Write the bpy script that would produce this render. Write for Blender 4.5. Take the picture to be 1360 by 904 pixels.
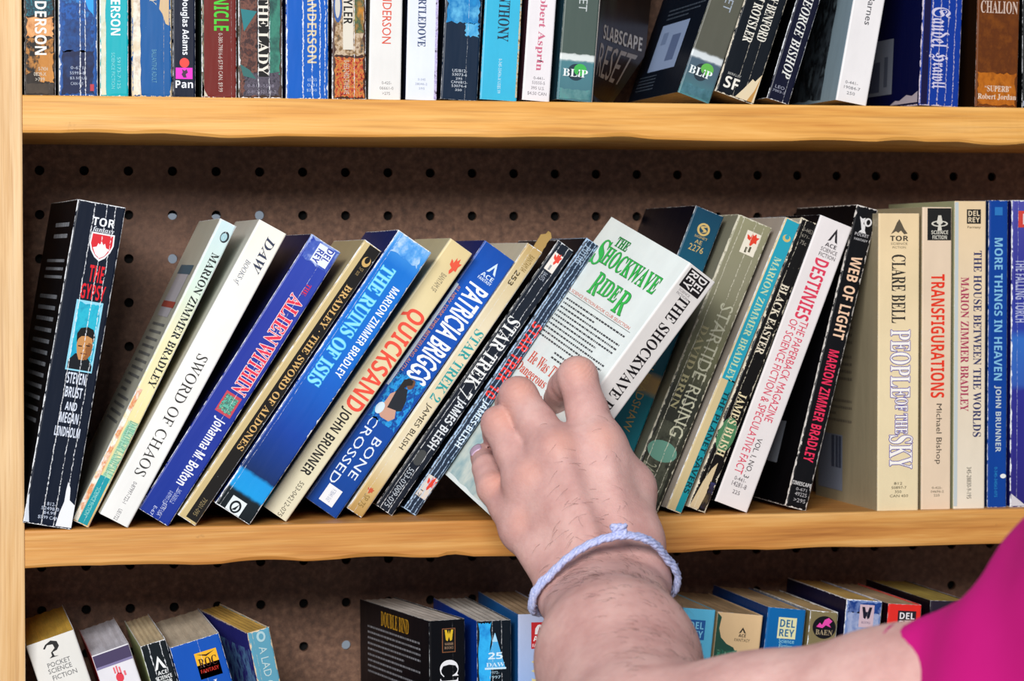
import bpy, bmesh, math, random
import numpy as np
from mathutils import Vector, Matrix
from mathutils.geometry import tessellate_polygon

random.seed(7)
SC = bpy.context.scene
COL = SC.collection
for o in list(bpy.data.objects): bpy.data.objects.remove(o)

# ------------------------------------------------------------------ camera
# world: X along the shelf, Y into the bookcase (front edge of the boards = 0), Z up,
# origin at the left end of the middle shelf's front top edge; metres.
cam_d = bpy.data.cameras.new('camera'); cam = bpy.data.objects.new('camera', cam_d); COL.objects.link(cam)
cam.location = (-0.0621, -1.4468, 0.1443)
cam.rotation_euler = (math.radians(90 - 1.78097), 0, math.radians(-12.66765))
cam_d.sensor_width = 36; cam_d.lens = 3602 / 1360 * 36
cam_d.clip_start = .05; cam_d.clip_end = 50
cam_d.dof.use_dof = True; cam_d.dof.focus_distance = 1.46; cam_d.dof.aperture_fstop = 13
SC.camera = cam

# ------------------------------------------------------------------ sky, lights, exposure
w = bpy.data.worlds.new('daylight'); SC.world = w; w.use_nodes = True
bg = w.node_tree.nodes['Background']; bg.inputs[0].default_value = (.72, .84, 1, 1); bg.inputs[1].default_value = .29
def area(name, loc, target, size, power, col, sy=None):
    l = bpy.data.lights.new(name, 'AREA'); l.energy = power; l.color = col; l.size = size
    if sy: l.shape = 'RECTANGLE'; l.size_y = sy
    o = bpy.data.objects.new(name, l); COL.objects.link(o); o.location = loc
    o.rotation_euler = (Vector(target) - Vector(loc)).to_track_quat('-Z', 'Y').to_euler(); return o
area('open_daylight', (-.80, -2.6, 1.06), (.25, 0, .05), 1.35, 98, (1, .985, .965), .7)
SC.view_settings.view_transform = 'Standard'; SC.view_settings.look = 'None'
SC.view_settings.gamma = 1; SC.view_settings.exposure = 0.08; SC.view_settings.use_curve_mapping = False

# ------------------------------------------------------------------ helpers
def lin(h):
    if not isinstance(h, str): return (tuple(h) + (1,))[:4]
    h = h.lstrip('#'); c = [int(h[i:i+2], 16) / 255 for i in (0, 2, 4)]
    return tuple(x / 12.92 if x <= .04045 else ((x + .055) / 1.055) ** 2.4 for x in c) + (1,)

def pig(h):
    """printing colours, with the dense blacks of offset ink"""
    c = lin(h); return tuple(x * x / (x + .012) for x in c[:3]) + (1,)

class Net:
    """small helper to write node trees"""
    def __init__(s, tree): s.t = tree; s.n = tree.nodes; s.l = tree.links
    def put(s, sock, v):
        if v is None: return
        if isinstance(v, bpy.types.NodeSocket): s.l.new(v, sock)
        else: sock.default_value = v
    def math(s, op, a, b=None, c=None, clamp=False):
        n = s.n.new('ShaderNodeMath'); n.operation = op; n.use_clamp = clamp
        for i, v in enumerate((a, b, c)): s.put(n.inputs[i], v)
        return n.outputs[0]
    def noise(s, vec, scale, detail=2, rough=.5):
        n = s.n.new('ShaderNodeTexNoise'); s.put(n.inputs['Vector'], vec); n.inputs['Scale'].default_value = scale
        n.inputs['Detail'].default_value = detail; n.inputs['Roughness'].default_value = rough; return n.outputs[0]
    def vec(s, x, y, z):
        n = s.n.new('ShaderNodeCombineXYZ')
        for i, v in enumerate((x, y, z)): s.put(n.inputs[i], v)
        return n.outputs[0]
    def mapped(s, vec, scale, loc=(0, 0, 0)):
        n = s.n.new('ShaderNodeMapping'); s.put(n.inputs[0], vec); n.inputs['Scale'].default_value = scale; n.inputs['Location'].default_value = loc; return n.outputs[0]
    def mix(s, f, a, b):
        n = s.n.new('ShaderNodeMix'); n.data_type = 'RGBA'; s.put(n.inputs[0], f); s.put(n.inputs[6], a); s.put(n.inputs[7], b); return n.outputs[2]
    def ramp(s, f, stops, mode='LINEAR'):
        n = s.n.new('ShaderNodeValToRGB'); s.put(n.inputs[0], f); cr = n.color_ramp; cr.interpolation = mode
        while len(cr.elements) < len(stops): cr.elements.new(.5)
        for e, (p, c) in zip(cr.elements, stops): e.position = p; e.color = lin(c)
        return n.outputs[0]
    def bump(s, h, strength, dist):
        n = s.n.new('ShaderNodeBump'); s.put(n.inputs['Height'], h); n.inputs['Strength'].default_value = strength; n.inputs['Distance'].default_value = dist; return n.outputs[0]

def new_mat(name):
    m = bpy.data.materials.new(name); m.use_nodes = True; return m, Net(m.node_tree), m.node_tree.nodes['Principled BSDF']

# wear of a paper cover: whitened edges and long spine creases, in the cover's own millimetre coordinates
WG = bpy.data.node_groups.new('cover_wear', 'ShaderNodeTree')
for nm in ('HalfWidth', 'Height', 'Edge', 'Crease', 'C1', 'C2', 'C3', 'C4', 'Seed'):
    WG.interface.new_socket(nm, in_out='INPUT', socket_type='NodeSocketFloat')
WG.interface.new_socket('Fac', in_out='OUTPUT', socket_type='NodeSocketFloat')
g = Net(WG); gi = g.n.new('NodeGroupInput'); go = g.n.new('NodeGroupOutput')
uvn = g.n.new('ShaderNodeUVMap'); sp = g.n.new('ShaderNodeSeparateXYZ'); g.l.new(uvn.outputs[0], sp.inputs[0])
U, V = sp.outputs[0], sp.outputs[1]
n1 = g.noise(g.vec(g.math('MULTIPLY', U, .5), g.math('MULTIPLY', V, .22), gi.outputs['Seed']), 1.0, 4, .65)
n2 = g.noise(g.vec(g.math('MULTIPLY', U, 1.6), g.math('MULTIPLY', V, .5), gi.outputs['Seed']), 1.3, 3, .6)
n3 = g.noise(g.vec(0.0, g.math('MULTIPLY', V, .12), gi.outputs['Seed']), 1.0, 2, .5)
def mask(dist, width):   # 1 inside |dist| < width
    d = g.math('SUBTRACT', width, g.math('ABSOLUTE', dist)); return g.math('MULTIPLY', d, 9.0, clamp=True)
ed = g.math('SUBTRACT', g.math('ABSOLUTE', U), gi.outputs['HalfWidth'])
we = g.math('MULTIPLY', gi.outputs['Edge'], g.math('MULTIPLY', g.math('SUBTRACT', n1, .38, clamp=True), 5.5))
fac = mask(ed, we)
tb = g.math('MINIMUM', V, g.math('SUBTRACT', gi.outputs['Height'], V))
fac = g.math('MAXIMUM', fac, mask(tb, g.math('MULTIPLY', we, .8)))
for i, c in enumerate(('C1', 'C2', 'C3', 'C4')):
    off = g.math('MULTIPLY', g.math('SUBTRACT', n3, .5), .9 + .3 * i)
    wd = g.math('MULTIPLY', gi.outputs['Crease'], g.math('MULTIPLY', g.math('MULTIPLY', g.math('SUBTRACT', n2, .34 + .02 * i, clamp=True), g.math('ADD', g.math('MULTIPLY', g.math('SUBTRACT', n1, .4), 5.0), .7, clamp=True)), 1.9))
    fac = g.math('MAXIMUM', fac, g.math('MULTIPLY', mask(g.math('ADD', g.math('SUBTRACT', U, gi.outputs[c]), off), wd), .85))
speck = g.math('MULTIPLY', g.math('MULTIPLY', g.math('SUBTRACT', g.noise(g.vec(U, V, gi.outputs['Seed']), 1.1, 2, .5), g.math('SUBTRACT', .83, g.math('MULTIPLY', gi.outputs['Edge'], .08))), 14.0, clamp=True), .6)
fac = g.math('MAXIMUM', fac, speck)
g.l.new(fac, go.inputs[0])

def wear(net, b, seed):
    n = net.n.new('ShaderNodeGroup'); n.node_tree = WG
    cs = [c * b['W'] for c in b['creases']] + [999.] * 4
    for k, v in zip(('HalfWidth', 'Height', 'Edge', 'Crease', 'C1', 'C2', 'C3', 'C4', 'Seed'), (b['W'] / 2, b['H'], b['edge'], b['cr'], *cs[:4], seed)):
        n.inputs[k].default_value = v
    return n.outputs[0]

_plain = {}
def plain(name, col, rough=.5, **kw):
    key = (name, str(col))
    if key not in _plain:
        m, n, p = new_mat(name); p.inputs['Base Color'].default_value = lin(col); p.inputs['Roughness'].default_value = rough
        for k, v in kw.items(): p.inputs[k.replace('_', ' ')].default_value = v
        _plain[key] = m
    return _plain[key]

def ink(b, col, bi):
    worn = b['edge'] > .25 or b['cr'] > .15
    if not worn: return plain('printing_ink', pig(col), .42)
    key = ('ink', bi, col)
    if key not in _plain:
        m, n, p = new_mat('worn_ink'); p.inputs['Roughness'].default_value = .42; p.inputs['Specular IOR Level'].default_value = .28
        n.put(p.inputs['Base Color'], n.mix(wear(n, b, bi * 7.3), pig(col), lin(b['cc']))); _plain[key] = m
    return _plain[key]

def art(b, cols, bi, sc):
    key = ('art', bi, tuple(cols), sc)
    if key not in _plain:
        m, n, p = new_mat('printed_art'); p.inputs['Roughness'].default_value = .42; p.inputs['Specular IOR Level'].default_value = .28
        uv = n.n.new('ShaderNodeUVMap').outputs[0]
        nz = n.noise(n.mapped(uv, (1, .7, 1), (bi * 3.7, 0, 0)), sc, 4, .6)
        k = len(cols); c = n.ramp(nz, [(.32 + .36 * i / max(1, k - 1), pig(x)) for i, x in enumerate(cols)])
        n.put(p.inputs['Base Color'], n.mix(wear(n, b, bi * 7.3), c, lin(b['cc']))); _plain[key] = m
    return _plain[key]

def cover_mat(b, bi):
    m, n, p = new_mat('paper_cover')
    uv = n.n.new('ShaderNodeUVMap').outputs[0]; s = n.n.new('ShaderNodeSeparateXYZ'); n.l.new(uv, s.inputs[0])
    col = pig(b['base'])
    if b['bands']:
        col = n.ramp(n.math('ADD', n.math('DIVIDE', s.outputs[1], b['H']), n.math('MULTIPLY', n.math('SUBTRACT', n.noise(uv, .3, 3), .5), .01)), b['bands'])
    isleft = n.math('LESS_THAN', s.outputs[0], -b['W'] / 2 - .1)
    col = n.mix(isleft, col, pig(b['left']))
    soil = n.noise(n.mapped(uv, (.05, .03, 1), (bi, 0, 0)), 1, 5, .6)
    hs = n.n.new('ShaderNodeHueSaturation'); n.l.new(col, hs.inputs['Color']); n.put(hs.inputs['Value'], n.math('ADD', n.math('MULTIPLY', soil, .24), .88))
    wr = wear(n, b, bi * 7.3)
    n.put(p.inputs['Base Color'], n.mix(wr, hs.outputs[0], lin(b['cc'])))
    p.inputs['Specular IOR Level'].default_value = .3; n.put(p.inputs['Roughness'], n.math('ADD', n.math('MULTIPLY', wr, .4), .36))
    n.put(p.inputs['Normal'], n.bump(n.math('ADD', n.math('MULTIPLY', wr, -.6), n.noise(n.mapped(uv, (.12, .02, 1)), 1, 2)), .35, .0006))
    return m

def page_mat(col):
    key = ('pages', col)
    if key not in _plain:
        m, n, p = new_mat('page_edges'); tc = n.n.new('ShaderNodeTexCoord').outputs['Object']
        fine = n.noise(n.mapped(tc, (9000, 60, 60)), 1, 2, .6); big = n.noise(n.mapped(tc, (160, 30, 30)), 1, 3, .6)
        f = n.math('MULTIPLY', n.math('ADD', fine, big), .5)
        dk = tuple(x * .55 for x in lin(col)[:3]) + (1,)
        r = n.n.new('ShaderNodeMapRange'); n.put(r.inputs[0], f); r.inputs[1].default_value = .32; r.inputs[2].default_value = .62
        n.put(p.inputs['Base Color'], n.mix(r.outputs[0], dk, lin(col))); p.inputs['Roughness'].default_value = .85
        n.put(p.inputs['Normal'], n.bump(fine, .5, .0004)); _plain[key] = m
    return _plain[key]

def link(name, me, parent=None, mats=()):
    o = bpy.data.objects.new(name, me); COL.objects.link(o)
    for m in mats: me.materials.append(m)
    if parent: o.parent = parent
    return o
def tag(o, label=None, cat=None, group=None, kind=None):
    for k, v in (('label', label), ('category', cat), ('group', group), ('kind', kind)):
        if v: o[k] = v
    return o
def empty(name, loc=(0, 0, 0)):
    o = bpy.data.objects.new(name, None); COL.objects.link(o); o.location = loc; o.empty_display_size = .02; return o
def boxes_mesh(name, bxs, bevel=0):
    bm = bmesh.new()
    for (x0, x1, y0, y1, z0, z1) in bxs:
        r = bmesh.ops.create_cube(bm, size=1)
        for v in r['verts']: v.co = Vector(((x0 + x1) / 2 + v.co.x * (x1 - x0), (y0 + y1) / 2 + v.co.y * (y1 - y0), (z0 + z1) / 2 + v.co.z * (z1 - z0)))
    if bevel: bmesh.ops.bevel(bm, geom=bm.edges[:], offset=bevel, segments=2, affect='EDGES', profile=.6)
    me = bpy.data.meshes.new(name); bm.to_mesh(me); bm.free(); return me

# ------------------------------------------------------------------ floor and bookcase
PITCH = .2288; TH = .0204; DEPTH = .135; XR = .74
def wood_mat(name, axis):
    m, n, p = new_mat(name); tc = n.n.new('ShaderNodeTexCoord').outputs['Object']
    s = [26, 26, 26]; s[axis] = 1.3
    warp = n.noise(n.mapped(tc, tuple(x * .3 for x in s)), 2, 3)
    v = n.n.new('ShaderNodeVectorMath'); v.operation = 'ADD'; n.l.new(n.mapped(tc, tuple(s)), v.inputs[0]); n.l.new(n.vec(warp, warp, warp), v.inputs[1])
    rings = n.noise(v.outputs[0], 5.5, 4, .62)
    s2 = [420, 420, 420]; s2[axis] = 9
    fib = n.noise(n.mapped(tc, tuple(s2)), 1, 3, .65)
    big = n.noise(n.mapped(tc, (5, 12, 12)), 1, 3)
    c = n.ramp(rings, [(.25, WOOD[0]), (.42, WOOD[1]), (.55, WOOD[2]), (.72, WOOD[3])])
    r = n.n.new('ShaderNodeMapRange'); n.put(r.inputs[0], fib); r.inputs[1].default_value = .3; r.inputs[2].default_value = .5; r.inputs[3].default_value = .45; r.inputs[4].default_value = 0
    c = n.mix(r.outputs[0], c, lin('#9a6228'))
    st = n.math('MULTIPLY', n.math('SUBTRACT', n.noise(n.mapped(tc, (60, 60, 60)), 1, 4, .7), .68, clamp=True), 7, clamp=True)
    c = n.mix(n.math('MULTIPLY', st, .6), c, lin('#6f4a28'))
    hs = n.n.new('ShaderNodeHueSaturation'); n.l.new(c, hs.inputs['Color']); n.put(hs.inputs['Value'], n.math('ADD', n.math('MULTIPLY', big, .35), .83))
    n.put(p.inputs['Base Color'], hs.outputs[0]); p.inputs['Roughness'].default_value = .48
    n.put(p.inputs['Normal'], n.bump(n.math('ADD', fib, n.math('MULTIPLY', rings, .6)), .3, .0006))
    return m
WOOD = ('#bf7a30', '#d89a48', '#e2a858', '#eab870')
wood_x = wood_mat('pine_along_x', 0)
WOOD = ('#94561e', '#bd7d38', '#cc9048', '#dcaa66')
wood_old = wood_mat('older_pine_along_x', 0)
WOOD = ('#b88850', '#d0a46c', '#dab380', '#e4c294')
wood_z = wood_mat('pine_upright', 2)

case = empty('bookcase', (0, 0, -.75))
tag(case, 'pine bookcase with orange-brown shelves and a brown pegboard back, filling the frame', 'bookcase')
CB = Vector((0, 0, .75))
def case_part(name, me, mats):
    o = link(name, me, case, mats); o.location = CB; return o
def shelf_mesh(top, seed):
    """pine board with slightly wavy, chipped front edges"""
    rnd = random.Random(seed); N = 150; bm = bmesh.new(); rows = []
    chips = [(rnd.uniform(.02, XR - .02), rnd.uniform(.008, .03), rnd.uniform(.0006, .0022)) for _ in range(9)]
    if seed == 2: chips += [(.105, .03, -.0012), (.545, .02, -.0018)]
    for i in range(N + 1):
        x = XR * i / N; c = sum(d * max(0, 1 - ((x - cx) / ww) ** 2) for cx, ww, d in chips if d > 0); bl = sum(-d * max(0, 1 - ((x - cx) / ww) ** 2) for cx, ww, d in chips if d < 0)
        wv = .0003 * math.sin(x * 23 + seed) + .0002 * math.sin(x * 61)
        zt = top; zb = top - TH + c * .6 + wv - bl
        prof = [(DEPTH, zt), (.0012, zt), (.0004, zt - .0004), (0, zt - .0014), (0 - bl * .3, zb + .0016 + c * .4), (.0005 + c * .3, zb + .0004), (.0016 + c, zb), (DEPTH, top - TH)]
        rows.append([bm.verts.new((x, y, z)) for y, z in prof])
    for a, b in zip(rows, rows[1:]):
        for j in range(8): bm.faces.new((a[j], a[(j + 1) % 8], b[(j + 1) % 8], b[j]))
    bm.faces.new(rows[0]); bm.faces.new(rows[-1][::-1])
    bmesh.ops.recalc_face_normals(bm, faces=bm.faces[:])
    me = bpy.data.meshes.new('shelf_board'); bm.to_mesh(me); bm.free(); return me
for i, k in enumerate((2, 1, 0, -1, -2, -3)):
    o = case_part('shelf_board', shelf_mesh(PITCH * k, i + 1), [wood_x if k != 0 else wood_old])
case_part('side_panel', boxes_mesh('side_panel', [(-.019, 0, 0, DEPTH + .004, -.75, .52)], .0012), [wood_z])
case_part('side_panel', boxes_mesh('side_panel', [(XR, XR + .019, 0, DEPTH + .004, -.75, .52)], .0012), [wood_z])
case_part('plinth', boxes_mesh('plinth', [(0, XR, .01, .028, -.75, -3 * PITCH - TH)], .001), [wood_x])

# pegboard: every hole is a real hole
P_IN = .0254
def peg_mesh(name, y0, y1, r, open_cells, i0, i1, j0, j1, only=None):
    """board of one-inch cells, a round hole in each of open_cells (or all when None)"""
    vs, fs = [], []
    K = 16
    for i in range(i0, i1):
        for j in range(j0, j1):
            cx, cz = (i + .6) * P_IN, (j + .62) * P_IN; h = P_IN / 2
            if open_cells is not None and (i, j) not in open_cells:
                b = len(vs); vs += [(cx - h, y0, cz - h), (cx + h, y0, cz - h), (cx + h, y0, cz + h), (cx - h, y0, cz + h)]; fs.append((b, b + 1, b + 2, b + 3)); continue
            b = len(vs); rr = r
            ox, oz = open_cells[(i, j)] if open_cells else (0, 0)
            for k in range(K):
                a = 2 * math.pi * k / K + math.pi / 4; c, s = math.cos(a), math.sin(a); m = max(abs(c), abs(s))
                vs.append((cx + c / m * h, y0, cz + s / m * h))
            for k in range(K):
                a = 2 * math.pi * k / K + math.pi / 4; vs.append((cx + ox + rr * math.cos(a), y0, cz + oz + rr * math.sin(a)))
            for k in range(K):
                a = 2 * math.pi * k / K + math.pi / 4; vs.append((cx + ox + rr * .97 * math.cos(a), y1, cz + oz + rr * .97 * math.sin(a)))
            for k in range(K):
                q = (k + 1) % K
                fs.append((b + k, b + q, b + K + q, b + K + k)); fs.append((b + K + k, b + K + q, b + 2 * K + q, b + 2 * K + k))
    me = bpy.data.meshes.new(name); me.from_pydata(vs, [], fs); me.validate(); return me
hb, n, p = new_mat('brown_hardboard'); tc = n.n.new('ShaderNodeTexCoord').outputs['Object']
c = n.ramp(n.noise(tc, 260, 5, .7), [(.3, '#4e362a'), (.5, '#6f4f3d'), (.7, '#8c6852')])
c = n.mix(n.math('MULTIPLY', n.math('SUBTRACT', n.noise(tc, 9, 3), .45, clamp=True), 2.0), c, lin('#5c3e2f'))
n.put(p.inputs['Base Color'], c); p.inputs['Roughness'].default_value = .62
n.put(p.inputs['Normal'], n.bump(n.noise(tc, 700, 3), .25, .0004))
case_part('pegboard_back', peg_mesh('pegboard_back', DEPTH + .0005, DEPTH + .0035, .0028, None, -1, 30, -10, 19), [hb])
# dark sheet added to block sky behind the pegboard, gaps brighten a few holes
gaps = {(3, 6): (.0005, -.0022), (4, 6): (.0005, -.0026), (5, 6): (.0008, -.0006), (3, 5): (.0008, -.0004), (7, -4): (.0008, -.0004)}
case_part('sky_blocker', peg_mesh('sky_blocker', DEPTH + .007, DEPTH + .0075, .0034, gaps, -1, 30, -10, 19), [plain('blocker_black', '#0a0908', .95)])

fl, n, p = new_mat('grey_paving'); tc = n.n.new('ShaderNodeTexCoord').outputs['Object']
n.put(p.inputs['Base Color'], n.ramp(n.noise(tc, 6, 5, .6), [(.3, '#6f6a64'), (.7, '#8d877f')])); p.inputs['Roughness'].default_value = .8
o = link('floor', boxes_mesh('floor', [(-3, 4, -4, 1.5, -.80, -.75)]), None, [fl]); tag(o, kind='structure')

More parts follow.
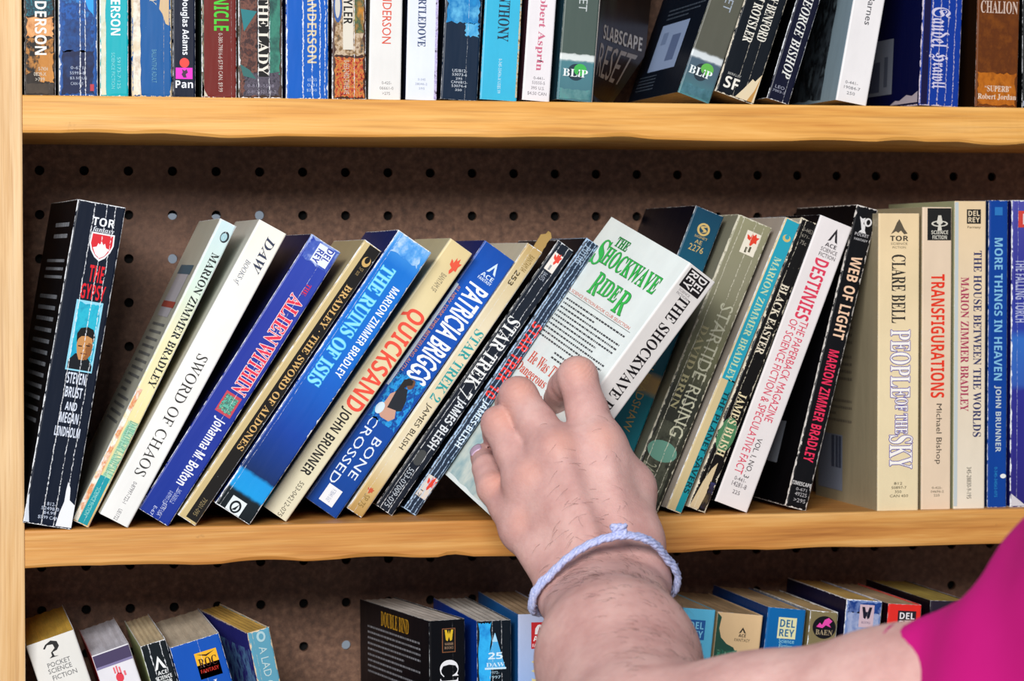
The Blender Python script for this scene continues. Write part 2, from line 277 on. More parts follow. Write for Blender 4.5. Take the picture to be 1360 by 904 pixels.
# measured books: size in mm, position in m, lean in degrees; decals: part, kind, face, x0, x1, z0, z1, colour, layer, extras
BOOKS = [
{"name":"gypsy","label":"black paperback with a man in a cyan panel, leftmost on the middle shelf","row":"mid","W":25.82,"H":172.33,"D":106.0,"pos":[0.01164,-0.001,0.00222],"lean":9.91,"yaw":4.5,"base":"#0b1a2c","left":"#10141c","pages":"#c9bb98","edge":0.5,"cr":0.8,"creases":[-0.13,0.12,0.3],"cc":"#e4e6ea","bands":None,"dec":[["publisher_logo","H","S",-3.36,8.52,160.48,164.93,"#e8ecf2",1,{"s":"TOR","f":"S"}],["publisher_logo","H","S",-3.1,8.78,156.48,160.12,"#d8dde6",1,{"s":"fantasy","f":"I"}],["publisher_logo","P","S",-3.1,9.81,142.03,156.98,"#e9edf2",1,{"pts":[[0.02,1],[0.98,1],[1,0.6],[0.9,0.35],[0.72,0.13],[0.5,0],[0.28,0.13],[0.1,0.35],[0,0.6]]}],["publisher_logo","P","S",-2.32,9.04,143.24,156.17,"#d3303a",2,{"pts":[[0.02,1],[0.98,1],[1,0.6],[0.9,0.35],[0.72,0.13],[0.5,0],[0.28,0.13],[0.1,0.35],[0,0.6]]}],["publisher_logo","P","S",-2.07,8.78,143.24,155.77,"#eef0f4",3,{"pts":[[0.1,0.45],[0.28,0.5],[0.34,0.66],[0.42,0.6],[0.5,0.74],[0.58,0.6],[0.66,0.68],[0.74,0.5],[0.9,0.45],[0.72,0.16],[0.5,0.04],[0.28,0.16]]}],["title_lettering","H","S",-0.52,7.23,130.72,139.6,"#d8232f",1,{"s":"THE","f":"S"}],["title_lettering","H","S",-3.36,9.55,121.38,129.46,"#d8232f",1,{"s":"GYPSY","f":"S"}],["portrait_print","R","S",-4.65,9.55,82.94,120.47,"#8fd0e6",1,{}],["portrait_print","A","S",-3.87,8.91,83.76,119.67,["#1b9cc0","#2fb4cc","#157fa6"],2,{}],["portrait_print","P","S",-3.87,8.91,83.76,95.05,"#141a22",3,{"pts":[[0,0],[0,0.4],[0.25,0.75],[0.7,0.7],[0.86,0.5],[1,0.25],[1,0]]}],["portrait_print","P","S",-1.29,7.75,89.12,104.45,"#c08a55",4,{"pts":[[0.3,0],[0.15,0.2],[0.05,0.5],[0.08,0.8],[0.3,1],[0.75,1],[0.95,0.8],[0.95,0.45],[0.8,0.15],[0.6,0]]}],["portrait_print","P","S",-2.07,8.26,96.36,106.85,"#17130f",5,{"pts":[[0.1,0.15],[0.05,0.6],[0.2,0.9],[0.55,1],[0.85,0.9],[1,0.55],[0.95,0.2],[0.86,0.45],[0.6,0.55],[0.3,0.5],[0.16,0.35]]}],["portrait_print","P","S",3.1,7.75,89.47,98.76,"#8f5c34",5,{"pts":[[0,0],[0.35,0.3],[0.2,0.6],[0.5,1],[1,0.9],[0.9,0.3],[0.5,0]]}],["portrait_print","R","S",0.0,2.07,96.02,96.62,"#2a1a10",6,{}],["portrait_print","R","S",4.13,6.2,96.7,97.3,"#2a1a10",6,{}],["portrait_print","R","S",1.81,5.16,92.31,92.79,"#6e3626",6,{}],["author_lettering","H","S",-2.84,6.97,76.02,82.07,"#d4dcec",1,{"s":"STEVEN","f":"S"}],["author_lettering","H","S",-2.58,6.46,68.75,74.39,"#d4dcec",1,{"s":"BRUST","f":"S"}],["author_lettering","H","S",-1.29,4.91,61.87,66.31,"#d4dcec",1,{"s":"AND","f":"S"}],["author_lettering","H","S",-3.1,6.71,55.02,60.66,"#d4dcec",1,{"s":"MEGAN","f":"S"}],["author_lettering","H","S",-4.65,8.78,47.81,53.05,"#d4dcec",1,{"s":"LINDHOLM","f":"S"}],["price_code","H","S",-2.07,2.58,10.7,12.51,"#b9c3d6",1,{"s":"812-","f":"s"}],["price_code","H","S",-4.65,4.65,8.25,10.06,"#b9c3d6",1,{"s":"52498-0","f":"s"}],["price_code","H","S",-3.1,3.1,5.84,7.65,"#b9c3d6",1,{"s":"$4.99","f":"s"}],["price_code","H","S",-5.68,5.16,3.19,5.2,"#b9c3d6",1,{"s":"$5.99 CAN","f":"s"}],["torn_corner","P","S",4.13,12.52,0.6,24.58,"#e6e8ee",2,{"pts":[[0.35,1],[0.55,0.86],[0.62,0.6],[1,0.5],[1,0],[0,0],[0.12,0.3],[0.3,0.55],[0.3,0.8]]}],["torn_corner","P","S",-12.65,-9.81,0.6,15.64,"#cdd3dd",2,{"pts":[[0,0],[1,0],[0.5,0.5],[0.2,1],[0,0.9]]}],["back_blurb","L","L",37.1,90.1,150.3,162.72,"#aab0ba",1,{"n":2}],["back_blurb","L","L",26.5,95.4,128.74,142.01,"#aab0ba",1,{"n":3}],["back_blurb","L","L",21.2,90.1,50.55,123.29,"#9aa0aa",1,{"n":12}]]},
{"name":"landfall","label":"thin cream paperback with a teal foot panel, right of the black one with the portrait","row":"mid","W":9.69,"H":178.61,"D":106.0,"pos":[0.02947,0.00622,0.00215],"lean":26.331,"yaw":0,"base":"#e6dcae","left":"#c9c8b8","pages":"#c9bb98","edge":0.5,"cr":0.3,"creases":[0.1],"cc":"#e4e6ea","bands":[[0,"#dcb980"],[0.30000000000000004,"#e8d79c"],[0.6,"#e8dfb4"],[0.78,"#cfe0d2"],[1,"#c4dbe0"]],"dec":[["publisher_logo","E","S",-0.77,3.87,167.52,173.82,"#2b3136",1,{}],["publisher_logo","E","S",-0.39,2.91,168.27,172.78,"#9fc4cc",2,{}],["author_lettering","T","S",-0.77,3.49,81.35,160.67,"#1e2622",1,{"s":"MARION ZIMMER BRADLEY","f":"b"}],["cover_art","A","S",-4.55,-1.94,0.6,78.68,["#e9c88c","#f0efe2","#d98a5a","#e9dcb0"],1,{}],["cover_art","A","S",-1.45,4.36,25.29,60.88,["#e6dca6","#86c4a8","#e8dcae"],1,{}],["title_lettering","T","S",-0.48,4.07,29.0,61.04,"#74a68e",2,{"s":"DARKOVER LANDFALL","f":"b"}],["foot_panel","R","S",-1.94,3.49,0.6,28.08,"#1b93a0",2,{}],["foot_panel","T","S",-0.77,1.55,5.27,21.24,"#8ed0c8",3,{"s":"SCIENCE FICTION","f":"s"}],["back_panel_print","R","L",26.5,84.8,119.15,150.68,"#c7c4cc",1,{}],["back_panel_print","R","L",23.32,90.1,145.12,150.68,"#4f6e80",2,{}],["back_panel_print","R","L",23.32,90.1,124.73,128.44,"#b8594c",2,{}],["back_blurb","L","L",21.2,90.1,54.54,116.84,"#8d8f8e",1,{"n":14}]]},
{"name":"sword","label":"white paperback with long thin black serif title, left of the navy one","row":"mid","W":16.78,"H":177.74,"D":106.0,"pos":[0.04663,0.0,0.00402],"lean":28.653,"yaw":0,"base":"#ebe9e4","left":"#d8d6cc","pages":"#c9bb98","edge":0.15,"cr":0.1,"creases":[],"cc":"#e4e6ea","bands":[[0,"#e4e3e0"],[0.7,"#ebeae6"],[1,"#ece8da"]],"dec":[["publisher_logo","T","S",0.0,5.37,151.27,171.93,"#2c3550",1,{"s":"DAW","f":"I"}],["publisher_logo","T","S",-5.03,-1.34,141.2,155.86,"#55607a",1,{"s":"BOOKS sf","f":"i"}],["title_lettering","T","S",-3.02,3.02,27.28,99.5,"#22201f",1,{"s":"SWORD OF CHAOS","f":"r"}],["price_code","T","S",-0.84,1.34,10.68,23.34,"#77757a",1,{"s":"0-87997-722-1","f":"s"}],["price_code","T","S",-0.84,1.34,0.75,7.07,"#77757a",1,{"s":"UE1722","f":"s"}]]},
{"name":"alien","label":"navy paperback with red outlined title and a small teal picture on its spine","row":"mid","W":18.89,"H":173.39,"D":106.0,"pos":[0.0678,0.00338,0.00509],"lean":32.58,"yaw":0,"base":"#1e2f8e","left":"#181e4c","pages":"#c9bb98","edge":0.35,"cr":0.35,"creases":[0.15],"cc":"#e4e6ea","bands":[[0,"#14308e"],[0.7,"#26379c"],[0.94,"#2a41a4"],[1,"#8a9fd4"]],"dec":[["publisher_logo","R","S",-2.83,6.8,161.23,171.82,"#dfe6f4",1,{}],["publisher_logo","T","S",2.27,6.23,164.12,171.83,"#2c3f9e",2,{"s":"DEL","f":"S"}],["publisher_logo","T","S",-2.08,1.7,161.28,168.99,"#2c3f9e",2,{"s":"REY","f":"S"}],["cover_wear","A","S",-8.5,8.88,159.6,172.79,["#b9c8ea","#4d66bb","#2a41a4"],0,{}],["title_lettering","T","S",3.02,5.67,143.01,149.74,"#d2304c",1,{"s":"THE","f":"b"}],["title_lettering","T","S",-1.51,6.8,111.74,140.97,"#e03a52",1,{"s":"ALIEN","f":"b","o":"#f0d4d8"}],["title_lettering","T","S",-1.51,6.8,79.75,110.78,"#e03a52",1,{"s":"WITHIN","f":"b","o":"#f0d4d8"}],["picture_print","R","S",-3.02,6.42,65.83,78.21,"#c44a58",1,{}],["picture_print","A","S",-2.27,5.67,66.78,77.26,["#2e8f86","#6fbfa6","#174e58","#b9d6a2"],2,{"sc":0.9}],["author_lettering","T","S",-1.51,6.05,22.07,63.33,"#e9ecf6",1,{"s":"Johanna M. Bolton","f":"S"}],["price_code","T","S",3.02,5.29,11.41,19.92,"#aab6e0",1,{"s":"345-36301-2","f":"s"}],["price_code","T","S",-0.38,1.89,9.33,16.89,"#aab6e0",1,{"s":"0-87997-722","f":"s"}],["price_code","T","S",0.0,2.64,2.13,9.68,"#c3cceb",1,{"s":"$3.95 USA","f":"s"}],["price_code","T","S",-3.02,-1.13,0.6,5.71,"#c3cceb",1,{"s":"E-67","f":"s"}]]},
{"name":"aldones","label":"thin cream paperback with a black title band lettered in gold","row":"mid","W":11.28,"H":178.3,"D":106.0,"pos":[0.08537,0.00183,0.0032],"lean":34.555,"yaw":0,"base":"#c9b483","left":"#bfb08a","pages":"#c9bb98","edge":0.5,"cr":0.3,"creases":[],"cc":"#e4e6ea","bands":None,"dec":[["title_band","R","S",-1.58,5.08,1.59,177.7,"#17130f",0,{}],["publisher_logo","E","S",-0.34,4.29,165.82,171.74,"#caa565",1,{}],["publisher_logo","E","S",0.68,3.38,167.83,171.78,"#17130f",2,{}],["publisher_logo","T","S",0.56,3.16,159.82,164.75,"#8d7850",1,{"s":"SF ace","f":"s"}],["title_lettering","T","S",0.0,3.84,46.75,152.95,"#d3ab6c",1,{"s":"BRADLEY · THE SWORD OF ALDONES","f":"b"}],["price_code","T","S",0.56,3.16,4.57,15.2,"#8a7b58",1,{"s":"79201-095","f":"s"}]]},
{"name":"isis","label":"wide bright blue paperback with pale blue title and black foot bearing a white emblem","row":"mid","W":22.13,"H":176.82,"D":106.0,"pos":[0.10962,0.0,0.00624],"lean":34.342,"yaw":0,"base":"#1478d2","left":"#16306e","pages":"#c9bb98","edge":0.6,"cr":0.3,"creases":[-0.38],"cc":"#e4e6ea","bands":[[0,"#0a1318"],[0.06499999999999995,"#0c1a22"],[0.07499999999999996,"#1595da"],[0.13,"#1691d8"],[0.14,"#0d2a5e"],[0.30000000000000004,"#113f9c"],[0.5,"#1360c2"],[0.6,"#0f6ccb"],[0.9,"#1070cc"],[0.96,"#3f93de"],[1,"#7fb4e6"]],"dec":[["cover_wear","A","S",-8.85,8.85,164.78,176.22,["#bcd6f2","#5fa4e4","#1478d2"],0,{}],["title_lettering","T","S",-7.53,0.44,81.9,157.43,"#8fdcfa",1,{"s":"THE RUINS OF ISIS","f":"b","o":"#45b2ee"}],["author_lettering","T","S",3.54,7.97,92.51,149.96,"#e6f0fa",1,{"s":"MARION ZIMMER BRADLEY","f":"S"}],["publisher_logo","R","S",-5.31,3.54,0.6,8.86,"#dfe7ea",2,{}],["publisher_logo","E","S",-3.98,2.21,0.6,7.65,"#0d1a20",3,{}],["publisher_logo","E","S",-2.88,1.11,1.62,6.45,"#dfe7ea",4,{}],["publisher_logo","P","S",-2.21,0.44,1.62,6.45,"#0d1a20",5,{"pts":[[0,0],[1,1],[0.8,0.2]]}]]},
{"name":"quicksand","label":"cream paperback with big orange-red title above a bold black author name","row":"mid","W":15.14,"H":178.37,"D":106.0,"pos":[0.13449,0.01405,0.00439],"lean":35.408,"yaw":0,"base":"#ddd0a6","left":"#d3cba8","pages":"#c9bb98","edge":0.12,"cr":0.12,"creases":[],"cc":"#e4e6ea","bands":[[0,"#dcd6bc"],[0.75,"#e0d0a2"],[1,"#d8c390"]],"dec":[["publisher_logo","P","S",-0.3,6.06,161.59,172.23,"#e2553a",1,{"pts":[[0.5,0.0],[0.35,0.15],[0.4,0.35],[0.1,0.45],[0,0.75],[0.2,0.7],[0.3,0.6],[0.35,0.95],[0.5,0.8],[0.65,1],[0.75,0.75],[1,0.8],[0.85,0.55],[0.9,0.3],[0.68,0.3],[0.6,0.12]]}],["publisher_logo","T","S",-0.76,2.73,149.11,160.24,"#8a7f66",1,{"s":"BANTAM SF","f":"s"}],["title_lettering","T","S",-6.06,6.66,70.19,135.5,"#e9503c",1,{"s":"QUICKSAND","f":"S"}],["author_lettering","T","S",-3.94,3.33,26.89,69.27,"#171512",1,{"s":"JOHN BRUNNER","f":"S"}],["price_code","T","S",0.76,3.63,0.6,22.64,"#6f6a5c",1,{"s":"553-04212-075","f":"s"}]]},
{"name":"bone","label":"blue paperback with tall white name, a pictured woman and a price sticker","row":"mid","W":20.98,"H":173.14,"D":106.0,"pos":[0.16131,0.02481,0.00609],"lean":35.497,"yaw":0,"base":"#0f4fae","left":"#0d2c72","pages":"#c9bb98","edge":0.12,"cr":0.12,"creases":[],"cc":"#e4e6ea","bands":[[0,"#0a3e8e"],[0.4,"#0d4ba6"],[0.7,"#0c4fb0"],[0.8,"#0e56bc"],[1,"#0c47a0"]],"dec":[["publisher_logo","P","S",0.0,5.87,159.59,166.77,"#cfe2f6",1,{"pts":[[0,0],[0.5,1],[1,0],[0.72,0.08],[0.62,0.3],[0.5,0.62],[0.36,0.3],[0.26,0.08]]}],["publisher_logo","H","S",-1.68,6.29,156.07,158.63,"#cfe2f6",1,{"s":"ACE","f":"S"}],["publisher_logo","H","S",-2.1,6.71,153.76,155.55,"#cfe2f6",1,{"s":"FANTASY","f":"S"}],["series_line","T","S",-8.39,-6.29,83.02,144.1,"#e0935a",1,{"s":"#1 NEW YORK TIMES BESTSELLING AUTHOR","f":"s"}],["name_glow","R","S",-10.07,-8.39,76.64,144.8,"#cfe0f4",0,{}],["author_lettering","T","S",-4.2,8.39,87.08,149.77,"#eef4fb",1,{"s":"PATRICIA BRIGGS","f":"s","o":"#eef4fb","ow":0.25}],["woman_print","A","S",-8.81,9.44,56.46,88.37,["#1a66c8","#2f9fe0","#0d3c8e","#1c78cc"],1,{"sc":0.3}],["woman_print","E","S",0.0,3.78,80.84,86.93,"#6e4a35",3,{}],["woman_print","P","S",-2.94,2.52,77.86,86.48,"#1c1512",4,{"pts":[[0,0],[0,0.7],[0.4,1],[0.9,0.95],[1,0.7],[0.6,0.5],[0.4,0.1]]}],["woman_print","P","S",-4.2,5.87,65.93,80.62,"#141d28",2,{"pts":[[0.1,0],[0,0.5],[0.2,0.95],[0.6,1],[0.9,0.6],[1,0.2],[0.6,0]]}],["woman_print","P","S",-5.03,5.03,59.78,78.01,"#c79a86",3,{"pts":[[0.0,0.1],[0.02,0.75],[0.2,0.9],[0.3,0.35],[0.8,0.42],[1,0.2],[0.8,0.02],[0.3,0]]}],["woman_print","E","S",-7.55,-2.94,60.19,67.27,"#cfe4f2",4,{}],["title_lettering","T","S",1.68,6.71,22.83,49.05,"#dfe9f6",1,{"s":"BONE","f":"s"}],["title_lettering","T","S",-6.29,-1.26,14.85,58.68,"#dfe9f6",1,{"s":"CROSSED","f":"s"}],["price_sticker","R","S",-4.2,4.61,3.52,14.07,"#e8eaee",2,{}],["price_sticker","T","S",-1.05,1.68,5.1,12.63,"#9aa2b8",3,{"s":"9 780441 0167","f":"s"}]]},
{"name":"trek2","label":"thin cream paperback with small teal title and a torn strip at its top","row":"mid","W":10.1,"H":178.11,"D":106.0,"pos":[0.18014,0.02595,0.00289],"lean":34.963,"yaw":0,"base":"#ddcfac","left":"#e0dac6","pages":"#c9bb98","edge":0.4,"cr":0.3,"creases":[-0.1],"cc":"#e4e6ea","bands":[[0,"#b08c50"],[0.09999999999999998,"#c9ad74"],[0.19999999999999996,"#ded0ae"],[0.7,"#ddd0b2"],[0.9,"#cbb78c"],[1,"#b89a62"]],"dec":[["publisher_logo","T","S",-0.5,3.03,163.25,173.48,"#8c7440",1,{"s":"BANTAM 04","f":"s"}],["publisher_logo","T","S",-2.02,1.01,152.83,162.02,"#55492f",1,{"s":"253","f":"S"}],["title_lettering","T","S",-2.02,4.04,75.69,122.3,"#2f9c9c",1,{"s":"STAR TREK 2","f":"b"}],["author_lettering","T","S",-1.51,2.52,43.59,72.82,"#3b362c",1,{"s":"JAMES BLISH","f":"s"}],["publisher_logo","P","S",-2.02,2.02,13.14,17.14,"#c65a3c",1,{"pts":[[0.5,0.0],[0.35,0.15],[0.4,0.35],[0.1,0.45],[0,0.75],[0.2,0.7],[0.3,0.6],[0.35,0.95],[0.5,0.8],[0.65,1],[0.75,0.75],[1,0.8],[0.85,0.55],[0.9,0.3],[0.68,0.3],[0.6,0.12]]}],["price_code","T","S",-1.51,2.02,4.8,12.3,"#8c7440",1,{"s":"SP 75","f":"s"}]]},
{"name":"trek7","label":"black scuffed paperback with bold white title, right of the thin cream one","row":"mid","W":11.26,"H":180.03,"D":106.0,"pos":[0.19807,0.035,0.00326],"lean":35.347,"yaw":0,"base":"#1c2430","left":"#10141c","pages":"#c9bb98","edge":0.5,"cr":0.55,"creases":[-0.25,0.2],"cc":"#e4e6ea","bands":None,"dec":[["publisher_logo","R","S",-3.38,2.48,162.28,173.68,"#e4dcd4",1,{}],["publisher_logo","P","S",-2.59,2.48,166.71,174.48,"#dd4a3c",2,{"pts":[[0.5,0.0],[0.35,0.15],[0.4,0.35],[0.1,0.45],[0,0.75],[0.2,0.7],[0.3,0.6],[0.35,0.95],[0.5,0.8],[0.65,1],[0.75,0.75],[1,0.8],[0.85,0.55],[0.9,0.3],[0.68,0.3],[0.6,0.12]]}],["publisher_logo","R","S",-1.35,-0.23,163.08,166.19,"#8c8c90",2,{}],["price_code","T","S",-2.25,0.56,155.8,160.97,"#9fa6b4",1,{"s":"04-075","f":"s"}],["title_lettering","T","S",-4.05,4.28,77.22,129.62,"#e2e4e4",1,{"s":"STAR TREK 7","f":"b"}],["author_lettering","T","S",-2.25,4.28,43.11,75.8,"#d6dbe0",1,{"s":"JAMES BLISH","f":"S"}],["scuff","E","S",-3.38,2.82,30.52,40.19,"#46494a",1,{}],["price_code","T","S",-2.03,1.35,2.55,27.94,"#b9c2cc",1,{"s":"553-07009-075","f":"s"}]]},
{"name":"trek10","label":"thin dark silvery paperback with red title, touching the lifted white book","row":"mid","W":8.3,"H":182.7,"D":106.0,"pos":[0.21242,0.033,0.00237],"lean":34.914,"yaw":0,"base":"#2a3648","left":"#141a24","pages":"#c9bb98","edge":0.7,"cr":1.0,"creases":[-0.3,0,0.3],"cc":"#a9c4e2","bands":None,"dec":[["publisher_logo","T","S",-2.49,1.66,167.68,179.03,"#8d9db0",1,{"s":"P0T0G","f":"S"}],["title_lettering","T","S",-2.49,3.73,77.14,127.25,"#e2382f",1,{"s":"STAR TREK 10","f":"S"}],["author_lettering","T","S",-1.66,3.15,44.68,75.19,"#d9e6f0",1,{"s":"JAMES·BLISH","f":"S"}],["foot_label","R","S",-3.15,3.32,9.81,23.46,"#d9cfc4",1,{}],["foot_label","P","S",-2.07,3.48,14.78,23.88,"#dc4434",2,{"pts":[[0.5,0.0],[0.35,0.15],[0.4,0.35],[0.1,0.45],[0,0.75],[0.2,0.7],[0.3,0.6],[0.35,0.95],[0.5,0.8],[0.65,1],[0.75,0.75],[1,0.8],[0.85,0.55],[0.9,0.3],[0.68,0.3],[0.6,0.12]]}],["foot_label","T","S",-2.49,-0.41,9.8,13.84,"#55504c",2,{"s":"12","f":"s"}]]},
{"name":"signet","label":"dark teal paperback with gold emblem, behind the lifted white book","row":"mid","W":17.94,"H":178.86,"D":106.0,"pos":[0.31843,0.028,0.00331],"lean":21.632,"yaw":0,"base":"#0a4a5c","left":"#0b1220","pages":"#c9bb98","edge":0.2,"cr":0.1,"creases":[],"cc":"#e4e6ea","bands":[[0,"#083a44"],[0.19999999999999996,"#0c6a78"],[0.38,"#0d6f7c"],[0.4,"#a58a58"],[0.43999999999999995,"#b5935a"],[0.45999999999999996,"#0c5664"],[0.5,"#0c5a6a"],[0.8,"#0f5068"],[1,"#0d3c54"]],"dec":[["publisher_logo","E","S",-3.59,3.95,164.16,171.49,"#c9ad6a",1,{}],["publisher_logo","E","S",-2.33,2.69,165.3,170.34,"#0d4258",2,{}],["publisher_logo","P","S",-1.79,2.15,165.53,170.12,"#c9ad6a",3,{"pts":[[0.3,0],[1,0.3],[1,0.5],[0.4,0.7],[0.9,0.9],[0.7,1],[0,0.8],[0,0.6],[0.6,0.3]]}],["publisher_logo","H","S",-3.59,4.48,162.43,163.81,"#c9ad6a",1,{"s":"SIGNET","f":"s"}],["price_code","H","S",-2.15,2.15,159.05,161.34,"#c9ad6a",1,{"s":"AE","f":"s"}],["price_code","H","S",-4.48,4.48,154.46,158.13,"#c9ad6a",1,{"s":"2276","f":"s"}],["author_lettering","T","S",-2.51,2.15,45.8,105.93,"#b59a56",1,{"s":"GILLIAN BRADSHAW","f":"s"}]]},
{"name":"startide","label":"wide worn olive paperback with faded silver title and small red rooster label","row":"mid","W":21.0,"H":173.13,"D":106.0,"pos":[0.34055,0.016,0.00406],"lean":22.753,"yaw":0,"base":"#6b6a50","left":"#8f8d7a","pages":"#c9bb98","edge":0.9,"cr":0.7,"creases":[-0.32,0.05,0.3],"cc":"#c9c4b0","bands":[[0,"#1f2018"],[0.19999999999999996,"#272820"],[0.4,"#2e3028"],[0.55,"#6b6b50"],[0.8,"#84816a"],[1,"#8d8a6c"]],"dec":[["publisher_logo","R","S",-2.52,6.3,153.83,167.17,"#e2dac8",1,{}],["publisher_logo","P","S",-1.68,5.88,158.97,166.8,"#d8452f",2,{"pts":[[0.5,0.0],[0.35,0.15],[0.4,0.35],[0.1,0.45],[0,0.75],[0.2,0.7],[0.3,0.6],[0.35,0.95],[0.5,0.8],[0.65,1],[0.75,0.75],[1,0.8],[0.85,0.55],[0.9,0.3],[0.68,0.3],[0.6,0.12]]}],["publisher_logo","R","S",0.0,1.26,154.68,157.9,"#55503e",2,{}],["publisher_logo","R","S",2.1,3.36,155.56,158.78,"#55503e",2,{}],["title_lettering","T","S",-0.84,7.14,43.5,123.57,"#b9b8a0",1,{"s":"STARTIDE RISING","f":"s"}],["author_lettering","T","S",-6.3,-2.1,57.87,108.16,"#a39c78",1,{"s":"DAVID BRIN","f":"b"}],["planet_print","E","S",-9.45,8.4,27.44,39.29,"#5f8a7a",0,{}],["wear_print","A","S",-9.24,8.4,5.64,51.19,["#2a2b23","#4c4e42","#22231c"],-1,{}],["price_code","T","S",-8.4,0.0,13.23,25.06,"#8c8c78",1,{"s":"24259","f":"s"}]]},
{"name":"planet","label":"thin cream and turquoise paperback between the olive book and a worn black one","row":"mid","W":9.42,"H":176.87,"D":106.0,"pos":[0.35834,0.01047,0.00185],"lean":23.106,"yaw":0,"base":"#c9b68a","left":"#b9aea2","pages":"#c9bb98","edge":0.4,"cr":0.3,"creases":[],"cc":"#e4e6ea","bands":None,"dec":[["turquoise_band","R","S",-3.58,4.24,79.28,176.27,"#2a9ab0",0,{}],["turquoise_band","R","S",0.47,4.24,0.6,80.12,"#1a8a96",0,{}],["publisher_logo","E","S",-1.88,2.83,163.87,168.02,"#c9b26e",1,{}],["publisher_logo","E","S",-0.75,1.88,165.29,168.06,"#2a9ab0",2,{}],["author_lettering","T","S",-1.88,2.36,79.24,154.1,"#bccfa6",1,{"s":"MARION ZIMMER BRADLEY","f":"b"}],["title_lettering","T","S",0.75,4.05,11.6,73.27,"#0c3a40",1,{"s":"THE PLANET SAVERS","f":"S"}]]},
{"name":"easter","label":"worn black paperback with cream serif title and green planet on its spine","row":"mid","W":10.86,"H":174.98,"D":106.0,"pos":[0.37184,0.01093,0.00205],"lean":22.222,"yaw":0,"base":"#14110f","left":"#c9c4b8","pages":"#c9bb98","edge":1.0,"cr":0.5,"creases":[-0.2],"cc":"#d6ccb6","bands":None,"dec":[["price_code","H","S",-2.17,3.8,168.25,170.55,"#8d877c",1,{"s":"0-4453","f":"s"}],["price_code","H","S",-1.63,3.26,165.04,166.88,"#8d877c",1,{"s":"671-","f":"s"}],["price_code","H","S",-1.09,2.71,160.91,163.21,"#8d877c",1,{"s":"75c","f":"s"}],["title_lettering","T","S",-2.17,2.71,94.34,136.4,"#ded3bd",1,{"s":"BLACK EASTER","f":"b"}],["planet_print","E","S",-5.21,5.1,34.98,55.46,"#4c7c58",0,{}],["author_lettering","T","S",-2.39,3.04,32.86,70.64,"#dccda6",1,{"s":"JAMES BLISH","f":"b"}],["foot_tear","P","S",-5.0,2.17,0.6,29.0,"#cdb893",1,{"pts":[[0,0],[0.75,0],[0.95,0.4],[0.9,1],[0.6,0.85],[0.3,0.55]]}],["foot_tear","A","S",1.09,4.89,1.65,17.99,["#3a3c6a","#2a2220","#6a5a40"],1,{}]]},
{"name":"destinies","label":"white paperback with red lettering in two lines, leaning beside the black one","row":"mid","W":20.46,"H":171.73,"D":106.0,"pos":[0.39119,0.00876,0.00368],"lean":21.065,"yaw":0,"base":"#e0d9d8","left":"#17171b","pages":"#c9bb98","edge":0.15,"cr":0.1,"creases":[],"cc":"#e4e6ea","bands":None,"dec":[["publisher_logo","P","S",-1.02,4.91,159.68,167.88,"#221c22",1,{"pts":[[0,0],[0.5,1],[1,0],[0.72,0.08],[0.62,0.3],[0.5,0.62],[0.36,0.3],[0.26,0.08]]}],["publisher_logo","H","S",-1.64,5.32,156.45,158.73,"#4a4448",1,{"s":"ACE","f":"S"}],["publisher_logo","H","S",-3.27,6.96,153.26,155.54,"#4a4448",1,{"s":"SCIENCE","f":"s"}],["publisher_logo","H","S",-3.27,6.96,150.08,152.35,"#4a4448",1,{"s":"FICTION","f":"s"}],["title_lettering","T","S",-4.09,4.5,112.62,148.54,"#d63a56",1,{"s":"DESTINIES","f":"S"}],["subtitle_lettering","T","S",0.41,5.32,51.98,112.27,"#d4405c",1,{"s":"THE PAPERBACK MAGAZINE","f":"s"}],["subtitle_lettering","T","S",-5.73,-0.82,19.01,111.31,"#d4405c",1,{"s":"OF SCIENCE FICTION & SPECULATIVE FACT","f":"s"}],["volume_lettering","T","S",0.0,3.68,18.17,41.66,"#3a3438",1,{"s":"VOL. I, NO. 3","f":"s"}],["price_code","H","S",-4.09,3.07,15.05,17.31,"#6a6468",1,{"s":"0-441-","f":"s"}],["price_code","H","S",-4.5,4.5,11.63,14.34,"#6a6468",1,{"s":"14281-8","f":"s"}],["price_code","H","S",-2.46,2.05,7.5,9.75,"#6a6468",1,{"s":"225","f":"s"}]]},
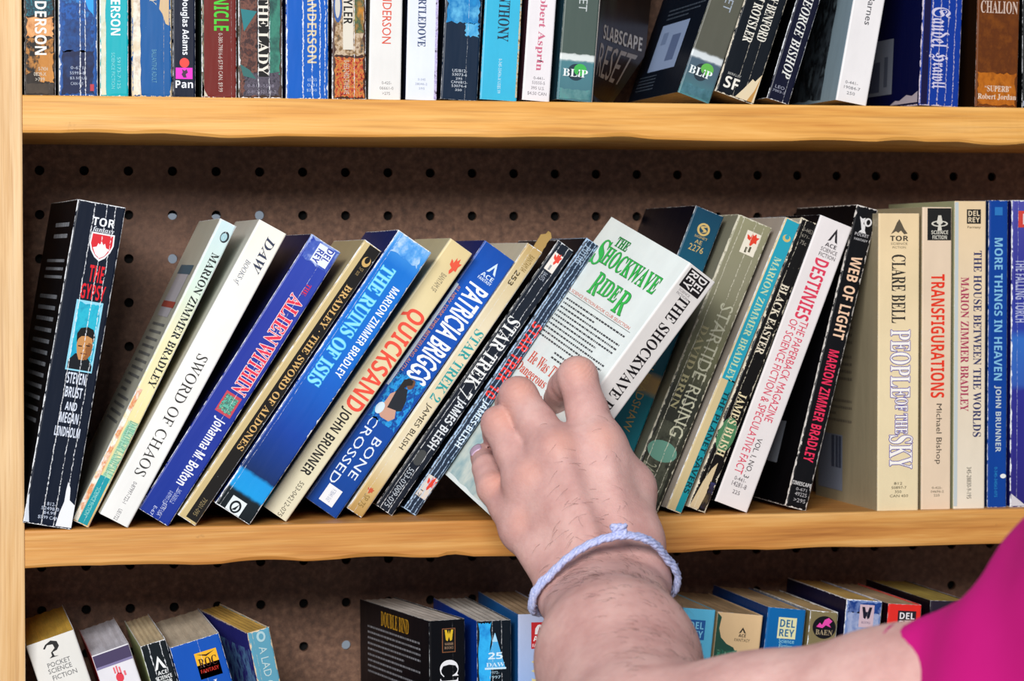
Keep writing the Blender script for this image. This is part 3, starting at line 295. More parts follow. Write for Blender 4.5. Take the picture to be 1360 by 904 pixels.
{"name":"web","label":"black paperback with cream title and pink author name, leaning on upright cream book","row":"mid","W":12.98,"H":175.5,"D":106.0,"pos":[0.43123,0.01438,0.00156],"lean":13.939,"yaw":0,"base":"#0e0d12","left":"#0f0f14","pages":"#c9bb98","edge":0.7,"cr":0.1,"creases":[],"cc":"#cfc8c2","bands":None,"dec":[["publisher_logo","E","S",0.0,4.54,164.86,169.71,"#d6d4d4",1,{}],["publisher_logo","E","S",1.3,3.64,165.79,168.88,"#0e0d12",2,{}],["publisher_logo","P","S",-3.25,2.6,160.68,169.5,"#d6d4d4",2,{"pts":[[0.2,0],[1,0],[0.8,0.2],[0.75,0.5],[0.5,0.6],[0.6,1],[0.3,0.9],[0,1],[0.25,0.6],[0.45,0.2]]}],["publisher_logo","H","S",-3.89,4.54,158.64,160.41,"#a8a6a8",1,{"s":"POCKET","f":"S"}],["publisher_logo","H","S",-3.64,4.54,156.03,157.35,"#a8a6a8",1,{"s":"FANTASY","f":"S"}],["title_lettering","T","S",-2.6,4.15,98.87,146.86,"#e6c0a2",1,{"s":"WEB OF LIGHT","f":"S"}],["author_lettering","T","S",-2.6,3.64,27.17,92.21,"#df3358",1,{"s":"MARION ZIMMER BRADLEY","f":"S"}],["publisher_line","H","S",-5.84,5.84,13.01,15.2,"#c8c6c6",1,{"s":"TIMESCAPE","f":"S"}],["price_code","H","S",-2.6,3.89,10.08,11.84,"#a8a6a8",1,{"s":"0-671","f":"s"}],["price_code","H","S",-2.6,4.54,7.09,9.28,"#a8a6a8",1,{"s":"49225","f":"s"}],["price_code","H","S",-2.6,4.54,3.58,5.77,"#a8a6a8",1,{"s":">295","f":"s"}],["barcode_label","R","L",26.5,74.2,22.69,47.22,"#aeb7c4",1,{}]]},
{"name":"people","label":"cream paperback with purple outlined title and a barcode label on its back cover","row":"mid","W":24.88,"H":168.45,"D":106.0,"pos":[0.48887,0.00472,0.0],"lean":0.0,"yaw":0,"base":"#dfcba6","left":"#a3977c","pages":"#c9bb98","edge":0.08,"cr":0.06,"creases":[],"cc":"#e4e6ea","bands":[[0,"#dccba6"],[0.5,"#e2cfa8"],[1,"#e0c69c"]],"dec":[["publisher_logo","P","S",-4.98,4.98,156.7,165.22,"#5a5040",1,{"pts":[[0,0],[0.2,0.35],[0.35,0.75],[0.5,1],[0.65,0.7],[0.8,0.35],[1,0.05],[0.8,0],[0.6,0.25],[0.45,0.1],[0.3,0.2]]}],["publisher_logo","H","S",-5.47,5.47,152.86,155.85,"#3c352a",1,{"s":"TOR","f":"S"}],["publisher_logo","H","S",-4.98,4.98,150.73,152.01,"#7a705a",1,{"s":"SCIENCE","f":"s"}],["publisher_logo","H","S",-3.98,3.98,148.6,149.88,"#7a705a",1,{"s":"FICTION","f":"s"}],["author_lettering","T","S",-4.48,3.98,106.37,145.19,"#2f2a24",1,{"s":"CLARE BELL","f":"b"}],["title_lettering","T","S",-4.98,6.97,64.05,102.52,"#f1ece4",1,{"s":"PEOPLE","f":"b","o":"#5a4aa0"}],["title_lettering","T","S",-1.99,5.47,43.5,64.04,"#f1ece4",1,{"s":"OF THE","f":"b","o":"#5a4aa0"}],["title_lettering","T","S",-5.47,8.46,23.8,42.65,"#f1ece4",1,{"s":"SKY","f":"b","o":"#5a4aa0"}],["price_code","H","S",-2.49,2.49,14.62,16.12,"#5e5644",1,{"s":"812","f":"s"}],["price_code","H","S",-3.98,4.98,12.25,13.75,"#5e5644",1,{"s":"50897-7","f":"s"}],["price_code","H","S",-1.99,1.99,9.9,11.4,"#5e5644",1,{"s":"350","f":"s"}],["price_code","H","S",-4.98,5.97,7.53,9.03,"#5e5644",1,{"s":"CAN 450","f":"s"}],["back_blurb","L","L",0.0,63.6,70.71,135.42,"#7a7162",1,{"n":15}],["back_blurb","L","L",0.0,63.6,46.11,61.77,"#7a7162",1,{"n":4}],["barcode_label","R","L",5.3,47.7,6.28,39.07,"#8d95a8",1,{}],["barcode_label","R","L",28.62,45.58,19.66,38.4,"#4f566a",2,{}],["barcode_label","R","L",33.92,36.04,19.5,38.27,"#8d95a8",3,{}],["barcode_label","R","L",40.28,41.34,19.95,38.64,"#8d95a8",3,{}]]},
{"name":"transfig","label":"pale cream paperback with a black label above its long orange-red title","row":"mid","W":18.05,"H":172.12,"D":106.0,"pos":[0.51257,0.00677,0.0],"lean":0.0,"yaw":0,"base":"#ddc6ac","left":"#a5997c","pages":"#c9bb98","edge":0.1,"cr":0.06,"creases":[],"cc":"#e4e6ea","bands":None,"dec":[["label_print","R","S",-5.96,8.3,153.33,171.52,"#16140f",1,{}],["label_print","E","S",-3.61,6.32,161.04,164.46,"#cfcabc",2,{}],["label_print","E","S",-2.53,5.24,161.68,163.82,"#16140f",3,{}],["label_print","P","S",-0.9,3.61,158.9,167.46,"#cfcabc",4,{"pts":[[0.2,0],[0.8,0],[0.65,0.4],[0.9,0.5],[0.7,1],[0.3,1],[0.1,0.5],[0.35,0.4]]}],["label_print","H","S",-3.61,6.5,156.76,158.9,"#cfcabc",2,{"s":"SCIENCE","f":"S"}],["label_print","H","S",-2.89,5.78,153.97,156.12,"#cfcabc",2,{"s":"FICTION","f":"S"}],["title_lettering","T","S",-3.61,4.69,63.68,134.06,"#df3518",1,{"s":"TRANSFIGURATIONS","f":"S"}],["author_lettering","T","S",-1.08,3.25,25.83,60.24,"#4a4238",1,{"s":"Michael Bishop","f":"s"}],["price_code","H","S",-2.53,3.61,11.63,12.92,"#7a705e",1,{"s":"0-425-","f":"s"}],["price_code","H","S",-3.25,4.69,9.47,10.77,"#7a705e",1,{"s":"04696-2","f":"s"}],["price_code","H","S",-1.44,2.17,7.33,8.62,"#7a705e",1,{"s":"225","f":"s"}]]},
{"name":"house","label":"cream upright paperback lettered in two lines, one navy and one crimson","row":"mid","W":19.27,"H":175.63,"D":106.0,"pos":[0.53297,0.00727,0.0],"lean":0.0,"yaw":0,"base":"#dcc8a8","left":"#a8aa86","pages":"#c9bb98","edge":0.1,"cr":0.05,"creases":[],"cc":"#e4e6ea","bands":[[0,"#ddd2c0"],[0.5,"#dccab0"],[1,"#dfc49c"]],"dec":[["publisher_logo","R","S",-2.31,6.16,162.81,170.97,"#1c1812",1,{}],["publisher_logo","H","S",-1.46,5.49,167.22,170.16,"#dcc8a8",2,{"s":"DEL","f":"S"}],["publisher_logo","H","S",-1.46,5.49,163.63,166.48,"#dcc8a8",2,{"s":"REY","f":"S"}],["publisher_logo","H","S",-1.93,6.16,159.81,161.52,"#5c523e",1,{"s":"Fantasy","f":"s"}],["pale_strip","R","S",-9.44,-7.32,1.45,175.03,"#b9c2c4",-1,{}],["title_lettering","T","S",1.93,6.94,40.94,147.35,"#2f3360",1,{"s":"THE HOUSE BETWEEN THE WORLDS","f":"b"}],["author_lettering","T","S",-5.78,-0.77,55.71,132.31,"#a93a58",1,{"s":"MARION ZIMMER BRADLEY","f":"b"}],["price_code","T","S",-1.54,1.16,5.6,23.74,"#6f6a60",1,{"s":"345-28830-9-195","f":"s"}]]},
{"name":"more","label":"slim blue upright paperback with pale blue lettering on the middle shelf","row":"mid","W":11.95,"H":176.13,"D":106.0,"pos":[0.55162,0.01109,0.0],"lean":0.0,"yaw":0,"base":"#0f4292","left":"#14305e","pages":"#c9bb98","edge":0.3,"cr":0.1,"creases":[],"cc":"#e4e6ea","bands":None,"dec":[["publisher_logo","R","S",-2.39,2.39,167.65,172.39,"#2f72b4",1,{}],["title_lettering","T","S",-2.39,2.63,72.98,154.7,"#7fb6d6",1,{"s":"MORE THINGS IN HEAVEN","f":"S"}],["author_lettering","T","S",-2.15,2.15,31.81,69.95,"#b9c4c6",1,{"s":"JOHN BRUNNER","f":"S"}],["white_dot","E","S",1.79,5.38,16.56,19.16,"#dfe2e0",1,{}],["price_code","T","S",-1.79,0.0,5.78,23.15,"#2f8ac0",1,{"s":"0-345-34562-075","f":"s"}]]},
{"name":"torch","label":"purple-blue paperback at the right end of the middle shelf, cut by the frame","row":"mid","W":19.14,"H":176.26,"D":106.0,"pos":[0.56894,0.01,0.0],"lean":0.0,"yaw":0,"base":"#2a2a86","left":"#1c1c5a","pages":"#c9bb98","edge":0.6,"cr":0.3,"creases":[-0.3],"cc":"#e4e6ea","bands":[[0,"#28206e"],[0.38,"#2a2a86"],[0.4,"#3056a8"],[0.55,"#2f66b8"],[0.5800000000000001,"#2a3a9a"],[0.75,"#2e2f88"],[1,"#4a4a9c"]],"dec":[["publisher_logo","R","S",-5.74,3.83,160.77,170.28,"#c8453c",1,{}],["publisher_logo","R","S",-2.87,1.91,162.5,168.55,"#d6cfd4",2,{}],["title_lettering","T","S",-7.27,-0.96,106.26,142.18,"#a9aed0",1,{"s":"THE FALLING TORCH","f":"S"}],["foot_tear","P","S",-9.19,0.0,0.6,7.79,"#c9c6cc",1,{"pts":[[0,0],[1,0],[0.7,0.3],[0,1]]}]]},
{"name":"derson","label":"paperback with orange and black art, at the left end of the top shelf","row":"top","W":16.23,"H":175.0,"D":106.0,"pos":[0.00935,0.004,0.2288],"lean":0.0,"yaw":0,"base":"#2a2018","left":"#1a1612","pages":"#c9bb98","edge":0.25,"cr":0.1,"creases":[0.3],"cc":"#e4e6ea","bands":None,"dec":[["cover_art","A","S",-7.46,7.46,41.42,54.05,["#0f5a6a","#142a3a","#2a8a9a"],0,{"sc":0.9}],["cover_art","A","S",-7.46,7.46,30.36,41.42,["#d08a4c","#e0a46c","#a8622c"],0,{}],["cover_art","A","S",-7.46,7.46,10.61,30.36,["#2b2018","#b87d3c","#1a1612","#1a1612"],0,{"sc":0.25}],["cover_art","A","S",-0.81,7.46,6.7,22.52,["#c88a44","#b67834"],1,{}],["cover_art","A","S",-7.46,7.46,0.6,6.65,["#4a3f34","#332a24"],1,{}],["author_lettering","T","S",-2.6,3.57,21.28,60.77,"#e6e4de",3,{"s":"ANDERSON","f":"S"}],["price_code","H","S",-0.81,4.06,13.0,14.98,"#c9bfae",3,{"s":"0-7434","f":"s"}],["price_code","H","S",-3.25,3.25,10.21,12.19,"#c9bfae",3,{"s":"0829-X","f":"s"}],["price_code","H","S",-2.43,2.43,7.44,9.42,"#c9bfae",3,{"s":">799","f":"s"}]]},
{"name":"bluecastle","label":"paperback with mottled deep blue art and white creases, second on the top shelf","row":"top","W":20.26,"H":175.0,"D":106.0,"pos":[0.02936,0.004,0.2288],"lean":0.0,"yaw":0,"base":"#1a4f94","left":"#cfd6d6","pages":"#c9bb98","edge":0.7,"cr":0.8,"creases":[0.05,0.18],"cc":"#e4e6ea","bands":None,"dec":[["cover_art","A","S",-8.92,8.92,0.6,58.43,["#2f7cc4","#123a74","#1d5aa8","#0e2a58"],0,{"sc":0.18}],["cover_art","A","S",-8.1,7.09,22.78,40.61,["#123060","#1e4f90"],1,{"sc":0.4}],["cover_art","A","S",-8.92,8.51,0.6,24.37,["#12264e","#0f2046","#1a3868"],1,{}],["cover_art","P","S",1.01,8.1,42.69,58.53,"#2f9be4",1,{"pts":[[0,1],[1,1],[1,0],[0.6,0.2]]}],["price_code","H","S",-4.05,4.05,14.07,15.66,"#aab4c8",3,{"s":"0-671-","f":"s"}],["price_code","H","S",-4.46,3.24,11.29,12.87,"#aab4c8",3,{"s":"55997-8","f":"s"}],["price_code","H","S",-4.46,4.46,8.52,10.1,"#aab4c8",3,{"s":"$3.50 US","f":"s"}],["price_code","H","S",-4.05,2.43,5.73,7.32,"#aab4c8",3,{"s":"CAN 495","f":"s"}],["red_patch","R","S",6.08,8.1,2.66,6.24,"#b8404c",4,{}]]},
{"name":"turq","label":"turquoise paperback with cream worn left edge on the top shelf","row":"top","W":15.04,"H":175.0,"D":106.0,"pos":[0.04819,0.004,0.2288],"lean":0.0,"yaw":0,"base":"#17a9b4","left":"#cfc9a8","pages":"#c9bb98","edge":0.6,"cr":0.05,"creases":[],"cc":"#e4e6ea","bands":None,"dec":[["worn_edge","A","S",-7.22,-4.21,0.6,54.75,["#d9d4b8","#cfd6c4","#bfb88e"],1,{}],["author_lettering","T","S",-1.8,3.31,32.25,64.41,"#e9f4f2",2,{"s":"ANDERSON","f":"S"}],["price_code","T","S",1.5,3.31,4.05,20.75,"#7fd6dc",2,{"s":"59173-7·125","f":"s"}],["price_code","T","S",-1.5,0.3,4.01,23.09,"#7fd6dc",2,{"s":"SCIENCE FICTION","f":"s"}]]},
{"name":"tornblue","label":"torn blue paperback with brown paper showing through, on the top shelf","row":"top","W":21.3,"H":175.0,"D":106.0,"pos":[0.06794,0.004,0.2288],"lean":0.0,"yaw":0,"base":"#1a5a98","left":"#17305a","pages":"#c9bb98","edge":0.9,"cr":0.3,"creases":[0.3],"cc":"#d2c0a0","bands":None,"dec":[["worn_strip","A","S",-10.22,-5.54,0.6,55.12,["#d8c4a4","#e8e0d2","#a88a68"],1,{}],["worn_strip","P","S",3.41,9.16,37.89,55.43,"#cdb28c",1,{"pts":[[0.1,1],[1,1],[1,0],[0.7,0.05],[0.4,0.35],[0.1,0.5],[0.2,0.8]]}],["author_lettering","T","S",-1.06,2.56,48.54,122.89,"#c9c4b4",2,{"s":"POHL & KORNBLUTH MARY","f":"i"}],["price_code","T","S",0.0,2.56,7.49,25.04,"#5f96b8",2,{"s":"BALLANTINE ADULT","f":"s"}]]},
{"name":"pan","label":"narrow black paperback with a magenta label and red dot on the top shelf","row":"top","W":12.21,"H":175.0,"D":106.0,"pos":[0.0851,0.004,0.2288],"lean":0.0,"yaw":0,"base":"#101a30","left":"#0c1220","pages":"#c9bb98","edge":0.25,"cr":0.05,"creases":[],"cc":"#e4e6ea","bands":None,"dec":[["author_lettering","T","S",-1.95,2.69,22.51,53.27,"#e6eaf0",1,{"s":"Douglas Adams","f":"S"}],["publisher_logo","E","S",-2.44,2.69,15.71,20.91,"#e04038",1,{}],["publisher_logo","R","S",-4.52,4.39,9.71,15.71,"#e024c0",1,{}],["publisher_logo","P","S",-1.46,1.95,10.51,14.91,"#3a1038",2,{"pts":[[0.3,0],[0.8,0],[0.65,0.4],[1,0.6],[0.8,1],[0.5,0.8],[0.1,1],[0.2,0.6],[0,0.4]]}],["publisher_logo","H","S",-4.64,4.64,4.91,8.91,"#e6eaf0",1,{"s":"Pan","f":"S"}]]},
{"name":"redgreen","label":"dark red paperback with bright green title on the top shelf","row":"top","W":18.71,"H":175.0,"D":106.0,"pos":[0.10376,0.004,0.2288],"lean":0.0,"yaw":0,"base":"#6e2620","left":"#3a4a40","pages":"#c9bb98","edge":0.5,"cr":0.15,"creases":[0.35],"cc":"#e4e6ea","bands":None,"dec":[["title_lettering","T","S",-2.81,5.24,35.65,72.09,"#4fc43c",1,{"s":"CHRONICLE","f":"S"}],["price_code","T","S",-0.75,1.87,3.16,34.44,"#c9b8b0",1,{"s":"0-380-79816-6·$7.99 CAN. $9.99","f":"s"}],["worn_corner","P","S",-9.17,-5.99,0.6,11.87,"#c9c0b0",1,{"pts":[[0,0],[1,0],[0.4,0.3],[0,1]]}],["worn_corner","A","S",-9.17,-8.05,0.6,55.87,["#8d8068","#3a4a40","#c9c0a8"],1,{}]]},
{"name":"lady","label":"paperback with tall white title over brown and green art on the top shelf","row":"top","W":23.7,"H":175.0,"D":106.0,"pos":[0.12598,0.004,0.2288],"lean":0.0,"yaw":0,"base":"#4a3a32","left":"#8d8a78","pages":"#c9bb98","edge":0.6,"cr":0.7,"creases":[-0.05,0.2],"cc":"#e4e6ea","bands":None,"dec":[["cover_art","A","S",-11.14,0.0,0.6,60.42,["#6a3f34","#3a2a2c","#7a5044","#241e22"],0,{"sc":0.25}],["cover_art","A","S",4.27,10.67,12.41,60.7,["#2f6a60","#3f8270","#2a4f4c"],0,{}],["cover_art","A","S",-9.48,10.67,0.6,14.33,["#3a3440","#5a5460","#242430"],1,{"sc":0.5}],["cover_art","P","S",-10.67,-1.9,35.52,47.56,"#2f7a80",2,{"pts":[[0,1],[1,0.9],[0.2,0]]}],["cover_art","P","S",-11.14,-2.37,10.2,18.24,"#3a6a68",2,{"pts":[[0,1],[0.6,0.6],[1,0],[0.2,0.2]]}],["title_band","R","S",-1.9,4.27,11.52,60.57,"#171416",2,{}],["title_lettering","T","S",-1.42,4.27,12.33,55.75,"#e2dcd0",3,{"s":"THE LADY","f":"b"}],["price_code","H","S",-7.11,7.11,5.87,7.48,"#8a8494",3,{"s":"0-812-5508","f":"s"}],["price_code","H","S",-7.11,8.3,2.65,4.26,"#8a8494",3,{"s":"0-812-52139-2","f":"s"}]]},
{"name":"anderson","label":"bright blue paperback heavily creased white, with tan author lettering, on the top shelf","row":"top","W":23.07,"H":175.0,"D":106.0,"pos":[0.15119,0.004,0.2288],"lean":0.0,"yaw":0,"base":"#0f5cb8","left":"#0c2c60","pages":"#c9bb98","edge":0.7,"cr":1.1,"creases":[-0.1,0.12,0.3,0.42],"cc":"#e4e6ea","bands":None,"dec":[["author_lettering","T","S",0.0,5.07,19.17,56.31,"#cdbfa0",1,{"s":"ANDERSON","f":"S"}],["price_code","H","S",0.0,5.07,9.48,11.09,"#9fbce0",1,{"s":"65-55","f":"s"}],["price_code","H","S",0.0,5.07,6.65,8.26,"#9fbce0",1,{"s":"0-31","f":"s"}],["price_code","H","S",-0.46,5.07,3.82,5.43,"#9fbce0",1,{"s":"$2.50","f":"s"}]]},
{"name":"brown","label":"brown and red patterned paperback with white title strip on the top shelf","row":"top","W":18.7,"H":175.0,"D":106.0,"pos":[0.17392,0.004,0.2288],"lean":0.0,"yaw":0,"base":"#4a3028","left":"#2a1c18","pages":"#c9bb98","edge":0.6,"cr":0.6,"creases":[0.15],"cc":"#e4e6ea","bands":None,"dec":[["cover_art","A","S",-8.23,8.42,23.13,61.59,["#6a4a34","#c9b49a","#8a6a44","#2f4a54"],0,{"sc":0.3}],["cover_art","A","S",-8.23,8.42,0.6,23.13,["#2a1418","#b8402c","#c98a44","#3a1c24"],0,{"sc":0.7}],["title_strip","R","S",-3.37,2.24,26.77,61.57,"#d9d2c4",1,{}],["title_lettering","T","S",-2.99,1.87,40.54,57.12,"#1c1a1a",2,{"s":"TYLER","f":"S"}],["cover_art","A","S",2.24,8.42,35.38,61.7,["#b89a34","#3f5a44","#c9842c"],1,{}],["cover_art","E","S",-8.42,-3.74,41.24,58.22,"#3a5c9a",1,{}],["cover_art","E","S",-7.67,-4.86,43.66,56.6,"#c9c4bc",2,{}],["price_code","T","S",-2.99,0.0,2.85,21.08,"#c9bcae",2,{"s":"0-553-2402-TWELVE","f":"s"}]]},
{"name":"redname","label":"white paperback with thin red author name on the top shelf","row":"top","W":17.99,"H":175.0,"D":106.0,"pos":[0.19329,0.004,0.22899],"lean":1.2,"yaw":0,"base":"#e2e0dd","left":"#6e6a60","pages":"#c9bb98","edge":0.1,"cr":0.03,"creases":[],"cc":"#e4e6ea","bands":None,"dec":[["author_lettering","T","S",-2.16,2.88,30.19,77.3,"#d8523c",1,{"s":"POUL ANDERSON","f":"s"}],["price_code","H","S",-1.8,3.6,8.26,9.88,"#9a9898",1,{"s":"0-425-","f":"s"}],["price_code","H","S",-2.88,4.68,5.41,7.03,"#9a9898",1,{"s":"06661-0","f":"s"}],["price_code","H","S",-1.44,2.88,2.55,4.18,"#9a9898",1,{"s":">275","f":"s"}]]},
{"name":"navyname","label":"bluish white paperback with navy serif author name on the top shelf","row":"top","W":17.26,"H":175.0,"D":106.0,"pos":[0.2134,0.004,0.22901],"lean":1.4,"yaw":0,"base":"#dde2ee","left":"#1c2030","pages":"#c9bb98","edge":0.1,"cr":0.03,"creases":[],"cc":"#e4e6ea","bands":None,"dec":[["author_lettering","T","S",-2.76,1.73,28.85,79.36,"#38486e",1,{"s":"HARRY TURTLEDOVE","f":"b"}],["cover_art","A","S",6.91,8.46,0.6,62.64,["#8d84b8","#c9bfe0","#3a2c44"],1,{"sc":0.5}],["price_code","H","S",-2.07,2.07,10.52,11.74,"#a6aebc",1,{"s":"0-345","f":"s"}],["price_code","H","S",-3.45,3.11,8.07,9.29,"#a6aebc",1,{"s":"38046-2","f":"s"}],["price_code","H","S",-1.38,1.73,5.63,6.86,"#a6aebc",1,{"s":"595","f":"s"}]]},
{"name":"navysky","label":"dark navy paperback with a light blue sky patch, left of the sky blue one","row":"top","W":20.53,"H":175.0,"D":106.0,"pos":[0.23437,0.004,0.22934],"lean":3.0,"yaw":0,"base":"#15293e","left":"#0e1620","pages":"#c9bb98","edge":0.2,"cr":0.25,"creases":[0.15],"cc":"#e4e6ea","bands":None,"dec":[["sky_print","A","S",-9.45,9.45,41.23,62.52,["#2a90cc","#1f7ab8","#63b4dc"],0,{}],["sky_print","A","S",1.03,9.45,34.23,42.43,["#2a90cc","#63b4dc","#15293e"],0,{}],["price_code","H","S",-4.52,3.7,14.99,16.63,"#c4ccd6",1,{"s":"US/812-","f":"s"}],["price_code","H","S",-4.52,3.7,12.94,14.37,"#c4ccd6",1,{"s":"53073-6","f":"s"}],["price_code","H","S",-2.46,1.23,10.88,12.1,"#c4ccd6",1,{"s":"295","f":"s"}],["price_code","H","S",-4.93,4.11,8.84,10.27,"#c4ccd6",1,{"s":"CAN/812-","f":"s"}],["price_code","H","S",-4.52,3.7,6.79,8.22,"#c4ccd6",1,{"s":"53074-4","f":"s"}],["price_code","H","S",-2.46,1.23,4.73,5.96,"#c4ccd6",1,{"s":"350","f":"s"}]]},
{"name":"skyname","label":"sky blue paperback with dark serif author name on the top shelf","row":"top","W":20.88,"H":175.0,"D":106.0,"pos":[0.2563,0.004,0.22938],"lean":3.2,"yaw":0,"base":"#3fb2d6","left":"#16121a","pages":"#c9bb98","edge":0.15,"cr":0.1,"creases":[],"cc":"#e4e6ea","bands":None,"dec":[["author_lettering","T","S",-2.51,3.76,32.2,80.27,"#123248",1,{"s":"PIERS ANTHONY","f":"b"}],["price_code","T","S",-1.25,0.84,3.77,22.69,"#bfe2ee",1,{"s":"0-345-33436-X·US$5.99","f":"s"}],["worn_edge","A","S",9.19,10.23,1.98,63.73,["#2a2420","#c9b48c","#3fb2d6"],1,{"sc":0.8}]]},
{"name":"asprin","label":"white paperback with crimson serif author name on the top shelf","row":"top","W":15.72,"H":175.0,"D":106.0,"pos":[0.27732,0.004,0.22935],"lean":4.0,"yaw":0,"base":"#e4dfe2","left":"#4a2c34","pages":"#c9bb98","edge":0.1,"cr":0.03,"creases":[],"cc":"#e4e6ea","bands":None,"dec":[["author_lettering","T","S",-2.2,2.83,16.51,61.92,"#c96a84",1,{"s":"Robert Asprin","f":"b"}],["price_code","H","S",-2.2,4.09,11.61,13.26,"#8a868c",1,{"s":"0-441-","f":"s"}],["price_code","H","S",-2.83,4.4,9.12,10.77,"#8a868c",1,{"s":"53555-5","f":"s"}],["price_code","H","S",-3.14,4.4,6.21,7.87,"#8a868c",1,{"s":"395 U.S.","f":"s"}],["price_code","H","S",-5.03,5.66,2.88,4.95,"#8a868c",1,{"s":"$4.50 CAN","f":"s"}]]},
{"name":"slab1","label":"teal paperback standing with its dark front cover splayed open, middle of top shelf","row":"top","W":20.11,"H":175.0,"D":106.0,"pos":[0.29901,0.004,0.22961],"lean":4.6,"yaw":0,"base":"#3f6a78","left":"#24404c","pages":"#c9bb98","edge":0.08,"cr":0.03,"creases":[],"cc":"#e4e6ea","bands":[[0,"#46707a"],[0.124,"#4a7a84"],[0.128,"#d2d8d6"],[0.14400000000000002,"#d2d8d6"],[0.14700000000000002,"#4a5852"],[1,"#4a5450"]],"dec":[["title_lettering","T","S",-1.61,3.22,49.4,65.98,"#b9c0c0",1,{"s":"RESET","f":"s"}],["publisher_logo","E","S",-5.03,4.42,11.15,20.27,"#1c3442",1,{}],["publisher_logo","E","S",-1.61,5.63,13.86,20.5,"#3fae50",2,{}],["publisher_logo","H","S",-7.64,6.44,13.19,17.34,"#e2eaea",3,{"s":"BLiP","f":"b"}],["water_print","A","S",-9.05,9.05,0.6,6.62,["#4f9a94","#5f8a8c","#3f7478"],1,{}]],"flap":1},
{"name":"slab2","label":"leaning teal paperback with green dot emblem and barcode label on its dark back","row":"top","W":19.4,"H":175.0,"D":106.0,"pos":[0.36729,0.004,0.23204],"lean":19.5,"yaw":0,"base":"#445560","left":"#17202c","pages":"#c9bb98","edge":0.08,"cr":0.03,"creases":[],"cc":"#e4e6ea","bands":[[0,"#467a80"],[0.06999999999999995,"#46606c"],[0.124,"#4a5c6c"],[0.128,"#c9cfd2"],[0.14400000000000002,"#c9cfd2"],[0.15000000000000002,"#54544a"],[1,"#5a5a48"]],"dec":[["title_lettering","T","S",-0.97,3.88,51.83,69.68,"#9aa4b0",1,{"s":"RESET","f":"s"}],["publisher_logo","E","S",-4.85,3.49,10.05,19.84,"#22313c",1,{}],["publisher_logo","E","S",-1.55,5.82,14.21,20.89,"#5fae4a",2,{}],["publisher_logo","H","S",-7.76,5.82,12.61,17.06,"#e2eaea",3,{"s":"BLiP","f":"b"}],["water_print","A","S",-8.73,8.73,0.6,7.19,["#4f8c90","#4c7480","#3a6068"],1,{}],["barcode_label","R","L",23.32,79.5,16.82,45.83,"#9fb4da",1,{}],["barcode_label","R","L",53.0,69.96,22.05,38.06,"#6a7ca4",2,{}],["barcode_label","R","L",31.8,42.4,33.16,40.6,"#8296bc",2,{}],["back_blurb","L","L",26.5,100.7,48.4,56.18,"#55606e",1,{"n":3}],["back_blurb","L","L",10.6,47.7,4.88,15.14,"#55606e",1,{"n":5}]]},
{"name":"benford","label":"black paperback with two white author names and a torn tan foot, top shelf","row":"top","W":23.57,"H":175.0,"D":106.0,"pos":[0.39109,0.004,0.23254],"lean":18.5,"yaw":0,"base":"#111820","left":"#0a0c10","pages":"#c9bb98","edge":0.7,"cr":0.35,"creases":[-0.05,0.2],"cc":"#cfc6b4","bands":None,"dec":[["author_lettering","T","S",1.41,7.07,34.65,79.58,"#e0dcd0",1,{"s":"GREGORY BENFORD","f":"b"}],["author_lettering","T","S",-6.13,-0.47,31.53,77.75,"#e0dcd0",1,{"s":"WILLIAM ROTSLER","f":"b"}],["publisher_logo","H","S",-8.49,0.0,3.7,10.35,"#e4e0d6",1,{"s":"SF","f":"S"}],["publisher_logo","H","S",-8.01,0.0,11.32,12.65,"#a8a8a4",1,{"s":"BERKLEY","f":"s"}],["torn_corner","P","S",0.0,11.31,0.6,17.37,"#d9c8a8",2,{"pts":[[0,0],[1,0],[1,1],[0.75,0.7],[0.6,0.75],[0.3,0.35]]}],["torn_corner","P","S",7.07,11.31,0.6,17.28,"#b98a4c",3,{"pts":[[0,0],[0.7,0],[1,1],[0.6,0.4]]}]]},
{"name":"gbishop","label":"leaning navy-black paperback with one white italic author name on the top shelf","row":"top","W":13.43,"H":175.0,"D":106.0,"pos":[0.41637,0.004,0.23082],"lean":17.5,"yaw":0,"base":"#12142c","left":"#07070c","pages":"#c9bb98","edge":0.45,"cr":0.3,"creases":[0.2],"cc":"#e4e6ea","bands":None,"dec":[["author_lettering","T","S",-2.69,2.96,13.56,63.64,"#dcdcd8",1,{"s":"GEORGE BISHOP","f":"I"}],["price_code","H","S",-4.03,1.61,6.93,8.69,"#9a9cac",1,{"s":"LEO","f":"s"}],["price_code","H","S",-4.84,2.69,4.76,6.08,"#9a9cac",1,{"s":"7003-2","f":"s"}]]},
{"name":"barnes","label":"white paperback with pale blue back cover, leaning slightly, on the top shelf","row":"top","W":18.64,"H":175.0,"D":106.0,"pos":[0.45968,0.004,0.23047],"lean":10.3,"yaw":0,"base":"#e2dede","left":"#8fa4b0","pages":"#c9bb98","edge":0.12,"cr":0.03,"creases":[],"cc":"#e4e6ea","bands":None,"dec":[["author_lettering","T","S",-1.86,3.35,44.81,75.42,"#4a4a50",1,{"s":"John Barnes","f":"s"}],["price_code","H","S",-5.59,1.86,10.26,11.98,"#7c7c80",1,{"s":"0-441-","f":"s"}],["price_code","H","S",-5.96,3.73,7.39,9.11,"#7c7c80",1,{"s":"19084-7","f":"s"}],["price_code","H","S",-3.73,1.12,4.34,6.06,"#7c7c80",1,{"s":"250","f":"s"}],["back_art","A","L",0.0,79.5,1.3,72.17,["#2a2c30","#4a545c","#1a1c20","#6a7880"],1,{"sc":0.06}]]},
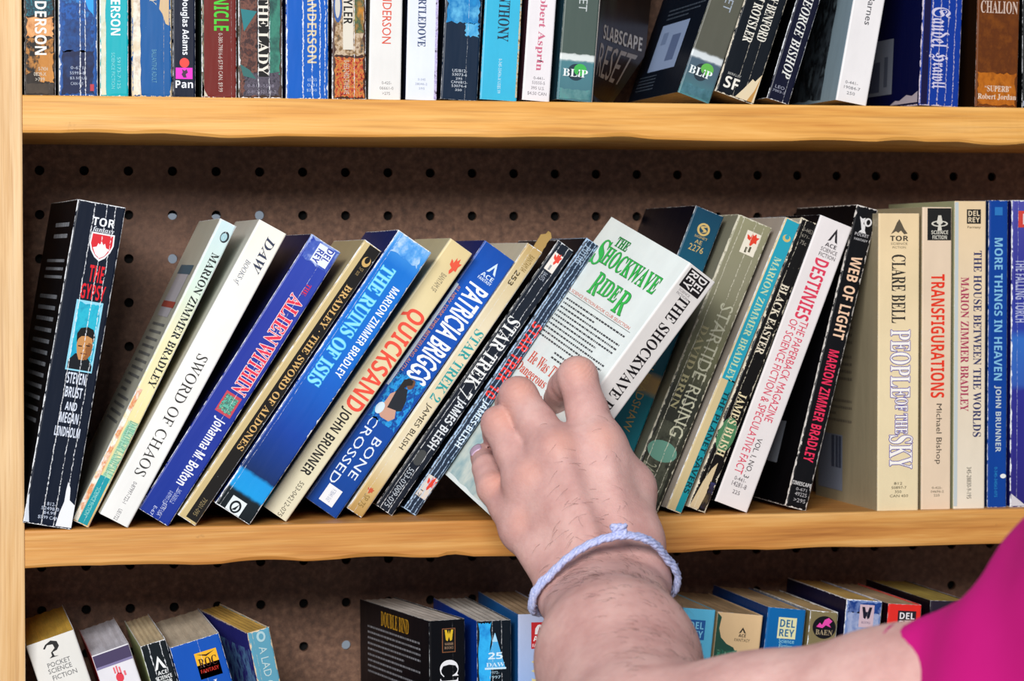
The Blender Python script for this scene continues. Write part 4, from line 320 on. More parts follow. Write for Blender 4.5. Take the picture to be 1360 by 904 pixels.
{"name":"saudel","label":"royal blue creased paperback with pale blackletter name on the top shelf","row":"top","W":24.3,"H":175.0,"D":106.0,"pos":[0.51181,0.00358,0.22931],"lean":2.4,"yaw":2,"base":"#143a94","left":"#0c1440","pages":"#c9bb98","edge":0.75,"cr":1.0,"creases":[-0.25,-0.05,0.15,0.33],"cc":"#c3b9c9","bands":None,"dec":[["dark_strip","R","S",-11.18,-7.29,0.69,67.92,"#1a1640",0,{}],["author_lettering","T","S",-6.81,4.86,32.7,55.71,"#c9c3da",1,{"s":"Saudel","f":"f"}],["author_lettering","T","S",-7.29,4.37,9.66,30.12,"#c9c3da",1,{"s":"Hrawll","f":"f"}],["barcode_label","R","L",21.2,65.72,8.34,40.62,"#7f8694",1,{}],["barcode_label","R","L",29.68,46.64,10.42,28.17,"#50566a",2,{}],["barcode_label","R","L",53.0,58.3,12.92,30.48,"#596070",2,{}],["torn_corner","P","L",63.6,103.88,1.74,9.51,"#b9b0bc",1,{"pts":[[0,0],[1,0],[1,0.8],[0.8,0.5],[0.6,0.62],[0.35,0.25],[0.2,0.3]]}]]},
{"name":"chalion","label":"brown paperback with pale title word, at the right end of the top shelf","row":"top","W":25.89,"H":175.0,"D":106.0,"pos":[0.54669,0.004,0.22909],"lean":1.3,"yaw":0,"base":"#6a3a12","left":"#2a1c10","pages":"#c9bb98","edge":0.08,"cr":0.03,"creases":[],"cc":"#e4e6ea","bands":None,"dec":[["title_lettering","H","S",-10.87,11.65,53.25,60.31,"#c9b2a4",2,{"s":"CHALION","f":"b"}],["cover_art","A","S",-11.91,11.91,18.15,69.48,["#6e3c12","#5e3210","#7a4414"],0,{}],["cover_art","A","S",-11.91,11.91,0.6,19.86,["#9a5414","#b86a1c","#7e4410"],1,{}],["quote_lettering","H","S",-7.25,8.8,8.76,12.18,"#dcc8b4",3,{"s":"“SUPERB”","f":"b"}],["quote_lettering","H","S",-11.39,11.91,4.03,7.46,"#dcc8b4",3,{"s":"Robert Jordan","f":"b"}]]},
{"name":"blackedge","label":"black paperback cut by the right edge of the frame, on the top shelf","row":"top","W":18.69,"H":175.0,"D":106.0,"pos":[0.57197,0.004,0.2288],"lean":0.0,"yaw":0,"base":"#0b0a0c","left":"#08080a","pages":"#c9bb98","edge":0.2,"cr":0.05,"creases":[],"cc":"#e4e6ea","bands":None,"dec":[["foot_stripe","R","S",-8.97,-5.61,1.1,4.11,"#9aa0b0",1,{}]]},
{"name":"pocket","label":"white paperback with yellowed top and curling black emblem, leftmost on the bottom shelf","row":"bot","W":26.58,"H":174.21,"D":106.0,"pos":[0.0672,0.012,-0.22469],"lean":-18.0,"yaw":0,"base":"#dddbd6","left":"#b9c2c4","pages":"#e0b440","edge":0.15,"cr":0.03,"creases":[],"cc":"#e4e6ea","bands":None,"dec":[["publisher_logo","P","S",-5.32,3.19,163.88,172.87,"#1c1c1e",1,{"pts":[[0.0,0.65],[0.2,0.85],[0.6,1],[0.95,0.85],[1,0.55],[0.8,0.35],[0.5,0.3],[0.55,0.05],[0.8,0],[0.2,0],[0.4,0.1],[0.4,0.3],[0.7,0.5],[0.65,0.75],[0.3,0.8],[0.1,0.6]]}],["publisher_logo","H","S",-5.85,6.65,159.06,161.63,"#6a6a6c",1,{"s":"POCKET","f":"s"}],["publisher_logo","H","S",-6.38,6.38,155.78,158.35,"#6a6a6c",1,{"s":"SCIENCE","f":"s"}],["publisher_logo","H","S",-5.32,7.97,151.86,154.44,"#6a6a6c",1,{"s":"FICTION","f":"s"}]]},
{"name":"hand","label":"white paperback with purple band and small red handprint, on the bottom shelf","row":"bot","W":20.86,"H":167.5,"D":106.0,"pos":[0.09683,0.012,-0.22558],"lean":-18.0,"yaw":0,"base":"#dedce2","left":"#c4262c","pages":"#dcdce8","edge":0.06,"cr":0.02,"creases":[],"cc":"#e4e6ea","bands":None,"dec":[["purple_band","R","S",-10.01,10.01,160.39,166.9,"#453a5c",1,{}],["purple_band","R","S",-10.01,10.01,159.1,160.39,"#8078a0",1,{}],["handprint_logo","E","S",-1.67,2.5,149.04,154.21,"#d83a4a",1,{}],["handprint_logo","R","S",-1.67,-0.83,154.39,157.83,"#e06a74",1,{}],["handprint_logo","R","S",-0.21,0.63,153.86,158.17,"#e06a74",1,{}],["handprint_logo","R","S",1.25,2.09,153.33,157.21,"#e06a74",1,{}],["handprint_logo","R","S",3.13,4.17,151.75,154.33,"#e06a74",1,{}]]},
{"name":"acesf","label":"black paperback with white triangle logo and pale green back, on the bottom shelf","row":"bot","W":14.12,"H":170.01,"D":106.0,"pos":[0.11481,0.012,-0.22685],"lean":-16.0,"yaw":0,"base":"#121c22","left":"#c3cc98","pages":"#dcc9a2","edge":0.4,"cr":0.8,"creases":[-0.2,0.25],"cc":"#e4e6ea","bands":None,"dec":[["publisher_logo","P","S",-3.11,3.53,154.87,162.56,"#e8eaea",1,{"pts":[[0,0],[0.5,1],[1,0],[0.72,0.08],[0.62,0.3],[0.5,0.62],[0.36,0.3],[0.26,0.08]]}],["publisher_logo","H","S",-2.12,3.11,152.21,154.35,"#dfe2e2",1,{"s":"ACE","f":"S"}],["publisher_logo","H","S",-3.95,4.94,149.44,151.57,"#dfe2e2",1,{"s":"SCIENCE","f":"S"}],["publisher_logo","H","S",-3.95,4.23,146.77,148.91,"#dfe2e2",1,{"s":"FICTION","f":"S"}]]},
{"name":"roc","label":"royal blue paperback with yellow and red square emblem on the bottom shelf","row":"bot","W":27.66,"H":168.41,"D":106.0,"pos":[0.13521,0.012,-0.2251],"lean":-15.5,"yaw":0,"base":"#1452ae","left":"#12408e","pages":"#d8cab2","edge":0.3,"cr":0.3,"creases":[0.05],"cc":"#e4e6ea","bands":None,"dec":[["publisher_logo","R","S",-2.21,9.96,146.89,161.43,"#e8b02c",1,{}],["publisher_logo","R","S",-2.21,9.96,146.89,154.59,"#e05a2c",1,{}],["publisher_logo","H","S",-1.11,8.85,152.88,158.01,"#3a1c14",2,{"s":"ROC","f":"b"}],["publisher_logo","P","S",-1.11,8.85,158.01,160.58,"#3a1c14",2,{"pts":[[0,1],[0.5,0.2],[1,1],[0.5,0.6]]}],["publisher_logo","H","S",-1.11,8.85,149.89,152.03,"#b02a1c",2,{"s":"FANTASY","f":"S"}],["title_lettering","H","S",3.32,6.08,139.35,144.92,"#d4dcea",1,{"s":"J","f":"b"}]]},
{"name":"tealart","label":"light teal paperback with purple back cover, rightmost of the left bottom group","row":"bot","W":12.65,"H":173.01,"D":106.0,"pos":[0.16052,0.01701,-0.22749],"lean":-12.0,"yaw":8,"base":"#5f9cb4","left":"#3a3a86","pages":"#d0a84e","edge":0.8,"cr":0.3,"creases":[-0.3],"cc":"#d9c4a6","bands":None,"dec":[["publisher_logo","E","S",-1.9,3.16,166.36,172.29,"#a9c8d0",1,{}],["publisher_logo","E","S",-0.63,2.02,167.62,171.01,"#5f9cb4",2,{}],["title_lettering","T","S",-1.9,2.53,137.59,163.91,"#b4ccd0",1,{"s":"A LAD OF","f":"s"}],["back_art","A","L",31.8,103.88,133.42,163.82,["#4a4a9c","#3a3080","#6f9cc4","#2f2a70"],1,{"sc":0.1}]]},
{"name":"double","label":"thick black paperback with lettered back cover and gold emblem, on the bottom shelf","row":"bot","W":21.42,"H":172.97,"D":106.0,"pos":[0.23069,0.0123,-0.22871],"lean":-0.5,"yaw":11.5,"base":"#0a0c14","left":"#12131a","pages":"#d2cac2","edge":0.12,"cr":0.15,"creases":[0.15],"cc":"#e4e6ea","bands":None,"dec":[["publisher_logo","R","S",-3.21,4.71,155.04,168.36,"#8a5a3c",1,{}],["publisher_logo","R","S",-2.78,4.28,155.45,167.95,"#0c0a0c",2,{}],["publisher_logo","P","S",-1.71,3.43,161.28,167.53,"#d8b430",3,{"pts":[[0,1],[0.15,0.1],[0.35,0],[0.5,0.4],[0.65,0],[0.85,0.1],[1,1],[0.75,1],[0.6,0.6],[0.5,1],[0.4,0.6],[0.25,1]]}],["publisher_logo","H","S",-1.71,3.43,158.99,160.45,"#a88a70",3,{"s":"WARNER","f":"s"}],["publisher_logo","H","S",-1.71,3.43,156.91,158.36,"#a88a70",3,{"s":"BOOKS","f":"s"}],["title_lettering","T","S",-4.71,6.43,94.96,150.86,"#e9e9ee",1,{"s":"CROWN","f":"b"}],["back_title","H","L",33.92,76.32,161.44,169.99,"#c9962c",1,{"s":"DOUBLE BIND","f":"b"}],["back_blurb","L","L",12.72,93.28,131.58,160.74,"#8c8c92",1,{"n":9}]]},
{"name":"daw25","label":"blue-green paperback with a pale triangular emblem marked 25, on the bottom shelf","row":"bot","W":19.6,"H":171.87,"D":106.0,"pos":[0.25706,0.01205,-0.22871],"lean":-0.5,"yaw":2,"base":"#0c1a24","left":"#1440a0","pages":"#d6d1ca","edge":0.15,"cr":0.4,"creases":[-0.05,0.22],"cc":"#e4e6ea","bands":None,"dec":[["cover_art","A","S",-9.21,-1.57,115.21,171.2,["#2a9ae0","#36b0ee","#1a78c8"],0,{"sc":0.1}],["publisher_logo","P","S",-5.1,6.27,145.45,165.09,"#4aa8e0",1,{"pts":[[0,0],[0.5,1],[1,0]]}],["publisher_logo","P","S",-1.18,1.96,160.09,165.1,"#a9d6f0",2,{"pts":[[0,0],[0.5,1],[1,0]]}],["publisher_logo","H","S",-3.53,4.7,150.46,154.23,"#d6ecf8",3,{"s":"25","f":"S"}],["publisher_logo","H","S",-4.7,5.88,146.28,148.58,"#c9e4f4",3,{"s":"DAW","f":"b"}],["publisher_logo","R","S",-5.49,6.66,144.82,145.86,"#c9e4f4",3,{}],["publisher_logo","H","S",-2.35,2.74,142.33,143.79,"#a9c4d4",3,{"s":"1972-","f":"s"}],["publisher_logo","H","S",-2.74,3.53,139.6,141.27,"#a9c4d4",3,{"s":"1997","f":"s"}]]},
{"name":"acefan","label":"pale blue paperback with red and white logo, just left of the wrist","row":"bot","W":22.73,"H":174.92,"D":106.0,"pos":[0.28056,0.012,-0.2288],"lean":0.0,"yaw":0,"base":"#a9b8dc","left":"#2a66a8","pages":"#c4a885","edge":0.12,"cr":0.03,"creases":[],"cc":"#e4e6ea","bands":[[0,"#4a7cc0"],[0.5,"#6f9cd8"],[0.8,"#98b0dc"],[1,"#b4bcd8"]],"dec":[["publisher_logo","R","S",-3.86,5.68,155.6,170.28,"#c0242c",1,{}],["publisher_logo","P","S",-1.82,3.64,163.57,169.02,"#e9e4e6",2,{"pts":[[0,0],[0.05,0.6],[0.3,0.95],[0.5,1],[0.7,0.95],[0.95,0.6],[1,0]]}],["publisher_logo","P","S",-0.45,2.27,163.57,168.18,"#c0242c",3,{"pts":[[0,0],[0.5,1],[1,0],[0.72,0.08],[0.62,0.3],[0.5,0.62],[0.36,0.3],[0.26,0.08]]}],["publisher_logo","H","S",-2.73,4.55,159.8,162.73,"#f0ecec",2,{"s":"ACE","f":"S"}],["publisher_logo","H","S",-3.18,5.0,156.44,158.33,"#f0dcdc",2,{"s":"FANTASY","f":"S"}],["title_lettering","T","S",-3.64,4.09,114.07,152.27,"#d8c98c",1,{"s":"Whose","f":"b"}]]},
{"name":"dr1","label":"light blue paperback with a square logo, just right of the forearm","row":"bot","W":19.47,"H":174.91,"D":106.0,"pos":[0.35551,0.012,-0.22778],"lean":6.0,"yaw":0,"base":"#5fb6da","left":"#3a8cc4","pages":"#cbb08c","edge":0.08,"cr":0.02,"creases":[],"cc":"#e4e6ea","bands":None,"dec":[["publisher_logo","R","S",-5.84,4.28,157.61,168.68,"#1c5a9c",1,{}],["publisher_logo","H","S",-4.83,3.47,163.6,167.58,"#7cc4e4",2,{"s":"DEL","f":"S"}],["publisher_logo","H","S",-4.83,3.47,158.72,162.6,"#7cc4e4",2,{"s":"REY","f":"S"}],["publisher_logo","H","S",-4.28,3.51,154.23,156.36,"#2f6a94",1,{"s":"Science","f":"s"}],["publisher_logo","H","S",-4.28,3.12,151.66,153.79,"#2f6a94",1,{"s":"Fiction","f":"s"}]]},
{"name":"greenart","label":"cream paperback with dark green foliage art, on the bottom shelf","row":"bot","W":26.85,"H":171.15,"D":106.0,"pos":[0.37876,0.012,-0.22728],"lean":6.5,"yaw":0,"base":"#d6b68c","left":"#c9aa80","pages":"#c4a67c","edge":0.1,"cr":0.03,"creases":[],"cc":"#e4e6ea","bands":None,"dec":[["foliage_art","P","S",-13.43,6.71,128.06,170.55,"#1f4a3c",1,{"pts":[[0.0,1],[0.12,0.95],[0.08,0.8],[0.16,0.68],[0.34,0.6],[0.55,0.56],[0.75,0.4],[0.98,0.1],[1,0],[0,0]]}],["foliage_art","A","S",-12.35,0.0,127.84,150.48,["#2f6a58","#3f8068","#1f4a3c","#6f9a80"],2,{"sc":0.35}],["publisher_logo","P","S",0.0,4.3,160.15,163.57,"#2f2a20",1,{"pts":[[0,0],[0.5,1],[1,0],[0.72,0.08],[0.62,0.3],[0.5,0.62],[0.36,0.3],[0.26,0.08]]}],["publisher_logo","H","S",0.0,4.3,158.01,159.72,"#3a352a",1,{"s":"ACE","f":"S"}],["publisher_logo","H","S",-2.15,6.98,155.46,157.17,"#5c5440",1,{"s":"FANTASY","f":"s"}],["title_lettering","T","S",-2.15,4.3,109.15,146.8,"#e6dcbc",3,{"s":"MAGIC","f":"b"}]]},
{"name":"dr2","label":"deep teal paperback with a cream square logo, on the bottom shelf","row":"bot","W":22.73,"H":173.49,"D":106.0,"pos":[0.40691,0.012,-0.22757],"lean":6.2,"yaw":0,"base":"#0d62a0","left":"#123c74","pages":"#c8ab80","edge":0.12,"cr":0.03,"creases":[],"cc":"#e4e6ea","bands":None,"dec":[["publisher_logo","R","S",-4.55,6.36,156.4,168.41,"#d6d2a4",1,{}],["publisher_logo","H","S",-3.45,5.49,162.89,167.22,"#14608c",2,{"s":"DEL","f":"S"}],["publisher_logo","H","S",-3.45,5.49,157.61,161.81,"#14608c",2,{"s":"REY","f":"S"}],["publisher_logo","H","S",-3.18,5.91,153.86,156.43,"#8cc4d4",1,{"s":"Science","f":"s"}],["publisher_logo","H","S",-2.73,5.0,150.83,153.41,"#8cc4d4",1,{"s":"Fiction","f":"s"}]]},
{"name":"baen","label":"olive grey paperback with a round black and pink emblem, on the bottom shelf","row":"bot","W":16.89,"H":171.4,"D":106.0,"pos":[0.43003,0.012,-0.22792],"lean":6.0,"yaw":0,"base":"#7c7050","left":"#857752","pages":"#cfb07a","edge":0.5,"cr":0.1,"creases":[],"cc":"#e4e6ea","bands":None,"dec":[["publisher_logo","E","S",-6.42,7.43,155.95,168.86,"#14101a",1,{}],["publisher_logo","P","S",-4.22,5.07,161.97,167.99,"#d84aa0",2,{"pts":[[0.0,0.1],[0.2,0.5],[0.35,0.3],[0.5,0.8],[0.75,1],[1,0.7],[0.8,0.4],[0.95,0.1],[0.6,0.3],[0.4,0]]}],["publisher_logo","H","S",-4.39,5.74,158.11,161.13,"#9a8a70",2,{"s":"BAEN","f":"b"}]]},
{"name":"warner","label":"cloudy blue and lilac paperback with a pale shield emblem, on the bottom shelf","row":"bot","W":21.68,"H":176.78,"D":106.0,"pos":[0.45503,0.012,-0.22776],"lean":5.5,"yaw":0,"base":"#6f84b4","left":"#1c1c38","pages":"#d4b060","edge":0.5,"cr":0.2,"creases":[0.1],"cc":"#e4e6ea","bands":None,"dec":[["cover_art","A","S",-9.97,10.19,169.13,176.18,["#2a4f94","#1c3a7c","#6f84b4"],0,{}],["cover_art","A","S",-9.97,10.19,149.71,170.43,["#7c8cb8","#9aa4c4","#5f74a8"],0,{}],["publisher_logo","R","S",-2.6,6.07,161.47,174.42,"#c4aab4",1,{}],["publisher_logo","P","S",-1.3,4.77,166.22,173.13,"#1c1a2c",2,{"pts":[[0,1],[0.2,0.1],[0.4,0],[0.5,0.3],[0.6,0],[0.8,0.1],[1,1],[0.72,1],[0.6,0.6],[0.4,0.6],[0.28,1]]}],["publisher_logo","H","S",-0.87,4.34,163.63,164.92,"#6a5c74",2,{"s":"BOOKS","f":"s"}]]},
{"name":"dr3","label":"bright red paperback with black square logo, beside the pink sleeve","row":"bot","W":20.43,"H":173.81,"D":106.0,"pos":[0.48423,0.012,-0.22809],"lean":4.0,"yaw":0,"base":"#d8302a","left":"#241018","pages":"#c4aa84","edge":0.12,"cr":0.03,"creases":[],"cc":"#e4e6ea","bands":None,"dec":[["publisher_logo","R","S",-4.09,6.95,159.77,170.15,"#1c1420",1,{}],["publisher_logo","H","S",-2.98,6.06,165.38,169.12,"#e0d8dc",2,{"s":"DEL","f":"S"}],["publisher_logo","H","S",-2.98,6.06,160.81,164.45,"#e0d8dc",2,{"s":"REY","f":"S"}]]},
{"name":"dark","label":"dark paperback with yellowed top edge, half hidden behind the pink sleeve","row":"bot","W":24.89,"H":174.81,"D":106.0,"pos":[0.51499,0.012,-0.22815],"lean":3.0,"yaw":0,"base":"#2a2230","left":"#17141c","pages":"#b09a44","edge":0.1,"cr":0.03,"creases":[],"cc":"#e4e6ea","bands":None,"dec":[]},
{"name":"shock","label":"white paperback being pulled out by the hand, with green title on its back","row":"mid","W":19.97,"H":172.0,"D":104.0,"pos":[0.25452,-0.03725,-0.00296],"lean":0,"yaw":0,"mat":[[0.79475,-0.16415,0.58432],[0.27656,0.95492,-0.1079],[-0.54027,0.24736,0.80432]],"base":"#dfdbd8","left":"#ecf4f2","pages":"#cfc4a8","edge":0.1,"cr":0.04,"creases":[],"cc":"#ffffff","bands":None,"dec":[["publisher_logo","R","S",-7.59,6.79,159.1,170.62,"#1c181c",1,{}],["publisher_logo","T","S",0.0,5.59,159.96,169.76,"#e4e0de",2,{"s":"DEL","f":"S"}],["publisher_logo","T","S",-6.39,-0.8,159.96,169.76,"#e4e0de",2,{"s":"REY","f":"S"}],["publisher_logo","H","S",-5.99,2.0,156.86,158.24,"#8a8488",1,{"s":"SCIENCE","f":"s"}],["publisher_logo","H","S",-5.99,2.0,154.8,156.18,"#8a8488",1,{"s":"FICTION","f":"s"}],["title_lettering","T","S",-2.8,4.39,63.64,155.66,"#1b171c",1,{"s":"THE SHOCKWAVE RIDER","f":"b"}],["author_lettering","T","S",-2.4,3.2,13.76,55.04,"#1b171c",1,{"s":"John Brunner","f":"S"}],["back_title","H","L",22.88,38.48,158.93,164.78,"#2a9a48",1,{"s":"THE","f":"b","o":"#1b5c34","ow":0.15}],["back_title","H","L",10.4,20.8,143.62,159.96,"#3fc45a",1,{"s":"S","f":"b","o":"#1b6c38","ow":0.2}],["back_title","H","L",20.8,91.52,146.54,157.38,"#3fc45a",1,{"s":"HOCKWAVE","f":"b","o":"#1b6c38","ow":0.25}],["back_title","H","L",29.12,39.52,129.0,142.42,"#3fc45a",1,{"s":"R","f":"b","o":"#1b6c38","ow":0.25}],["back_title","H","L",39.52,62.4,131.58,141.04,"#3fc45a",1,{"s":"IDE","f":"b","o":"#1b6c38","ow":0.25}],["back_title","H","L",64.48,76.96,127.62,141.04,"#3fc45a",1,{"s":"R","f":"b","o":"#1b6c38","ow":0.25}],["back_subtitle","H","L",10.4,93.6,124.01,125.9,"#d8705c",1,{"s":"A SCIENCE FICTION BOOK CLUB SELECTION","f":"s"}],["back_subtitle","R","L",8.32,96.72,123.07,123.32,"#3a3a40",1,{}],["back_blurb","L","L",14.56,95.68,93.74,121.26,"#4a4c50",1,{"n":10}],["back_blurb","L","L",41.6,64.48,86.69,92.54,"#4a4c50",1,{"n":2}],["back_tagline","H","L",20.8,83.2,78.26,85.14,"#dc5a44",1,{"s":"He Was The Most","f":"b"}],["back_tagline","H","L",14.56,89.44,69.32,76.54,"#dc5a44",1,{"s":"Dangerous Fugitive","f":"b"}],["back_tagline","H","L",20.8,83.2,60.2,67.6,"#dc5a44",1,{"s":"But He Did Not","f":"b"}],["back_print","A","L",2.08,100.88,1.72,57.62,["#a9c9cc","#d6ded6","#8fb4bc","#e0e4da"],0,{"sc":0.03}]]}]
FLAP = [[2.8,29.5],[19.6,39.1],[36.4,48.1],[50.8,48.3],[64.0,48.6],[90.3,49.6],[134.2,52.4],[191.2,52.3]]
# joints of hand and arm: x, y, z, radius (m)
J = {"i_mcp": [0.2911, -0.078, 0.0446, 0.0126], "i_pip": [0.285, -0.06, 0.0808, 0.0103], "i_dip": [0.283, -0.04, 0.0739, 0.0088], "i_tip": [0.2823, -0.0275, 0.0673, 0.008], "m_mcp": [0.2688, -0.078, 0.0418, 0.012199999999999999], "m_pip": [0.2547, -0.052, 0.0704, 0.01], "m_dip": [0.2573, -0.024, 0.0645, 0.008400000000000001], "m_tip": [0.2602, 0.002, 0.0586, 0.0074], "r_mcp": [0.2558, -0.072, 0.0266, 0.0116], "r_pip": [0.2449, -0.05, 0.0557, 0.009300000000000001], "r_dip": [0.2502, -0.022, 0.0487, 0.0078], "r_tip": [0.2551, 0.002, 0.0413, 0.007], "p_mcp": [0.2521, -0.074, 0.0025, 0.0108], "p_pip": [0.2412, -0.052, 0.0221, 0.008400000000000001], "p_dip": [0.2406, -0.038, 0.0314, 0.0072], "p_tip": [0.2427, -0.0165, 0.0366, 0.0065], "t_mc": [0.3055, -0.1, -0.0031, 0.0135], "t_mcp": [0.3084, -0.074, 0.0219, 0.0128], "t_mcp2": [0.3073, -0.052, 0.0329, 0.011300000000000001], "t_ip": [0.3094, -0.036, 0.0406, 0.0096], "t_tip": [0.3099, -0.018, 0.0459, 0.008400000000000001], "w_l": [0.2667, -0.118, -0.0279, 0.013800000000000002], "w_m": [0.2828, -0.121, -0.0226, 0.0185], "w_r": [0.3002, -0.118, -0.0211, 0.015300000000000001], "palm": [0.2868, -0.09, 0.008, 0.015], "palm2": [0.2725, -0.086, 0.0079, 0.014], "f_mid": [0.2697, -0.2, -0.0482, 0.035], "elbow": [0.2631, -0.285, -0.0815, 0.042], "u_mid": [0.3026, -0.325, -0.0729, 0.041], "u_hem": [0.3509, -0.362, -0.0601, 0.043], "u_sh": [0.424, -0.43, -0.0364, 0.052], "s0": [0.3626, -0.368, -0.0618, 0.045], "s1": [0.3819, -0.39, -0.0533, 0.055], "s2": [0.4038, -0.42, -0.0388, 0.066], "s3": [0.4273, -0.45, -0.0151, 0.08], "s4": [0.4506, -0.48, 0.0121, 0.092], "band_c": [0.2832, -0.118, -0.0314, 0.0], "band_l": [0.2486, -0.118, -0.0327, 0.0], "band_r": [0.3173, -0.118, -0.0254, 0.0], "band_t": [0.2842, -0.12, 0.0048, 0.0], "nail": [0.2405, -0.021, 0.0402, 0.0]}
